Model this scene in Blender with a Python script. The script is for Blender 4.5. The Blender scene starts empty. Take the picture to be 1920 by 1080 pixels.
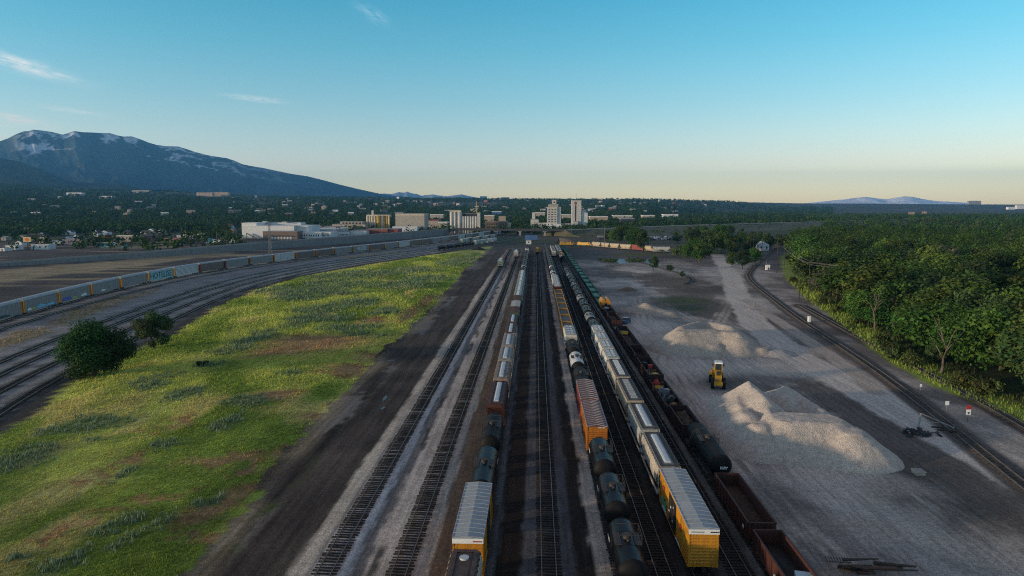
import bpy, math, random
import numpy as np
from mathutils import Vector, Matrix
R = math.radians
random.seed(7)
rng = np.random.default_rng(11)
S = bpy.context.scene
COL = S.collection

# ------------------------------------------------------------------ camera
CAM_H, F_PX = 37.5, 1280.0
PITCH = math.atan(153 / 1280.0)
YAW = math.atan(44 / math.hypot(1280, 153))
_ct, _st, _cp, _sp = math.cos(PITCH), math.sin(PITCH), math.cos(YAW), math.sin(YAW)
_fw = np.array([-_sp * _ct, _cp * _ct, -_st]); _rt = np.array([_cp, _sp, 0.0]); _up = np.cross(_rt, _fw)

def G(px, py, z=0.0):
    """ground point (height z) seen at photo pixel px,py"""
    d = _fw * F_PX + _rt * (px - 960) - _up * (py - 540)
    t = (z - CAM_H) / d[2]
    return (float(d[0] * t), float(d[1] * t))

def dep(x, y):
    """horizontal depth along the view axis, per 1289 px"""
    return float(x * -_sp + y * _cp) / 1289.0

def at(px, py, Y):
    d = _fw * F_PX + _rt * (px - 960) - _up * (py - 540)
    t = Y / d[1]
    return (float(d[0] * t), float(Y), float(CAM_H + d[2] * t))

cam_d = bpy.data.cameras.new('camera'); cam = bpy.data.objects.new('camera', cam_d); COL.objects.link(cam)
cam_d.sensor_width = 36.0; cam_d.lens = 24.0; cam_d.clip_start = 0.5; cam_d.clip_end = 120000
cam.location = (0, 0, CAM_H); cam.rotation_euler = (R(90) - PITCH, 0, YAW)
S.camera = cam

# ------------------------------------------------------------------ noise (numpy)
def _hash(ix, iy, seed):
    n = (ix.astype(np.int64) * 374761393 + iy.astype(np.int64) * 668265263 + seed * 982451653) & 0x7fffffff
    n = ((n ^ (n >> 13)) * 1274126177) & 0x7fffffff
    return ((n ^ (n >> 16)) & 0xffff) / 65535.0

def vnoise(x, y, seed=0):
    ix = np.floor(x); iy = np.floor(y); fx = x - ix; fy = y - iy
    fx = fx * fx * (3 - 2 * fx); fy = fy * fy * (3 - 2 * fy)
    a = _hash(ix, iy, seed); b = _hash(ix + 1, iy, seed); c = _hash(ix, iy + 1, seed); d = _hash(ix + 1, iy + 1, seed)
    return (a * (1 - fx) + b * fx) * (1 - fy) + (c * (1 - fx) + d * fx) * fy

def fbm(x, y, seed=0, oct=4, gain=0.5):
    x = np.asarray(x, float); y = np.asarray(y, float)
    s = 0; a = 1; t = 0
    for o in range(oct):
        s = s + a * vnoise(x * 2 ** o + 17.3 * o, y * 2 ** o - 9.1 * o, seed + o); t += a; a *= gain
    return s / t

def smooth(e0, e1, v):
    t = np.clip((v - e0) / (e1 - e0), 0, 1)
    return t * t * (3 - 2 * t)

# ------------------------------------------------------------------ tagging
def tag(o, label=None, cat=None, group=None, kind=None):
    if label: o['label'] = label
    if cat: o['category'] = cat
    if group: o['group'] = group
    if kind: o['kind'] = kind
    return o

def empty(name, loc=(0, 0, 0), rz=0.0):
    o = bpy.data.objects.new(name, None); COL.objects.link(o)
    o.location = loc; o.rotation_euler = (0, 0, rz); o.empty_display_size = 0.5
    return o

def children(o):
    return KIDS.get(o.name, [])
KIDS = {}
def setparent(c, p):
    c.parent = p; KIDS.setdefault(p.name, []).append(c)

def copy_tree(o, parent=None):
    c = o.copy(); COL.objects.link(c)
    if parent is not None: setparent(c, parent)
    for ch in children(o): copy_tree(ch, c)
    return c

def recolor(o, mp):
    """give a copied thing its own paint: swap materials by object-linked slots"""
    if o.type == 'MESH':
        for s in o.material_slots:
            if s.material and s.material.name in mp:
                m = mp[s.material.name]; s.link = 'OBJECT'; s.material = m
    for ch in children(o): recolor(ch, mp)

# ------------------------------------------------------------------ mesh builder
class MB:
    def __init__(s): s.v = []; s.f = []; s.m = []; s.sm = []
    def quad(s, a, b, c, d, m=0):
        n = len(s.v); s.v += [a, b, c, d]; s.f.append((n, n + 1, n + 2, n + 3)); s.m.append(m); s.sm.append(False)
    def box(s, x0, x1, y0, y1, z0, z1, m=0, M=None):
        n = len(s.v)
        p = [(x0, y0, z0), (x1, y0, z0), (x1, y1, z0), (x0, y1, z0), (x0, y0, z1), (x1, y0, z1), (x1, y1, z1), (x0, y1, z1)]
        if M is not None: p = [tuple(M @ Vector(q)) for q in p]
        s.v += p
        for f in ((0, 3, 2, 1), (4, 5, 6, 7), (0, 1, 5, 4), (1, 2, 6, 5), (2, 3, 7, 6), (3, 0, 4, 7)):
            s.f.append(tuple(n + i for i in f)); s.m.append(m); s.sm.append(False)
    def rings(s, rings, m=0, cap0=True, cap1=True, closed=True, smooth=False):
        n = len(s.v); k = len(rings[0])
        for r in rings: s.v += [tuple(p) for p in r]
        for i in range(len(rings) - 1):
            for j in range(k if closed else k - 1):
                a = n + i * k + j; b = n + i * k + (j + 1) % k
                s.f.append((a, b, b + k, a + k)); s.m.append(m); s.sm.append(smooth)
        if cap0: s.f.append(tuple(n + j for j in range(k))[::-1]); s.m.append(m); s.sm.append(False)
        if cap1: s.f.append(tuple(n + (len(rings) - 1) * k + j for j in range(k))); s.m.append(m); s.sm.append(False)
    def cyl(s, p0, p1, r0, r1=None, seg=10, m=0, smooth=True, caps=True):
        r1 = r0 if r1 is None else r1
        p0 = Vector(p0); p1 = Vector(p1); d = (p1 - p0).normalized()
        u = d.orthogonal().normalized(); w = d.cross(u)
        rr = []
        for p, r in ((p0, r0), (p1, r1)):
            rr.append([tuple(p + (u * math.cos(2 * math.pi * i / seg) + w * math.sin(2 * math.pi * i / seg)) * r) for i in range(seg)])
        s.rings(rr, m, caps, caps, True, smooth)
    def bar(s, p0, p1, w, h=None, m=0):
        h = w if h is None else h
        p0 = Vector(p0); p1 = Vector(p1); d = (p1 - p0)
        z = Vector((0, 0, 1)) if abs(d.normalized().z) < 0.95 else Vector((0, 1, 0))
        u = d.cross(z).normalized() * w / 2; t = u.cross(d).normalized() * h / 2
        s.rings([[p + u + t, p - u + t, p - u - t, p + u - t] for p in (p0, p1)], m)
    def extrude_y(s, prof, y0, y1, m=0, smooth=False, cap=True):
        """prof: list of (x,z) counterclockwise seen from -y"""
        s.rings([[(x, y0, z) for x, z in prof], [(x, y1, z) for x, z in prof]], m, cap, cap, True, smooth)
    def build(s, name, mats, parent=None, loc=None, rz=None):
        me = bpy.data.meshes.new(name)
        me.from_pydata(s.v, [], s.f)
        for mt in (mats if isinstance(mats, (list, tuple)) else [mats]): me.materials.append(mt)
        me.polygons.foreach_set('material_index', s.m); me.polygons.foreach_set('use_smooth', s.sm)
        me.update()
        o = bpy.data.objects.new(name, me); COL.objects.link(o)
        if loc: o.location = loc
        if rz is not None: o.rotation_euler = (0, 0, rz)
        if parent is not None: setparent(o, parent)
        return o

def np_mesh(name, V, Q, mats, parent=None, smooth=False, cols=None, midx=None):
    """V (n,3), Q (m,k) index array -> object (fast path)"""
    me = bpy.data.meshes.new(name)
    V = np.ascontiguousarray(V, dtype=np.float32); Q = np.ascontiguousarray(Q, dtype=np.int32)
    m, k = Q.shape
    me.vertices.add(len(V)); me.vertices.foreach_set('co', V.ravel())
    me.loops.add(m * k); me.loops.foreach_set('vertex_index', Q.ravel())
    me.polygons.add(m); me.polygons.foreach_set('loop_start', np.arange(0, m * k, k, dtype=np.int32))
    try: me.polygons.foreach_set('loop_total', np.full(m, k, dtype=np.int32))
    except Exception: pass
    me.polygons.foreach_set('use_smooth', np.full(m, smooth, dtype=bool))
    for mt in (mats if isinstance(mats, (list, tuple)) else [mats]): me.materials.append(mt)
    if midx is not None: me.polygons.foreach_set('material_index', np.ascontiguousarray(midx, dtype=np.int32))
    if cols is not None:
        ca = me.color_attributes.new('Col', 'FLOAT_COLOR', 'POINT')
        c4 = np.ones((len(V), 4), np.float32); c4[:, :cols.shape[1]] = cols
        ca.data.foreach_set('color', c4.ravel())
    me.update(calc_edges=True); me.validate()
    o = bpy.data.objects.new(name, me); COL.objects.link(o)
    if parent is not None: setparent(o, parent)
    return o

def text_mesh(name, txt, size, mat, depth=0.01):
    cu = bpy.data.curves.new('txt', 'FONT'); cu.body = txt; cu.size = size; cu.extrude = depth
    cu.align_x = 'CENTER'; cu.align_y = 'CENTER'; cu.resolution_u = 2
    t = bpy.data.objects.new('txt', cu); COL.objects.link(t)
    dg = bpy.context.evaluated_depsgraph_get(); dg.update()
    me = bpy.data.meshes.new_from_object(t.evaluated_get(dg))
    bpy.data.objects.remove(t); bpy.data.curves.remove(cu)
    me.materials.clear(); me.materials.append(mat); me.name = name
    o = bpy.data.objects.new(name, me); COL.objects.link(o)
    return o

# ------------------------------------------------------------------ materials
def pm(name, col, rough=0.6, metal=0.0, var=0.25, scale=0.8, dirt=None, dirt_amt=0.0, streak=False, bump=0.0, spec=0.4, bscale=None):
    """painted / weathered surface: base colour broken by noise, optional dirt colour in its own noise"""
    m = bpy.data.materials.new(name); m.use_nodes = True
    nt = m.node_tree; N = nt.nodes; L = nt.links
    b = N['Principled BSDF']; b.inputs['Roughness'].default_value = rough; b.inputs['Metallic'].default_value = metal
    b.inputs['Specular IOR Level'].default_value = spec
    tc = N.new('ShaderNodeTexCoord'); oi = N.new('ShaderNodeObjectInfo')
    add = N.new('ShaderNodeVectorMath'); add.operation = 'ADD'
    cmb = N.new('ShaderNodeMath'); cmb.operation = 'MULTIPLY'; cmb.inputs[1].default_value = 57.0
    L.new(oi.outputs['Random'], cmb.inputs[0]); L.new(tc.outputs['Object'], add.inputs[0]); L.new(cmb.outputs[0], add.inputs[1])
    mp = N.new('ShaderNodeMapping'); L.new(add.outputs[0], mp.inputs[0])
    if streak: mp.inputs['Scale'].default_value = (3.0, 3.0, 0.35)
    n1 = N.new('ShaderNodeTexNoise'); n1.inputs['Scale'].default_value = scale; n1.inputs['Detail'].default_value = 6; n1.inputs['Roughness'].default_value = 0.65
    L.new(mp.outputs[0], n1.inputs['Vector'])
    mr = N.new('ShaderNodeMapRange'); mr.inputs[1].default_value = 0.3; mr.inputs[2].default_value = 0.7
    mr.inputs[3].default_value = 1 - var; mr.inputs[4].default_value = 1 + var
    L.new(n1.outputs['Fac'], mr.inputs[0])
    hsv = N.new('ShaderNodeVectorMath'); hsv.operation = 'SCALE'; hsv.inputs[0].default_value = col[:3]
    L.new(mr.outputs[0], hsv.inputs['Scale'])
    out = hsv.outputs[0]
    if dirt is not None:
        n2 = N.new('ShaderNodeTexNoise'); n2.inputs['Scale'].default_value = scale * 1.7; n2.inputs['Detail'].default_value = 8; n2.inputs['Roughness'].default_value = 0.7
        L.new(mp.outputs[0], n2.inputs['Vector'])
        m2 = N.new('ShaderNodeMapRange'); m2.inputs[1].default_value = 0.62 - 0.3 * dirt_amt; m2.inputs[2].default_value = 0.78 - 0.3 * dirt_amt
        L.new(n2.outputs['Fac'], m2.inputs[0])
        mx = N.new('ShaderNodeMix'); mx.data_type = 'RGBA'
        L.new(m2.outputs[0], mx.inputs['Factor']); L.new(out, mx.inputs['A']); mx.inputs['B'].default_value = (*dirt, 1)
        out = mx.outputs['Result']
    L.new(out, b.inputs['Base Color'])
    if bump > 0:
        n3 = N.new('ShaderNodeTexNoise'); n3.inputs['Scale'].default_value = bscale or scale * 6; n3.inputs['Detail'].default_value = 4
        L.new(add.outputs[0], n3.inputs['Vector'])
        bp = N.new('ShaderNodeBump'); bp.inputs['Strength'].default_value = bump; bp.inputs['Distance'].default_value = 0.1
        L.new(n3.outputs['Fac'], bp.inputs['Height']); L.new(bp.outputs[0], b.inputs['Normal'])
    return m
RUST = (0.09, 0.04, 0.022); GRIME = (0.035, 0.03, 0.027)
M = {}
def mm(name, *a, **k): M[name] = pm(name, *a, **k); return M[name]
mm('silver_roof', (0.29, 0.325, 0.35), 0.55, 0.0, 0.12, 0.5, (0.25, 0.25, 0.25), 0.35)
mm('yellow_paint', (0.46, 0.205, 0.014), 0.5, 0, 0.15, 0.9, (0.16, 0.07, 0.02), 0.28, streak=True)
mm('orange_paint', (0.36, 0.125, 0.013), 0.5, 0, 0.15, 0.9, (0.16, 0.06, 0.02), 0.3, streak=True)
mm('red_paint', (0.22, 0.05, 0.045), 0.6, 0, 0.2, 0.9, (0.1, 0.03, 0.025), 0.3, streak=True)
mm('pink_roof', (0.12, 0.062, 0.06), 0.6, 0, 0.2, 0.9, (0.13, 0.05, 0.045), 0.4)
mm('roof_rib', (0.3, 0.27, 0.27), 0.6, 0, 0.1)
mm('hopper_gray', (0.33, 0.35, 0.34), 0.55, 0, 0.14, 0.8, (0.14, 0.12, 0.1), 0.3, streak=True)
mm('hopper_roof', (0.17, 0.18, 0.18), 0.6, 0, 0.2, 0.8, (0.08, 0.07, 0.06), 0.35)
mm('hatch_white', (0.47, 0.52, 0.55), 0.5, 0, 0.1, 0.7, (0.3, 0.3, 0.3), 0.15)
mm('tank_black', (0.007, 0.0075, 0.009), 0.33, 0, 0.3, 0.6, (0.012, 0.011, 0.011), 0.15, spec=0.12)
mm('tank_head', (0.012, 0.012, 0.013), 0.6, 0, 0.25, 0.8, (0.022, 0.019, 0.017), 0.2, spec=0.1)
mm('tank_white', (0.5, 0.52, 0.52), 0.45, 0, 0.12, 0.7, (0.18, 0.16, 0.14), 0.25, streak=True)
mm('fitting', (0.045, 0.039, 0.035), 0.7, 0, 0.3, 2.0, (0.06, 0.034, 0.022), 0.3)
mm('under_black', (0.014, 0.013, 0.013), 0.75, 0, 0.3, 2.0, (0.03, 0.022, 0.018), 0.4)
mm('steel_dark', (0.03, 0.03, 0.032), 0.6, 0, 0.3, 2.0)
mm('gondola_brown', (0.058, 0.019, 0.013), 0.7, 0, 0.25, 0.8, (0.05, 0.022, 0.016), 0.4, streak=True)
mm('gondola_inside', (0.03, 0.018, 0.014), 0.85, 0, 0.3, 1.2)
mm('coal', (0.013, 0.013, 0.014), 0.8, 0, 0.5, 3.0, (0.03, 0.028, 0.026), 0.3, bump=1.0, bscale=6)
mm('scrap_load', (0.05, 0.03, 0.018), 0.9, 0, 0.6, 2.5, (0.13, 0.09, 0.04), 0.3, bump=1.0, bscale=5)
mm('rack_gray', (0.195, 0.205, 0.21), 0.6, 0, 0.15, 0.5, (0.15, 0.13, 0.11), 0.3, streak=True)
mm('rack_roof', (0.27, 0.32, 0.35), 0.5, 0, 0.12, 0.4, (0.22, 0.22, 0.22), 0.3)
mm('rack_end', (0.36, 0.18, 0.025), 0.6, 0, 0.2, 1.0, (0.1, 0.055, 0.03), 0.35, streak=True)
mm('rack_groove', (0.07, 0.08, 0.09), 0.7, 0, 0.2, 0.6)
mm('green_paint', (0.10, 0.27, 0.20), 0.65, 0, 0.25, 0.5, (0.16, 0.36, 0.27), 0.5)
mm('green_dark', (0.035, 0.11, 0.075), 0.7, 0, 0.3, 0.8)
mm('white_paint', (0.72, 0.74, 0.74), 0.55, 0, 0.08, 0.8, (0.4, 0.38, 0.35), 0.1)
mm('black_paint', (0.015, 0.015, 0.016), 0.55, 0, 0.3, 1.0)
mm('loader_yellow', (0.52, 0.29, 0.02), 0.45, 0, 0.12, 1.5, (0.25, 0.15, 0.05), 0.2)
mm('rubber', (0.012, 0.012, 0.013), 0.85, 0, 0.3, 3)
mm('glass_dark', (0.02, 0.035, 0.045), 0.08, 0, 0.1, 1.0, spec=0.8)
mm('blue_paint', (0.02, 0.12, 0.28), 0.4, 0, 0.15, 1.0)
mm('concrete', (0.27, 0.27, 0.26), 0.85, 0, 0.15, 0.12, (0.17, 0.17, 0.17), 0.35)
mm('concrete_dark', (0.032, 0.036, 0.044), 0.85, 0, 0.2, 0.1)
mm('wood_tie', (0.026, 0.021, 0.018), 0.9, 0, 0.4, 2.0, (0.06, 0.052, 0.046), 0.25)
mm('dusty_tie', (0.075, 0.062, 0.052), 0.95, 0, 0.4, 2.0, (0.13, 0.11, 0.095), 0.4)
mm('rail_steel', (0.16, 0.145, 0.135), 0.42, 0.5, 0.2, 0.7)
mm('pole_wood', (0.055, 0.045, 0.038), 0.9, 0, 0.3, 2.0)
mm('bark', (0.07, 0.058, 0.045), 0.95, 0, 0.35, 2.0, bump=0.6)
HAZE_D = 4.2e-5
HAZE_C = (.14, .50, 1.0)
SKY_S = 0.12
SUN_E = 3.5
SUN_ANG = 3.0
EXPO = 0.72
TINT = [(z, tuple(q * (.91 if z < .4 else 1.0) for q in c)) for z, c in [(0.0, (2.10, 1.98, 1.75)), (.02, (2.10, 1.96, 1.74)), (.035, (2.02, 1.84, 1.71)), (.049, (2.10, 1.84, 1.75)), (.06, (1.94, 1.68, 1.68)), (.08, (1.62, 1.54, 1.56)), (.115, (1.28, 1.44, 1.48)), (.145, (1.04, 1.40, 1.46)), (.215, (.64, 1.38, 1.48)), (.29, (.37, 1.32, 1.50)), (.35, (.5, 1.1, 1.75)), (.5, (1.9, 1.16, 1.0)), (1.0, (2.4, 1.32, .88))]]
# ------------------------------------------------------------------ terrain
def azi(px):
    p = at(px, 387, 1000.0); return p[0] / p[1]
RIDGE = [(-700, 330, 5200), (-300, 338, 5200), (0, 346, 5200), (100, 352, 5200), (230, 359, 5000), (330, 360, 5000), (480, 369, 4800), (700, 371, 4800),
         (900, 373, 4800), (1200, 374.5, 5000), (1370, 378, 5600), (1500, 381, 7500), (1900, 383.5, 8500), (2600, 384, 8500)]
_ra = np.array([azi(r[0]) for r in RIDGE]); _rd = np.array([float(r[2]) for r in RIDGE])
def offcos(px): return math.cos(math.atan((px - 960) / 1289.0))
_rh = np.array([CAM_H + (387 - r[1]) / 1289.0 * r[2] * offcos(r[0]) for r in RIDGE])
def zt(x, y):
    x = np.asarray(x, float); y = np.asarray(y, float)
    d = np.hypot(x, y); a = x / np.maximum(y, 1.0)
    a = np.where(y < 1, np.sign(x) * 9, a)
    Rr = np.interp(a, _ra, _rd); Hh = np.interp(a, _ra, _rh)
    d0 = np.interp(a, [_ra[0], azi(1200), azi(1400), _ra[-1]], [1500, 1700, 4200, 5200])
    s = np.clip((d - d0) / (Rr - d0), 0, 1)
    z = Hh * (s ** 1.15) * (0.96 + 0.08 * fbm(x / 700, y / 700, 5, 3))
    z = np.where(d > Rr, Hh * 0.97 - 0.004 * (d - Rr), z)
    z = np.maximum(z, -60.0)
    # the far edge of the field and the yard itself are flat; the pasture rolls a little
    return np.where(d < 1300, 0.0, z) * smooth(1300, 1500, d)

def sd_poly(x, y, poly):
    """signed distance, positive inside"""
    P = np.array(poly, float); n = len(P)
    inside = np.zeros(x.shape, bool); dist = np.full(x.shape, 1e18)
    for i in range(n):
        x0, y0 = P[i]; x1, y1 = P[(i + 1) % n]
        ex, ey = x1 - x0, y1 - y0
        t = np.clip(((x - x0) * ex + (y - y0) * ey) / (ex * ex + ey * ey + 1e-9), 0, 1)
        dist = np.minimum(dist, (x - x0 - t * ex) ** 2 + (y - y0 - t * ey) ** 2)
        c = ((y0 > y) != (y1 > y)) & (x < (x1 - x0) * (y - y0) / (y1 - y0 + 1e-12) + x0)
        inside ^= c
    d = np.sqrt(dist)
    return np.where(inside, d, -d)

def Gp(pts): return [G(*p) for p in pts]
GRASS = Gp([(920, 462), (905, 475), (870, 508), (830, 550), (800, 590), (780, 605), (740, 645), (700, 680), (660, 715), (620, 750), (560, 830), (520, 870), (480, 920), (400, 1010), (340, 1090), (-300, 1090),
            (-300, 960), (-150, 880), (0, 812), (60, 780), (110, 748), (150, 715), (240, 665), (330, 625), (400, 580), (480, 545), (560, 520), (700, 495), (860, 470)])
VERGE = Gp([(1462, 480), (1470, 520), (1510, 560), (1545, 585), (1600, 628), (1650, 668), (1720, 708), (1800, 745), (1870, 772), (1990, 815), (2600, 1000), (3600, 900), (2600, 560), (1900, 470), (1600, 430)])
def blobs(x, y, lst, soft=0.35):
    m = np.zeros(x.shape)
    for (px, py, rx, ry) in lst:
        cx, cy = G(px, py); x1, _ = G(px + rx, py); _, y1 = G(px, py - ry); _, y0 = G(px, py + ry)
        ax = max(abs(x1 - cx), 0.5); ay = max((y1 - y0) / 2, 0.5)
        sh = (cx / max(cy, 1.0))
        u = (x - cx - (y - cy) * sh * 0.0) / ax; v = (y - cy) / ay
        m = np.maximum(m, 1 - smooth(1 - soft, 1 + soft, np.sqrt(u * u + v * v)))
    return m
WEEDS = [(630, 535, 62, 9), (585, 548, 60, 10), (690, 515, 70, 7), (640, 521, 60, 6), (770, 508, 45, 6), (850, 494, 30, 6), (868, 487, 28, 5), (755, 537, 60, 7), (800, 524, 40, 5),
         (605, 583, 40, 9), (568, 604, 30, 13), (672, 570, 35, 8), (560, 560, 40, 7), (510, 545, 25, 7), (620, 600, 35, 7), (660, 618, 45, 6), (495, 632, 26, 12), (470, 640, 22, 9),
         (680, 633, 35, 8), (722, 588, 22, 6), (285, 722, 42, 12), (350, 742, 32, 9), (165, 800, 52, 16), (205, 818, 22, 9), (310, 838, 26, 9), (257, 885, 14, 10), (200, 1000, 26, 12),
         (120, 1055, 40, 12), (190, 1030, 24, 9), (300, 985, 20, 9), (350, 965, 18, 7), (80, 1030, 20, 8), (255, 1010, 14, 8), (450, 762, 42, 12), (437, 795, 22, 12), (60, 860, 60, 14), (20, 880, 40, 16), (430, 660, 25, 9), (620, 552, 50, 5), (560, 700, 20, 6), (400, 690, 20, 5)]
BARE = [(590, 648, 88, 17), (540, 660, 60, 12), (505, 750, 52, 14), (420, 868, 62, 14), (645, 694, 40, 7), (690, 672, 34, 6), (400, 955, 34, 22), (440, 930, 26, 14), (770, 590, 14, 14), (800, 565, 12, 12), (330, 800, 40, 7), (270, 950, 50, 8), (190, 900, 40, 9), (560, 640, 50, 9), (350, 1010, 26, 12), (160, 985, 34, 10), (100, 930, 30, 8), (420, 1000, 22, 16), (250, 870, 28, 7), (470, 880, 24, 10), (600, 780, 30, 10), (530, 850, 26, 10), (660, 700, 24, 8), (700, 605, 34, 5)]

# X stripes of the straight yard: (x0, x1, colour)
STRIPES = [(-25.1, -23.3, (.42, .375, .31)), (-23.3, -22.95, (.20, .19, .18)), (-22.95, -20.15, (.38, .375, .365)), (-20.15, -19.0, (.40, .40, .40)), (-19.0, -17.6, (.12, .12, .125)), (-17.6, -15.3, (.37, .34, .31)), (-15.3, -12.3, (.35, .335, .315)),
           (-12.3, -11.0, (.37, .34, .30)), (-11.0, -8.2, (.105, .08, .062)), (-8.2, -4.9, (.06, .052, .047)), (-4.9, -4.0, (.10, .105, .115)), (-4.0, -1.2, (.018, .013, .011)), (-1.2, 4.4, (.085, .09, .10)),
           (4.4, 6.4, (.026, .022, .02)), (6.4, 8.2, (.40, .37, .33)), (8.2, 11.3, (.06, .053, .048)), (11.3, 15.4, (.042, .037, .036)), (15.4, 19.0, (.03, .028, .029)), (19.0, 22.8, (.065, .062, .064)), (22.8, 23.8, (.17, .165, .16)), (23.8, 26.8, (.04, .038, .04))]
def lerp(a, b, t): return a * (1 - t[:, None]) + np.asarray(b, float)[None, :] * t[:, None]

def catmull(pts, step=4.0):
    P = [np.array(p, float) for p in pts]; P = [2 * P[0] - P[1]] + P + [2 * P[-1] - P[-2]]
    out = []
    for i in range(1, len(P) - 2):
        n = max(2, int(np.hypot(*(P[i + 1] - P[i])) / step))
        for k in range(n):
            t = k / n
            out.append(0.5 * ((2 * P[i]) + (-P[i - 1] + P[i + 1]) * t + (2 * P[i - 1] - 5 * P[i] + 4 * P[i + 1] - P[i + 2]) * t * t + (-P[i - 1] + 3 * P[i] - 3 * P[i + 1] + P[i + 2]) * t ** 3))
    out.append(P[-2])
    return [(float(a), float(b)) for a, b in out]
def smoothline(pts, it=6, step=8.0):
    p = np.array(catmull(pts, step))
    for _ in range(it):
        q = p.copy(); q[1:-1] = .25 * p[:-2] + .5 * p[1:-1] + .25 * p[2:]; p = q
    return [(float(a), float(b)) for a, b in p]
LTRK = {}   # left curve centre lines filled by p3 before the ground is coloured
def line_d(x, y, pts):
    P = np.array(pts, float); d = np.full(x.shape, 1e18)
    for i in range(len(P) - 1):
        x0, y0 = P[i]; ex, ey = P[i + 1] - P[i]
        t = np.clip(((x - x0) * ex + (y - y0) * ey) / (ex * ex + ey * ey + 1e-9), 0, 1)
        d = np.minimum(d, (x - x0 - t * ex) ** 2 + (y - y0 - t * ey) ** 2)
    return np.sqrt(d)

RUTS = [smoothline(Gp(q), 4, 6) for q in ([(1345, 478), (1372, 520), (1385, 560), (1420, 610), (1480, 660), (1560, 705), (1660, 755), (1800, 830), (1980, 930)], [(1352, 480), (1380, 530), (1400, 580), (1450, 640), (1540, 700), (1650, 770), (1760, 850), (1880, 950), (2000, 1060)], [(1370, 560), (1330, 620), (1240, 660), (1250, 700), (1330, 770), (1330, 830), (1420, 920), (1560, 1000), (1700, 1100)], [(1310, 690), (1400, 680), (1500, 690), (1600, 740), (1700, 800), (1800, 880), (1900, 980)], [(1200, 560), (1215, 620), (1270, 690), (1310, 760), (1380, 880), (1450, 960), (1600, 1090)], [(1650, 870), (1720, 920), (1800, 960), (1940, 1030)], [(1180, 500), (1240, 560), (1300, 600), (1420, 660), (1530, 720), (1640, 790)])]
HAUL = Gp([(1345, 478), (1372, 520), (1385, 560), (1420, 610), (1480, 660), (1560, 705), (1660, 755), (1800, 830), (1980, 930)])
PALEL = Gp([(1398, 562), (1440, 590), (1500, 628), (1560, 668), (1620, 712), (1640, 735)])
RSH = Gp([(1700, 735), (1790, 795), (1850, 845), (1960, 930)])
DARK = [Gp([(1400, 702), (1500, 688), (1560, 712), (1620, 742), (1700, 790), (1780, 828), (1850, 885), (1930, 955), (1960, 1040), (1850, 965), (1780, 905), (1690, 885), (1640, 838), (1590, 790), (1530, 758), (1470, 716)]), Gp([(1250, 556), (1330, 552), (1350, 575), (1340, 600), (1290, 590), (1260, 575)]), Gp([(1400, 575), (1440, 605), (1500, 650), (1540, 690), (1500, 668), (1440, 628), (1405, 598)]), Gp([(1200, 528), (1290, 520), (1340, 530), (1280, 540), (1210, 538)])]
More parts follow.
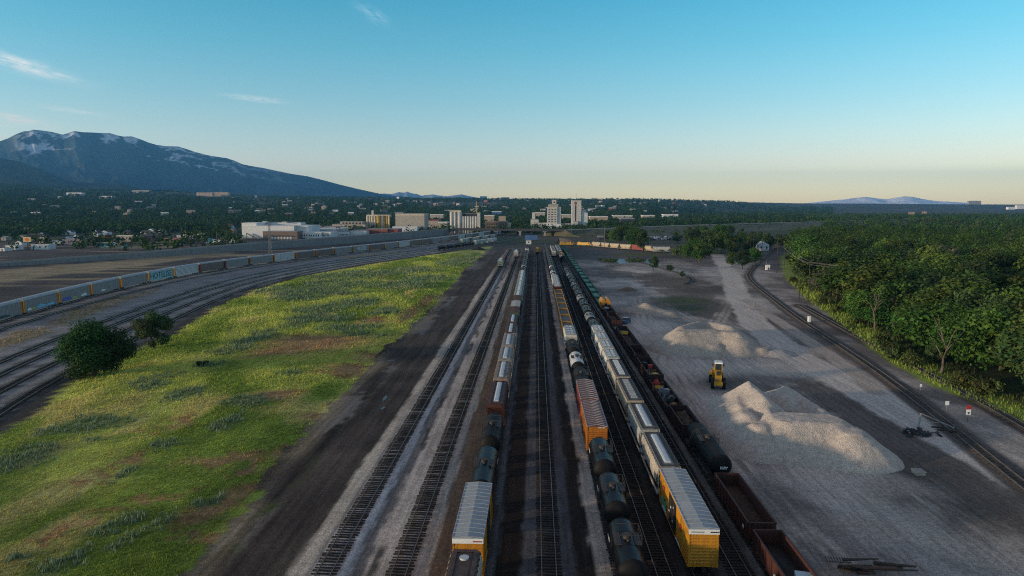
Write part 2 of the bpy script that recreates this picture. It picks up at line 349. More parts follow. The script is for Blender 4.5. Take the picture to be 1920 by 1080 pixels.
def ground_color(x, y):
    N = x.shape[0]
    d = np.hypot(x, y)
    w1 = fbm(x / 7, y / 7, 1, 4) - .5; w2 = fbm(x / 2.2, y / 2.2, 2, 3) - .5; w3 = fbm(x / 30, y / 30, 3, 4) - .5
    st = fbm(x / 1.2, y / 25, 4, 3) - .5          # wheel-track streaks along the yard
    c = np.tile(np.array([.10, .095, .09]), (N, 1)) * (1 + 0.7 * w3 + 0.4 * w1)[:, None]
    # far country: dark green and dry mixture
    far = smooth(560, 760, d + 120 * w3)
    fc = np.where((fbm(x / 160, y / 160, 8, 4) > .52)[:, None], np.array([[.05, .065, .03]]), np.array([[.085, .08, .055]]))
    c = c * (1 - far[:, None]) + fc * far[:, None]
    # ---- dirt road strip between pasture and first track
    t = smooth(-1.5, 1.5, x + 47 + 3 * w1) * smooth(1.0, -1.0, x + 24.3) * smooth(620, 540, y)
    road = np.array([.058, .047, .040])[None, :] * (1 + 1.6 * st + 0.9 * w1)[:, None]
    pale = smooth(.05, .12, w3 + .5 * w1 + .45 * w2 + .4 * st - 0.004 * (x + 34)) * smooth(-31.5, -33.0, x + 3 * w3 + 2 * w2)
    road = road * (1 - pale[:, None]) + np.array([.15, .142, .134])[None, :] * pale[:, None]
    c = c * (1 - t[:, None]) + road * t[:, None]
    # ---- straight yard stripes
    for x0, x1, col in STRIPES:
        wob = 0.7 * w1 + 0.5 * w2 + 0.5 * st
        m = smooth(-.16, .16, x - x0 + wob) * smooth(.16, -.16, x - x1 + wob) * smooth(640, 560, y)
        cc = np.array(col)[None, :] * (1 + 0.5 * w2 + 0.4 * w1 + 0.4 * st)[:, None]
        c = c * (1 - m[:, None]) + cc * m[:, None]
    dt = np.abs(x + 17.2 + 5 * w3 + 1.2 * w1); m = smooth(.42, .22, dt) * smooth(.0, .1, fbm(x * 0 + 3, y / 9, 88, 3) - .42) * smooth(560, 420, y)
    c = lerp(c, (.04, .037, .036), m * .9)
    # far end of the yard is dark brown earth, browner between the leads
    m = smooth(330, 430, y) * smooth(-45, -30, x) * smooth(60, 30, x) * smooth(760, 640, y) * .6
    c = lerp(c, (.06, .052, .046), m)
    # ---- right gravel yard
    yd = smooth(-.8, .8, x - 27 + 1.5 * w1) * smooth(520, 430, y + 30 * w3) * smooth(-6, 0, -(x - 140))
    st2 = fbm((x * .8 + y * .6) / 3.0, (x * -.6 + y * .8) / 22, 14, 4) - .5
    yc = np.array([.31, .285, .262])[None, :] * (1 + .9 * w1 + 1.0 * w3 + .8 * st2)[:, None]
    dk = smooth(.02, .16, fbm(x / 22 + 4, y / 34, 21, 4) - .5 + .25 * st2)
    yc = yc * (1 - .8 * dk[:, None]) + np.array([.11, .096, .087])[None, :] * .8 * dk[:, None]
    c = c * (1 - yd[:, None]) + yc * yd[:, None]
    R1 = RT1
    for q_, L_ in enumerate(RUTS):      # wheel ruts, worn paler between
        wd = line_d(x, y, L_) + .5 * w2; k_ = smooth(.0, .12, fbm(x / 20 + q_ * 7, y / 20, 91 + q_, 2) - .36) * yd
        c = lerp(c, (.44, .395, .345), smooth(3.2, 2.0, wd) * .75 * k_)
        c = lerp(c, (.12, .105, .095), smooth(.5, .2, np.abs(wd - 1.1)) * .6 * k_)
    def pb(lst, col, k=1.0, soft=.4):
        nonlocal c
        m = blobs(x + 3.5 * w1 * 2, y + 9 * w1 + 12 * w3, lst, soft) * k
        c = lerp(c, np.array(col), m)
    # dark soil, then grayer dark patches in the near yard
    pb([(1700, 800, 60, 22), (1760, 880, 90, 40), (1850, 960, 110, 55), (1640, 760, 60, 18), (1560, 715, 60, 8), (1290, 570, 80, 14), (1340, 545, 70, 8), (1225, 520, 60, 4), (1420, 590, 50, 16), (1500, 690, 40, 7), (1230, 480, 60, 5)], (.07, .058, .05), .7)
    pb([(1400, 1000, 60, 60), (1470, 940, 60, 40), (1320, 880, 40, 40), (1500, 1060, 70, 40)], (.12, .118, .118), .6)
    for poly in DARK:
        m = smooth(-1.5, 1.5, sd_poly(x, y, poly) + 7 * w1 + 3.5 * w2 + 5 * st2)
        c = lerp(c, (.105, .09, .08), m * .85 * smooth(26.5, 29, x))
    # pale gravel round the heaps and wheel-worn tracks
    pb([(1300, 690, 110, 18), (1450, 690, 100, 16), (1200, 610, 50, 14), (1360, 760, 60, 30), (1560, 900, 110, 30), (1480, 660, 60, 10), (1250, 640, 40, 20)], (.50, .455, .405), .8, .6)
    pb([(1640, 980, 110, 26), (1760, 1000, 80, 20), (1700, 930, 80, 18), (1850, 1040, 90, 24)], (.36, .315, .275), .75, .7)
    # green scrub in the yard, wetland and its reeds
    pb([(1280, 563, 45, 9), (1300, 580, 30, 5)], (.05, .075, .025), .8, .6)
    pb([(1280, 470, 90, 4), (1200, 478, 60, 3), (1330, 476, 40, 3)], (.085, .10, .04), .9)
    pb([(1270, 466, 60, 1.6)], (.22, .19, .10), .6)
    pb([(1260, 520, 70, 10), (1300, 540, 60, 8)], (.10, .075, .055), .5)
    # haul road, pale shoulders, the curved right-hand tracks
    wd = line_d(x, y, HAUL) + 2.2 * w1 + 1.5 * w2
    c = lerp(c, (.52, .48, .435), smooth(5.6, 4.2, wd) * .9)
    wd = line_d(x, y, PALEL) + 1.2 * w1
    c = lerp(c, (.38, .34, .295), smooth(2.6, 1.6, wd))
    wd = line_d(x, y, RSH) + 1.5 * w1
    c = lerp(c, (.25, .225, .20), smooth(3.4, 2.0, wd) * .8)
    for L_, col in ((RT1, (.11, .095, .085)), (RT2, (.075, .06, .052))):
        wd = line_d(x, y, L_) + .8 * w1
        c = lerp(c, col, smooth(3.2, 2.0, wd))
    m = sd_poly(x, y, list(RT1) + list(RT2)[::-1]) if False else None
    # verge of grass under the wood
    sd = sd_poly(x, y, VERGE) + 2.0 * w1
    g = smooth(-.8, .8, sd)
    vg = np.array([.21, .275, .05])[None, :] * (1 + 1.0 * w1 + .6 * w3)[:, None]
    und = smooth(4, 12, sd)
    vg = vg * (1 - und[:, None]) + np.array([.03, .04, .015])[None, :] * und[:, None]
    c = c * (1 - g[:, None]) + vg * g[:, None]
    # ---- left curve: ballast fan, brown field beyond it, straw strips
    lf = smooth(2, -2, x - np.interp(y, [p[1] for p in LTRK['c6']], [p[0] for p in LTRK['c6']]) - 6) * smooth(860, 760, d)
    bc = np.array([.215, .215, .215])[None, :] * (1 + .6 * w1 + .7 * w2)[:, None]
    c = c * (1 - lf[:, None]) + bc * lf[:, None]
    sdb = sd_poly(x, y, list(LTRK['c0']) + [(-900, 700), (-900, 120), (-250, 100)])
    fld = smooth(-1, 3, sdb - 3.5 + w1) * smooth(1000, 800, d)
    fcol = np.array([.075, .066, .062])[None, :] * (1 + .9 * w1 + 1.0 * w3)[:, None]
    strw = smooth(.05, .16, fbm(x / 60, y / 18, 31, 4) - .5)
    fcol = fcol * (1 - .8 * strw[:, None]) + np.array([.29, .235, .135])[None, :] * .85 * strw[:, None]
    c = c * (1 - fld[:, None]) + fcol * fld[:, None]
    for poly in STRAW:
        m = smooth(-1.0, 1.0, sd_poly(x, y, poly) + 2.2 * w1)
        sc = np.array([.27, .22, .135])[None, :] * (1 + .9 * w2 + .5 * w1)[:, None]
        c = c * (1 - m[:, None]) + sc * m[:, None]
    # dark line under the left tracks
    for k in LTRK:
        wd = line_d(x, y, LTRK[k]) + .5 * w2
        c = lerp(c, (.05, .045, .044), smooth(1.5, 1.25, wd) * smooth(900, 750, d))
    wd = line_d(x, y, LTRK['c6']) ; 
    # ---- pasture
    sd = sd_poly(x, y, GRASS)
    edge = smooth(-4.5, -1.0, sd + 1.4 * w1) * (1 - smooth(-1, 1.2, sd + 2.0 * w1 + 1.0 * w2)) * smooth(-60, -45, x)
    c = lerp(c, (.25, .20, .125), edge * .8 * smooth(-.1, .15, w3 + .1))
    lef = smooth(-7, -4, sd + 1.4 * w1) * (1 - smooth(-1, 1.2, sd)) * smooth(-60, -75, x)
    c = lerp(c, (.032, .026, .022), lef * .9)
    g = smooth(-.35, .35, sd + 3.2 * w1 + 2.6 * w2 + 4 * (fbm(x / 14, y / 20, 77, 2) - .5))
    n4 = fbm((x + .35 * y) / 16, (y - .35 * x) / 42, 41, 5)
    n5 = fbm(x / 9, y / 24, 43, 4)
    gr = np.array([.40, .43, .09])[None, :] * np.ones((N, 1))
    gr = gr + (np.array([.19, .26, .04]) - np.array([.40, .43, .09]))[None, :] * smooth(.40, .62, n4)[:, None]
    gr = gr + (np.array([.52, .44, .16])[None, :] - gr) * (smooth(.56, .72, n5) * .75)[:, None]
    gr = gr * (1 + .5 * w2 + .3 * w1)[:, None]
    b = blobs(x + 5 * w1 + 3 * w2, y + 16 * w1 + 8 * w2, BARE, .8)
    gr = gr * (1 - .85 * b[:, None]) + (np.array([.31, .165, .09])[None, :] * (1 + .9 * w2)[:, None]) * .85 * b[:, None]
    wmask = blobs(x + 6 * w1, y + 14 * w1, WEEDS, .6)
    gr = lerp(gr, (.15, .20, .10), .6 * wmask)
    near = smooth(95, 60, y) * .25
    gr = gr * (1 - near[:, None] * .6)
    c = c * (1 - g[:, None]) + gr * g[:, None]
    # green weeds seam along the dirt road
    seam = np.exp(-((x + 33.2 + 1.2 * w3 * 4) / 0.9) ** 2) * smooth(.0, .2, w1 + .08) * smooth(110, 80, y)
    c = lerp(c, (.05, .075, .02), np.clip(seam, 0, 1) * .8)
    return np.clip(c, .004, .6)

LTRK['c0'] = smoothline([(-150, 120), (-163, 160), (-174.5, 214), (-181, 245), (-187.5, 290), (-190.5, 350), (-186, 400), (-172, 460), (-154, 525), (-130, 598), (-101, 705), (-78, 800), (-55, 900), (-28, 1020)], 10)
LTRK['c2'] = smoothline([(-138, 110), (-152, 150), (-164, 201), (-171, 245), (-178.5, 298), (-181, 350), (-176, 405), (-160, 480), (-137, 555), (-111.5, 632), (-86, 720), (-62, 820), (-35, 940)], 10)
LTRK['c3'] = smoothline([(-112, 100), (-122, 130), (-130.5, 159), (-139, 200), (-147, 249), (-155, 309), (-157, 370), (-147, 440), (-126, 512), (-102, 585), (-78, 670), (-52, 780), (-28, 900)], 10)
LTRK['c4'] = smoothline([(-105, 100), (-113, 122), (-120.5, 146), (-134, 208), (-141, 249), (-147.5, 300), (-149.5, 360), (-139.5, 432), (-120.5, 494), (-97, 562), (-70, 650), (-46, 740), (-20, 860)], 10)
LTRK['c5'] = smoothline([(-98, 100), (-110.6, 134), (-115.8, 158), (-124.2, 198), (-130, 231), (-137, 279), (-141.5, 338), (-133.5, 418), (-116, 480), (-93, 545), (-62, 640), (-36, 740), (-12, 840)], 10)
LTRK['c6'] = smoothline([(-88, 90), (-97, 115), (-103.5, 134.5), (-107, 150), (-112.5, 181), (-120, 218), (-126, 250), (-131.5, 290), (-134.5, 335), (-127.5, 410), (-110.5, 472), (-86, 545)], 10)
RT1 = smoothline([(62.0, 70), (64.3, 82), (66.7, 94), (69.6, 108), (72.7, 124), (76.8, 144.5), (81.1, 173.5), (88, 227), (96.4, 277), (106.5, 335), (116, 375), (137, 431), (177, 525), (219, 628), (260, 730)], 8)
RT2 = smoothline([(78, 80), (81, 99), (83.9, 116), (86.6, 132.5), (88.6, 149.5), (90, 168), (92.5, 192), (97, 228), (101, 262)], 6)
RT3 = smoothline([(84.5, 200), (86.5, 225), (88.8, 256), (90.5, 275), (90, 310), (86, 345), (80, 390), (73, 430), (68, 470)], 8)
STRAW = [Gp([(88, 607), (130, 585), (200, 563), (300, 540), (292, 547), (230, 566), (160, 595), (110, 612)]), Gp([(-30, 648), (30, 622), (85, 614), (100, 622), (60, 634), (0, 655)]),
         Gp([(-60, 525), (100, 505), (260, 490), (390, 476), (400, 479), (280, 496), (130, 514), (0, 530)]), Gp([(-20, 508), (150, 494), (330, 478), (440, 472), (440, 475), (330, 484), (150, 503), (-20, 520)]), Gp([(640, 482), (700, 476), (760, 471), (770, 473), (700, 480), (650, 486)])]

# ground sheet: grid lines get wider with distance, out to the horizon
def axis(lo, hi, c0, c1, d0, grow):
    pts = list(np.arange(c0, c1, d0)); s = d0; p = pts[-1]
    while p < hi: s *= grow; p += s; pts.append(p)
    s = d0; p = c0; left = []
    while p > lo: s *= grow; p -= s; left.append(p)
    return np.array(left[::-1] + pts)
gx = axis(-24000, 24000, -48, 78, .42, 1.03)
gy = [-4000, -2500, -1500, -800, -400, -200, -100, -50, 0, 20, 35]; p = 38.0
while p < 24500: p += max(.5, p * .0085); gy.append(p)
gy = np.array(gy)
XX, YY = np.meshgrid(gx, gy); xs = XX.ravel(); ys = YY.ravel()
zs = zt(xs, ys)
sdg = sd_poly(xs, ys, GRASS)
zs = zs + smooth(1, 8, sdg) * (1.0 * (fbm(xs / 18, ys / 26, 51, 4)))
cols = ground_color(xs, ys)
nx, ny = len(gx), len(gy)
idx = np.arange(nx * ny).reshape(ny, nx)
Q = np.stack([idx[:-1, :-1].ravel(), idx[:-1, 1:].ravel(), idx[1:, 1:].ravel(), idx[1:, :-1].ravel()], 1)
def attr_mat(name, rough=.95, amp=.45, s1=1.3, s2=9.0, bump=.5, spec=.15, trans=0.0, objrand=0.0, grit=False):
    m = bpy.data.materials.new(name); m.use_nodes = True; nt = m.node_tree; N = nt.nodes; L = nt.links
    b = N['Principled BSDF']; b.inputs['Roughness'].default_value = rough; b.inputs['Specular IOR Level'].default_value = spec
    a = N.new('ShaderNodeAttribute'); a.attribute_name = 'Col'
    tc = N.new('ShaderNodeTexCoord')
    n1 = N.new('ShaderNodeTexNoise'); n1.inputs['Scale'].default_value = s1; n1.inputs['Detail'].default_value = 8; n1.inputs['Roughness'].default_value = .7
    n2 = N.new('ShaderNodeTexNoise'); n2.inputs['Scale'].default_value = s2; n2.inputs['Detail'].default_value = 4
    for n in (n1, n2): L.new(tc.outputs['Object'], n.inputs['Vector'])
    ad = N.new('ShaderNodeMath'); ad.operation = 'ADD'; L.new(n1.outputs['Fac'], ad.inputs[0]); L.new(n2.outputs['Fac'], ad.inputs[1])
    mr = N.new('ShaderNodeMapRange'); mr.inputs[1].default_value = .7; mr.inputs[2].default_value = 1.3; mr.inputs[3].default_value = 1 - amp; mr.inputs[4].default_value = 1 + amp
    L.new(ad.outputs[0], mr.inputs[0])
    sc = N.new('ShaderNodeVectorMath'); sc.operation = 'SCALE'; L.new(a.outputs['Color'], sc.inputs[0]); L.new(mr.outputs[0], sc.inputs['Scale'])
    out = sc.outputs[0]
    if grit:   # wheel-worn streaks along the yard and single bright or dark stones
        mp = N.new('ShaderNodeMapping'); mp.inputs['Scale'].default_value = (1.5, .045, 1); L.new(tc.outputs['Object'], mp.inputs[0])
        n3 = N.new('ShaderNodeTexNoise'); n3.inputs['Scale'].default_value = 1.0; n3.inputs['Detail'].default_value = 6; n3.inputs['Roughness'].default_value = .75; L.new(mp.outputs[0], n3.inputs['Vector'])
        m3 = N.new('ShaderNodeMapRange'); m3.inputs[1].default_value = .35; m3.inputs[2].default_value = .65; m3.inputs[3].default_value = .72; m3.inputs[4].default_value = 1.28; L.new(n3.outputs['Fac'], m3.inputs[0])
        n4 = N.new('ShaderNodeTexNoise'); n4.inputs['Scale'].default_value = 3.4; n4.inputs['Detail'].default_value = 3; n4.inputs['Roughness'].default_value = .8; L.new(tc.outputs['Object'], n4.inputs['Vector'])
        m4 = N.new('ShaderNodeMapRange'); m4.inputs[1].default_value = .3; m4.inputs[2].default_value = .7; m4.inputs[3].default_value = .62; m4.inputs[4].default_value = 1.38; L.new(n4.outputs['Fac'], m4.inputs[0])
        mu = N.new('ShaderNodeMath'); mu.operation = 'MULTIPLY'; L.new(m3.outputs[0], mu.inputs[0]); L.new(m4.outputs[0], mu.inputs[1])
        s5 = N.new('ShaderNodeVectorMath'); s5.operation = 'SCALE'; L.new(out, s5.inputs[0]); L.new(mu.outputs[0], s5.inputs['Scale']); out = s5.outputs[0]
    if objrand > 0:
        oi = N.new('ShaderNodeObjectInfo'); h = N.new('ShaderNodeHueSaturation')
        r1 = N.new('ShaderNodeMapRange'); r1.inputs[3].default_value = .5 - .03; r1.inputs[4].default_value = .5 + .025; L.new(oi.outputs['Random'], r1.inputs[0]); L.new(r1.outputs[0], h.inputs['Hue'])
        r2 = N.new('ShaderNodeMath'); r2.operation = 'MULTIPLY'; r2.inputs[1].default_value = 7.31; L.new(oi.outputs['Random'], r2.inputs[0])
        r3 = N.new('ShaderNodeMath'); r3.operation = 'FRACT'; L.new(r2.outputs[0], r3.inputs[0])
        r4 = N.new('ShaderNodeMapRange'); r4.inputs[3].default_value = 1 - objrand; r4.inputs[4].default_value = 1 + objrand; L.new(r3.outputs[0], r4.inputs[0]); L.new(r4.outputs[0], h.inputs['Value'])
        L.new(out, h.inputs['Color']); out = h.outputs['Color']
    L.new(out, b.inputs['Base Color'])
    if bump:
        bp = N.new('ShaderNodeBump'); bp.inputs['Strength'].default_value = bump; bp.inputs['Distance'].default_value = .15
        L.new(ad.outputs[0], bp.inputs['Height']); L.new(bp.outputs[0], b.inputs['Normal'])
    if trans > 0:
        tr = N.new('ShaderNodeBsdfTranslucent'); L.new(out, tr.inputs['Color'])
        mx = N.new('ShaderNodeMixShader'); mx.inputs[0].default_value = trans
        L.new(b.outputs[0], mx.inputs[1]); L.new(tr.outputs[0], mx.inputs[2]); L.new(mx.outputs[0], N['Material Output'].inputs['Surface'])
    return m
MG = attr_mat('ground_earth', amp=.5, grit=True)
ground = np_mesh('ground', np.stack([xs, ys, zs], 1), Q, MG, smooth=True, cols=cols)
tag(ground, kind='structure')
def gz(x, y):
    x = np.atleast_1d(np.asarray(x, float)); y = np.atleast_1d(np.asarray(y, float))
    return zt(x, y) + smooth(1, 8, sd_poly(x, y, GRASS)) * fbm(x / 18, y / 26, 51, 4)

# pond in the wetland and small puddles: thin water sheets
def water_sheet(name, pts, z=.02):
    w = [G(*p) for p in pts]; cx = sum(a for a, _ in w) / len(w); cy = sum(b for _, b in w) / len(w)
    b = MB(); b.rings([[(x, y, z) for x, y in w]], 0, False, True)
    m = M.get('water') or mm('water', (.05, .055, .055), .35, 0, .1, .3, spec=.5)
    o = b.build(name, m); tag(o, kind='structure'); return o
water_sheet('pond', [(1136, 488.5), (1141, 486.6), (1150, 487), (1158, 485.6), (1164, 486.2), (1172, 486.8), (1170, 489.5), (1176, 491), (1181, 493.6), (1172, 493.2), (1163, 495), (1158, 492.5), (1150, 492.2), (1144, 490)])
water_sheet('pond', [(1204, 488.5), (1214, 487.5), (1220, 492), (1208, 493)])
water_sheet('puddle', [(718, 747), (723, 742), (727, 742.5), (724, 748), (717, 753)])
water_sheet('puddle', [(713, 766), (720, 762.5), (724, 763.5), (716, 768)])

# pasture grass: one stuff mesh of blades that carry the colour of the ground they grow in
def scatter(n, ylo, yhi, xlo, xhi, p=2.0):
    u = rng.random(n); y = (ylo ** (1 - p) + u * (yhi ** (1 - p) - ylo ** (1 - p))) ** (1 / (1 - p)); x = xlo + rng.random(n) * (xhi - xlo)
    return x, y
def blades(name, x, y, h, w, col, kn, lean=.5, group=None):
    n = len(x); z0 = gz(x, y)
    V = np.zeros((n, kn, 3, 3), np.float32); C = np.zeros((n, kn, 3, 3), np.float32)
    for k in range(kn):
        a = rng.random(n) * 2 * math.pi; ox = rng.normal(0, .16, n) * (h / .45); oy = rng.normal(0, .16, n) * (h / .45)
        hh = h * (.6 + .8 * rng.random(n)); ww = w * (.6 + .8 * rng.random(n))
        lx = (rng.random(n) - .35) * lean * hh; ly = (rng.random(n) - .35) * lean * hh
        V[:, k, 0] = np.stack([x + ox - np.cos(a) * ww / 2, y + oy - np.sin(a) * ww / 2, z0 - .02], 1)
        V[:, k, 1] = np.stack([x + ox + np.cos(a) * ww / 2, y + oy + np.sin(a) * ww / 2, z0 - .02], 1)
        V[:, k, 2] = np.stack([x + ox + lx, y + oy + ly, z0 + hh], 1)
        cc = col * (.75 + .5 * rng.random(n))[:, None]
        for j in range(3): C[:, k, j] = cc
    V = V.reshape(-1, 3); T = np.arange(len(V)).reshape(-1, 3)
    o = np_mesh(name, V, T, MGR, cols=C.reshape(-1, 3)); tag(o, kind='stuff'); return o
MGR = attr_mat('grass_blade', rough=.8, amp=.15, bump=0, trans=.3)
x, y = scatter(150000, 58, 520, -150, -36, 1.75)
k = sd_poly(x, y, GRASS) + 3 * (rng.random(len(x)) - .5) > .2; x, y = x[k], y[k]
bm_ = blobs(x, y, BARE, .5); k = rng.random(len(x)) > .75 * bm_; x, y = x[k], y[k]
hgt = (.16 + .34 * fbm(x / 8, y / 14, 61, 3) ** 1.5) * np.clip(y / 120, .8, 2.0)
blades('pasture_grass', x, y, hgt, .10 * np.clip(y / 90, .8, 3.5), ground_color(x, y) * 1.2, 3)
x, y = scatter(40000, 75, 360, 80, 240, 1.6)
s_ = sd_poly(x, y, VERGE); k = (s_ > .2) & (s_ < 16); x, y = x[k], y[k]
blades('verge_grass', x, y, .5 * np.clip(y / 120, .9, 2), .14 * np.clip(y / 90, .8, 3), ground_color(x, y) * 1.15, 3)
# blue-green weeds: taller leafy stems in drifts
xw, yw = scatter(80000, 58, 520, -150, -36, 1.85)
wm = blobs(xw + 6 * (fbm(xw / 7, yw / 7, 1, 4) - .5), yw + 14 * (fbm(xw / 7, yw / 7, 1, 4) - .5), WEEDS, .6)
k = (rng.random(len(xw)) < wm * .36) & (sd_poly(xw, yw, GRASS) > 1.5); xw, yw = xw[k], yw[k]
blades('weed_drifts', xw, yw, .75 * np.clip(yw / 140, .85, 1.6), .22 * np.clip(yw / 110, .8, 2.5), np.tile(np.array([[.17, .235, .14]]), (len(xw), 1)), 5, .7)
xs2, ys2 = scatter(14000, 120, 420, -185, -100, 1.2)
k = np.zeros(len(xs2), bool)
for poly in STRAW[:2]: k |= sd_poly(xs2, ys2, poly) > -.5
blades('straw_grass', xs2[k], ys2[k], .45, .25, np.tile(np.array([[.30, .24, .135]]), (k.sum(), 1)), 3)
# ------------------------------------------------------------------ railway tracks
RAIL_Z = 0.25
def offset(pts, o):
    P = np.array(pts, float); T = np.gradient(P, axis=0); T /= np.linalg.norm(T, axis=1)[:, None]
    return np.stack([P[:, 0] + T[:, 1] * o, P[:, 1] - T[:, 0] * o], 1)
def arc(pts):
    P = np.array(pts, float); s = np.concatenate([[0], np.cumsum(np.hypot(*np.diff(P, axis=0).T))]); return P, s
def along(pts, d):
    P, s = arc(pts); x = np.interp(d, s, P[:, 0]); y = np.interp(d, s, P[:, 1])
    e = 1.0; tx = np.interp(d + e, s, P[:, 0]) - np.interp(d - e, s, P[:, 0]); ty = np.interp(d + e, s, P[:, 1]) - np.interp(d - e, s, P[:, 1])
    return x, y, np.arctan2(ty, tx)
_tie = None
def tie_proto():
    global _tie
    if _tie is None:
        b = MB(); b.box(-1.32, 1.32, -.115, .115, 0, .13); b.box(-.9, -.62, -.09, .09, .13, .145); b.box(.62, .9, -.09, .09, .13, .145)
        me = bpy.data.meshes.new('tie'); me.from_pydata(b.v, [], b.f); me.materials.append(M['wood_tie']); _tie = me
    return _tie
def track(label, pts, near=0, group='railway tracks', spacing=.6, tmat='wood_tie'):
    P, s = arc(pts)
    root = empty('railway_track', (P[0][0], P[0][1], 0)); tag(root, label, 'railway track', group)
    ox, oy = P[0]
    step = np.arange(0, s[-1], 3.0 if len(pts) > 3 else 30.0)
    x, y, a = along(pts, step); C = np.stack([x, y], 1)
    for sd in (-.755, .755):
        L_ = offset(C, sd); b = MB(); rr = []
        T = np.gradient(C, axis=0); T /= np.linalg.norm(T, axis=1)[:, None]
        for (px, py), (tx, ty) in zip(L_, T):
            nx_, ny_ = ty, -tx; r = []
            for o_, z in ((-.07, .13), (.07, .13), (.038, .26), (-.038, .26)): r.append((px + nx_ * o_ - ox, py + ny_ * o_ - oy, z))
            rr.append(r)
        b.rings(rr); b.build('rail', M['rail_steel'], root)
    n = int(s[-1] / spacing); dd = np.arange(n) * spacing + .2
    x, y, a = along(pts, dd); jx = rng.normal(0, .05, n); ja = rng.normal(0, .025, n); zz = rng.normal(-.02, .03, n)
    vis = [i for i in range(n) if y[i] > 50][:near]
    vs = set(vis); me = tie_proto()
    if tmat != 'wood_tie': me = me.copy(); me.materials[0] = M[tmat]
    for i in vis:
        o = bpy.data.objects.new('tie', me); COL.objects.link(o); o.location = (x[i] - ox + jx[i], y[i] - oy, zz[i]); o.rotation_euler = (0, 0, a[i] - math.pi / 2 + ja[i]); setparent(o, root)
    rest = [i for i in range(n) if i not in vs]
    if rest:
        r = np.array(rest); bx = np.array([(-1.32, -.115, 0), (1.32, -.115, 0), (1.32, .115, 0), (-1.32, .115, 0), (-1.32, -.115, .13), (1.32, -.115, .13), (1.32, .115, .13), (-1.32, .115, .13)])
        an = a[r] - math.pi / 2 + ja[r]; c, s_ = np.cos(an)[:, None], np.sin(an)[:, None]
        V = np.stack([bx[None, :, 0] * c - bx[None, :, 1] * s_ + (x[r] - ox + jx[r])[:, None], bx[None, :, 0] * s_ + bx[None, :, 1] * c + (y[r] - oy)[:, None], np.broadcast_to(bx[None, :, 2], (len(r), 8)) + zz[r][:, None]], 2).reshape(-1, 3)
        q = np.array([(4, 5, 6, 7), (0, 1, 5, 4), (1, 2, 6, 5), (2, 3, 7, 6), (3, 0, 4, 7)])
        Qt = (q[None] + 8 * np.arange(len(r))[:, None, None]).reshape(-1, 4)
        o = np_mesh('tie_run', V, Qt, M[tmat], root); tag(o, kind='stuff')
    return root
def straight(x, y0=34, y1=600): return [(x, y0), (x, y1)]
TX = dict(L1=-21.55, L2=-13.85, A=-6.5, T0=1.56, B=9.35, T1=13.3, C=17.1, T2=21.3, D=25.0)
track('leftmost straight track, empty in front, on a pale gravel bed beside the dirt road', straight(TX['L1']), 100)
track('second straight track from the left, empty, on pale stony ballast', straight(TX['L2']), 100)
track('track under the train of the silver roofed yellow boxcar and black tank cars', straight(TX['A'], y1=640))
track('empty dark track down the middle of the yard between two parked trains', straight(TX['T0']), 100)
track('track under the train of glossy black tank cars and the orange boxcar', straight(TX['B'], y1=700))
track('empty track between the glossy black tank cars and the gray hopper cars', straight(TX['T1']), 90)
track('track under the train of gray hopper cars and the bright yellow boxcar', straight(TX['C']))
track('empty track between the gray hopper cars and the rusty gondola cars', straight(TX['T2']), 90)
track('track under the rusty gondola cars beside the gravel yard', straight(TX['D'], y1=650))
track('rusty curving track at the right along the haul road below the white signs', RT1, 100, tmat='dusty_tie')
track('dark curving track at the far right, nearest the grass below the wood', RT2, 60, tmat='dusty_tie')
track('short faint curved spur bending through the scrub left of the wood', [(72, 330), (79, 345), (82, 365), (81, 390), (76, 425), (70, 470), (66, 520)], 0)
track('curved track under the long train of auto carrier cars', LTRK['c0'])
track('curved empty track closest to the auto carrier train', LTRK['c2'])
track('curved track on the inner side of the straw coloured grass strip', LTRK['c3'], 40)
track('curved track running behind the big round tree at the left', LTRK['c4'], 40)
track('curved track passing just behind the smaller leaning tree', LTRK['c5'], 40)
track('innermost curved track, broken off short beside the green pasture', LTRK['c6'], 60)
# ------------------------------------------------------------------ rail cars (length along local y, origin at rail level under the centre)
def bogie(parent, y):
    b = MB()
    for s in (-1, 1):
        b.extrude_y([(s * .98 - .07, .42), (s * .98 + .07, .42), (s * .98 + .07, .62), (s * .98 - .07, .62)], -1.15, 1.15)
        b.box(s * .98 - .09, s * .98 + .09, -.32, .32, .3, .72)
    b.box(-1.0, 1.0, -.2, .2, .45, .78)
    o = b.build('bogie', M['under_black'], parent, (0, y, 0))
    for yy in (-.88, .88):
        w = MB(); w.cyl((-.8, yy, .46), (.8, yy, .46), .07, seg=6)
        for s in (-1, 1):
            w.cyl((s * .7, yy, .46), (s * .83, yy, .46), .46, seg=14, smooth=False); w.cyl((s * .66, yy, .46), (s * .7, yy, .46), .5, seg=14, smooth=False)
        w.build('wheelset', M['steel_dark'], o)
    return o
def coupler(parent, y, s):
    b = MB(); b.box(-.14, .14, min(y, y + s * .55), max(y, y + s * .55), .72, 1.0); b.box(-.2, .2, min(y + s * .4, y + s * .62), max(y + s * .4, y + s * .62), .66, 1.06)
    b.build('coupler', M['under_black'], parent)
def ladder(parent, x, y, z0, z1, axis, mat, w=.42):
    b = MB(); n = int((z1 - z0) / .34)
    d = (w / 2, 0) if axis == 'x' else (0, w / 2)
    for s in (-1, 1): b.bar((x + s * d[0], y + s * d[1], z0), (x + s * d[0], y + s * d[1], z1), .05)
    for i in range(n + 1): b.bar((x - d[0], y - d[1], z0 + i * .34), (x + d[0], y + d[1], z0 + i * .34), .035)
    return b.build('ladder', mat, parent)
def running(parent, L):
    for s in (-1, 1):
        bogie(parent, s * (L / 2 - 1.9)); coupler(parent, s * L / 2 - s * .02, s)

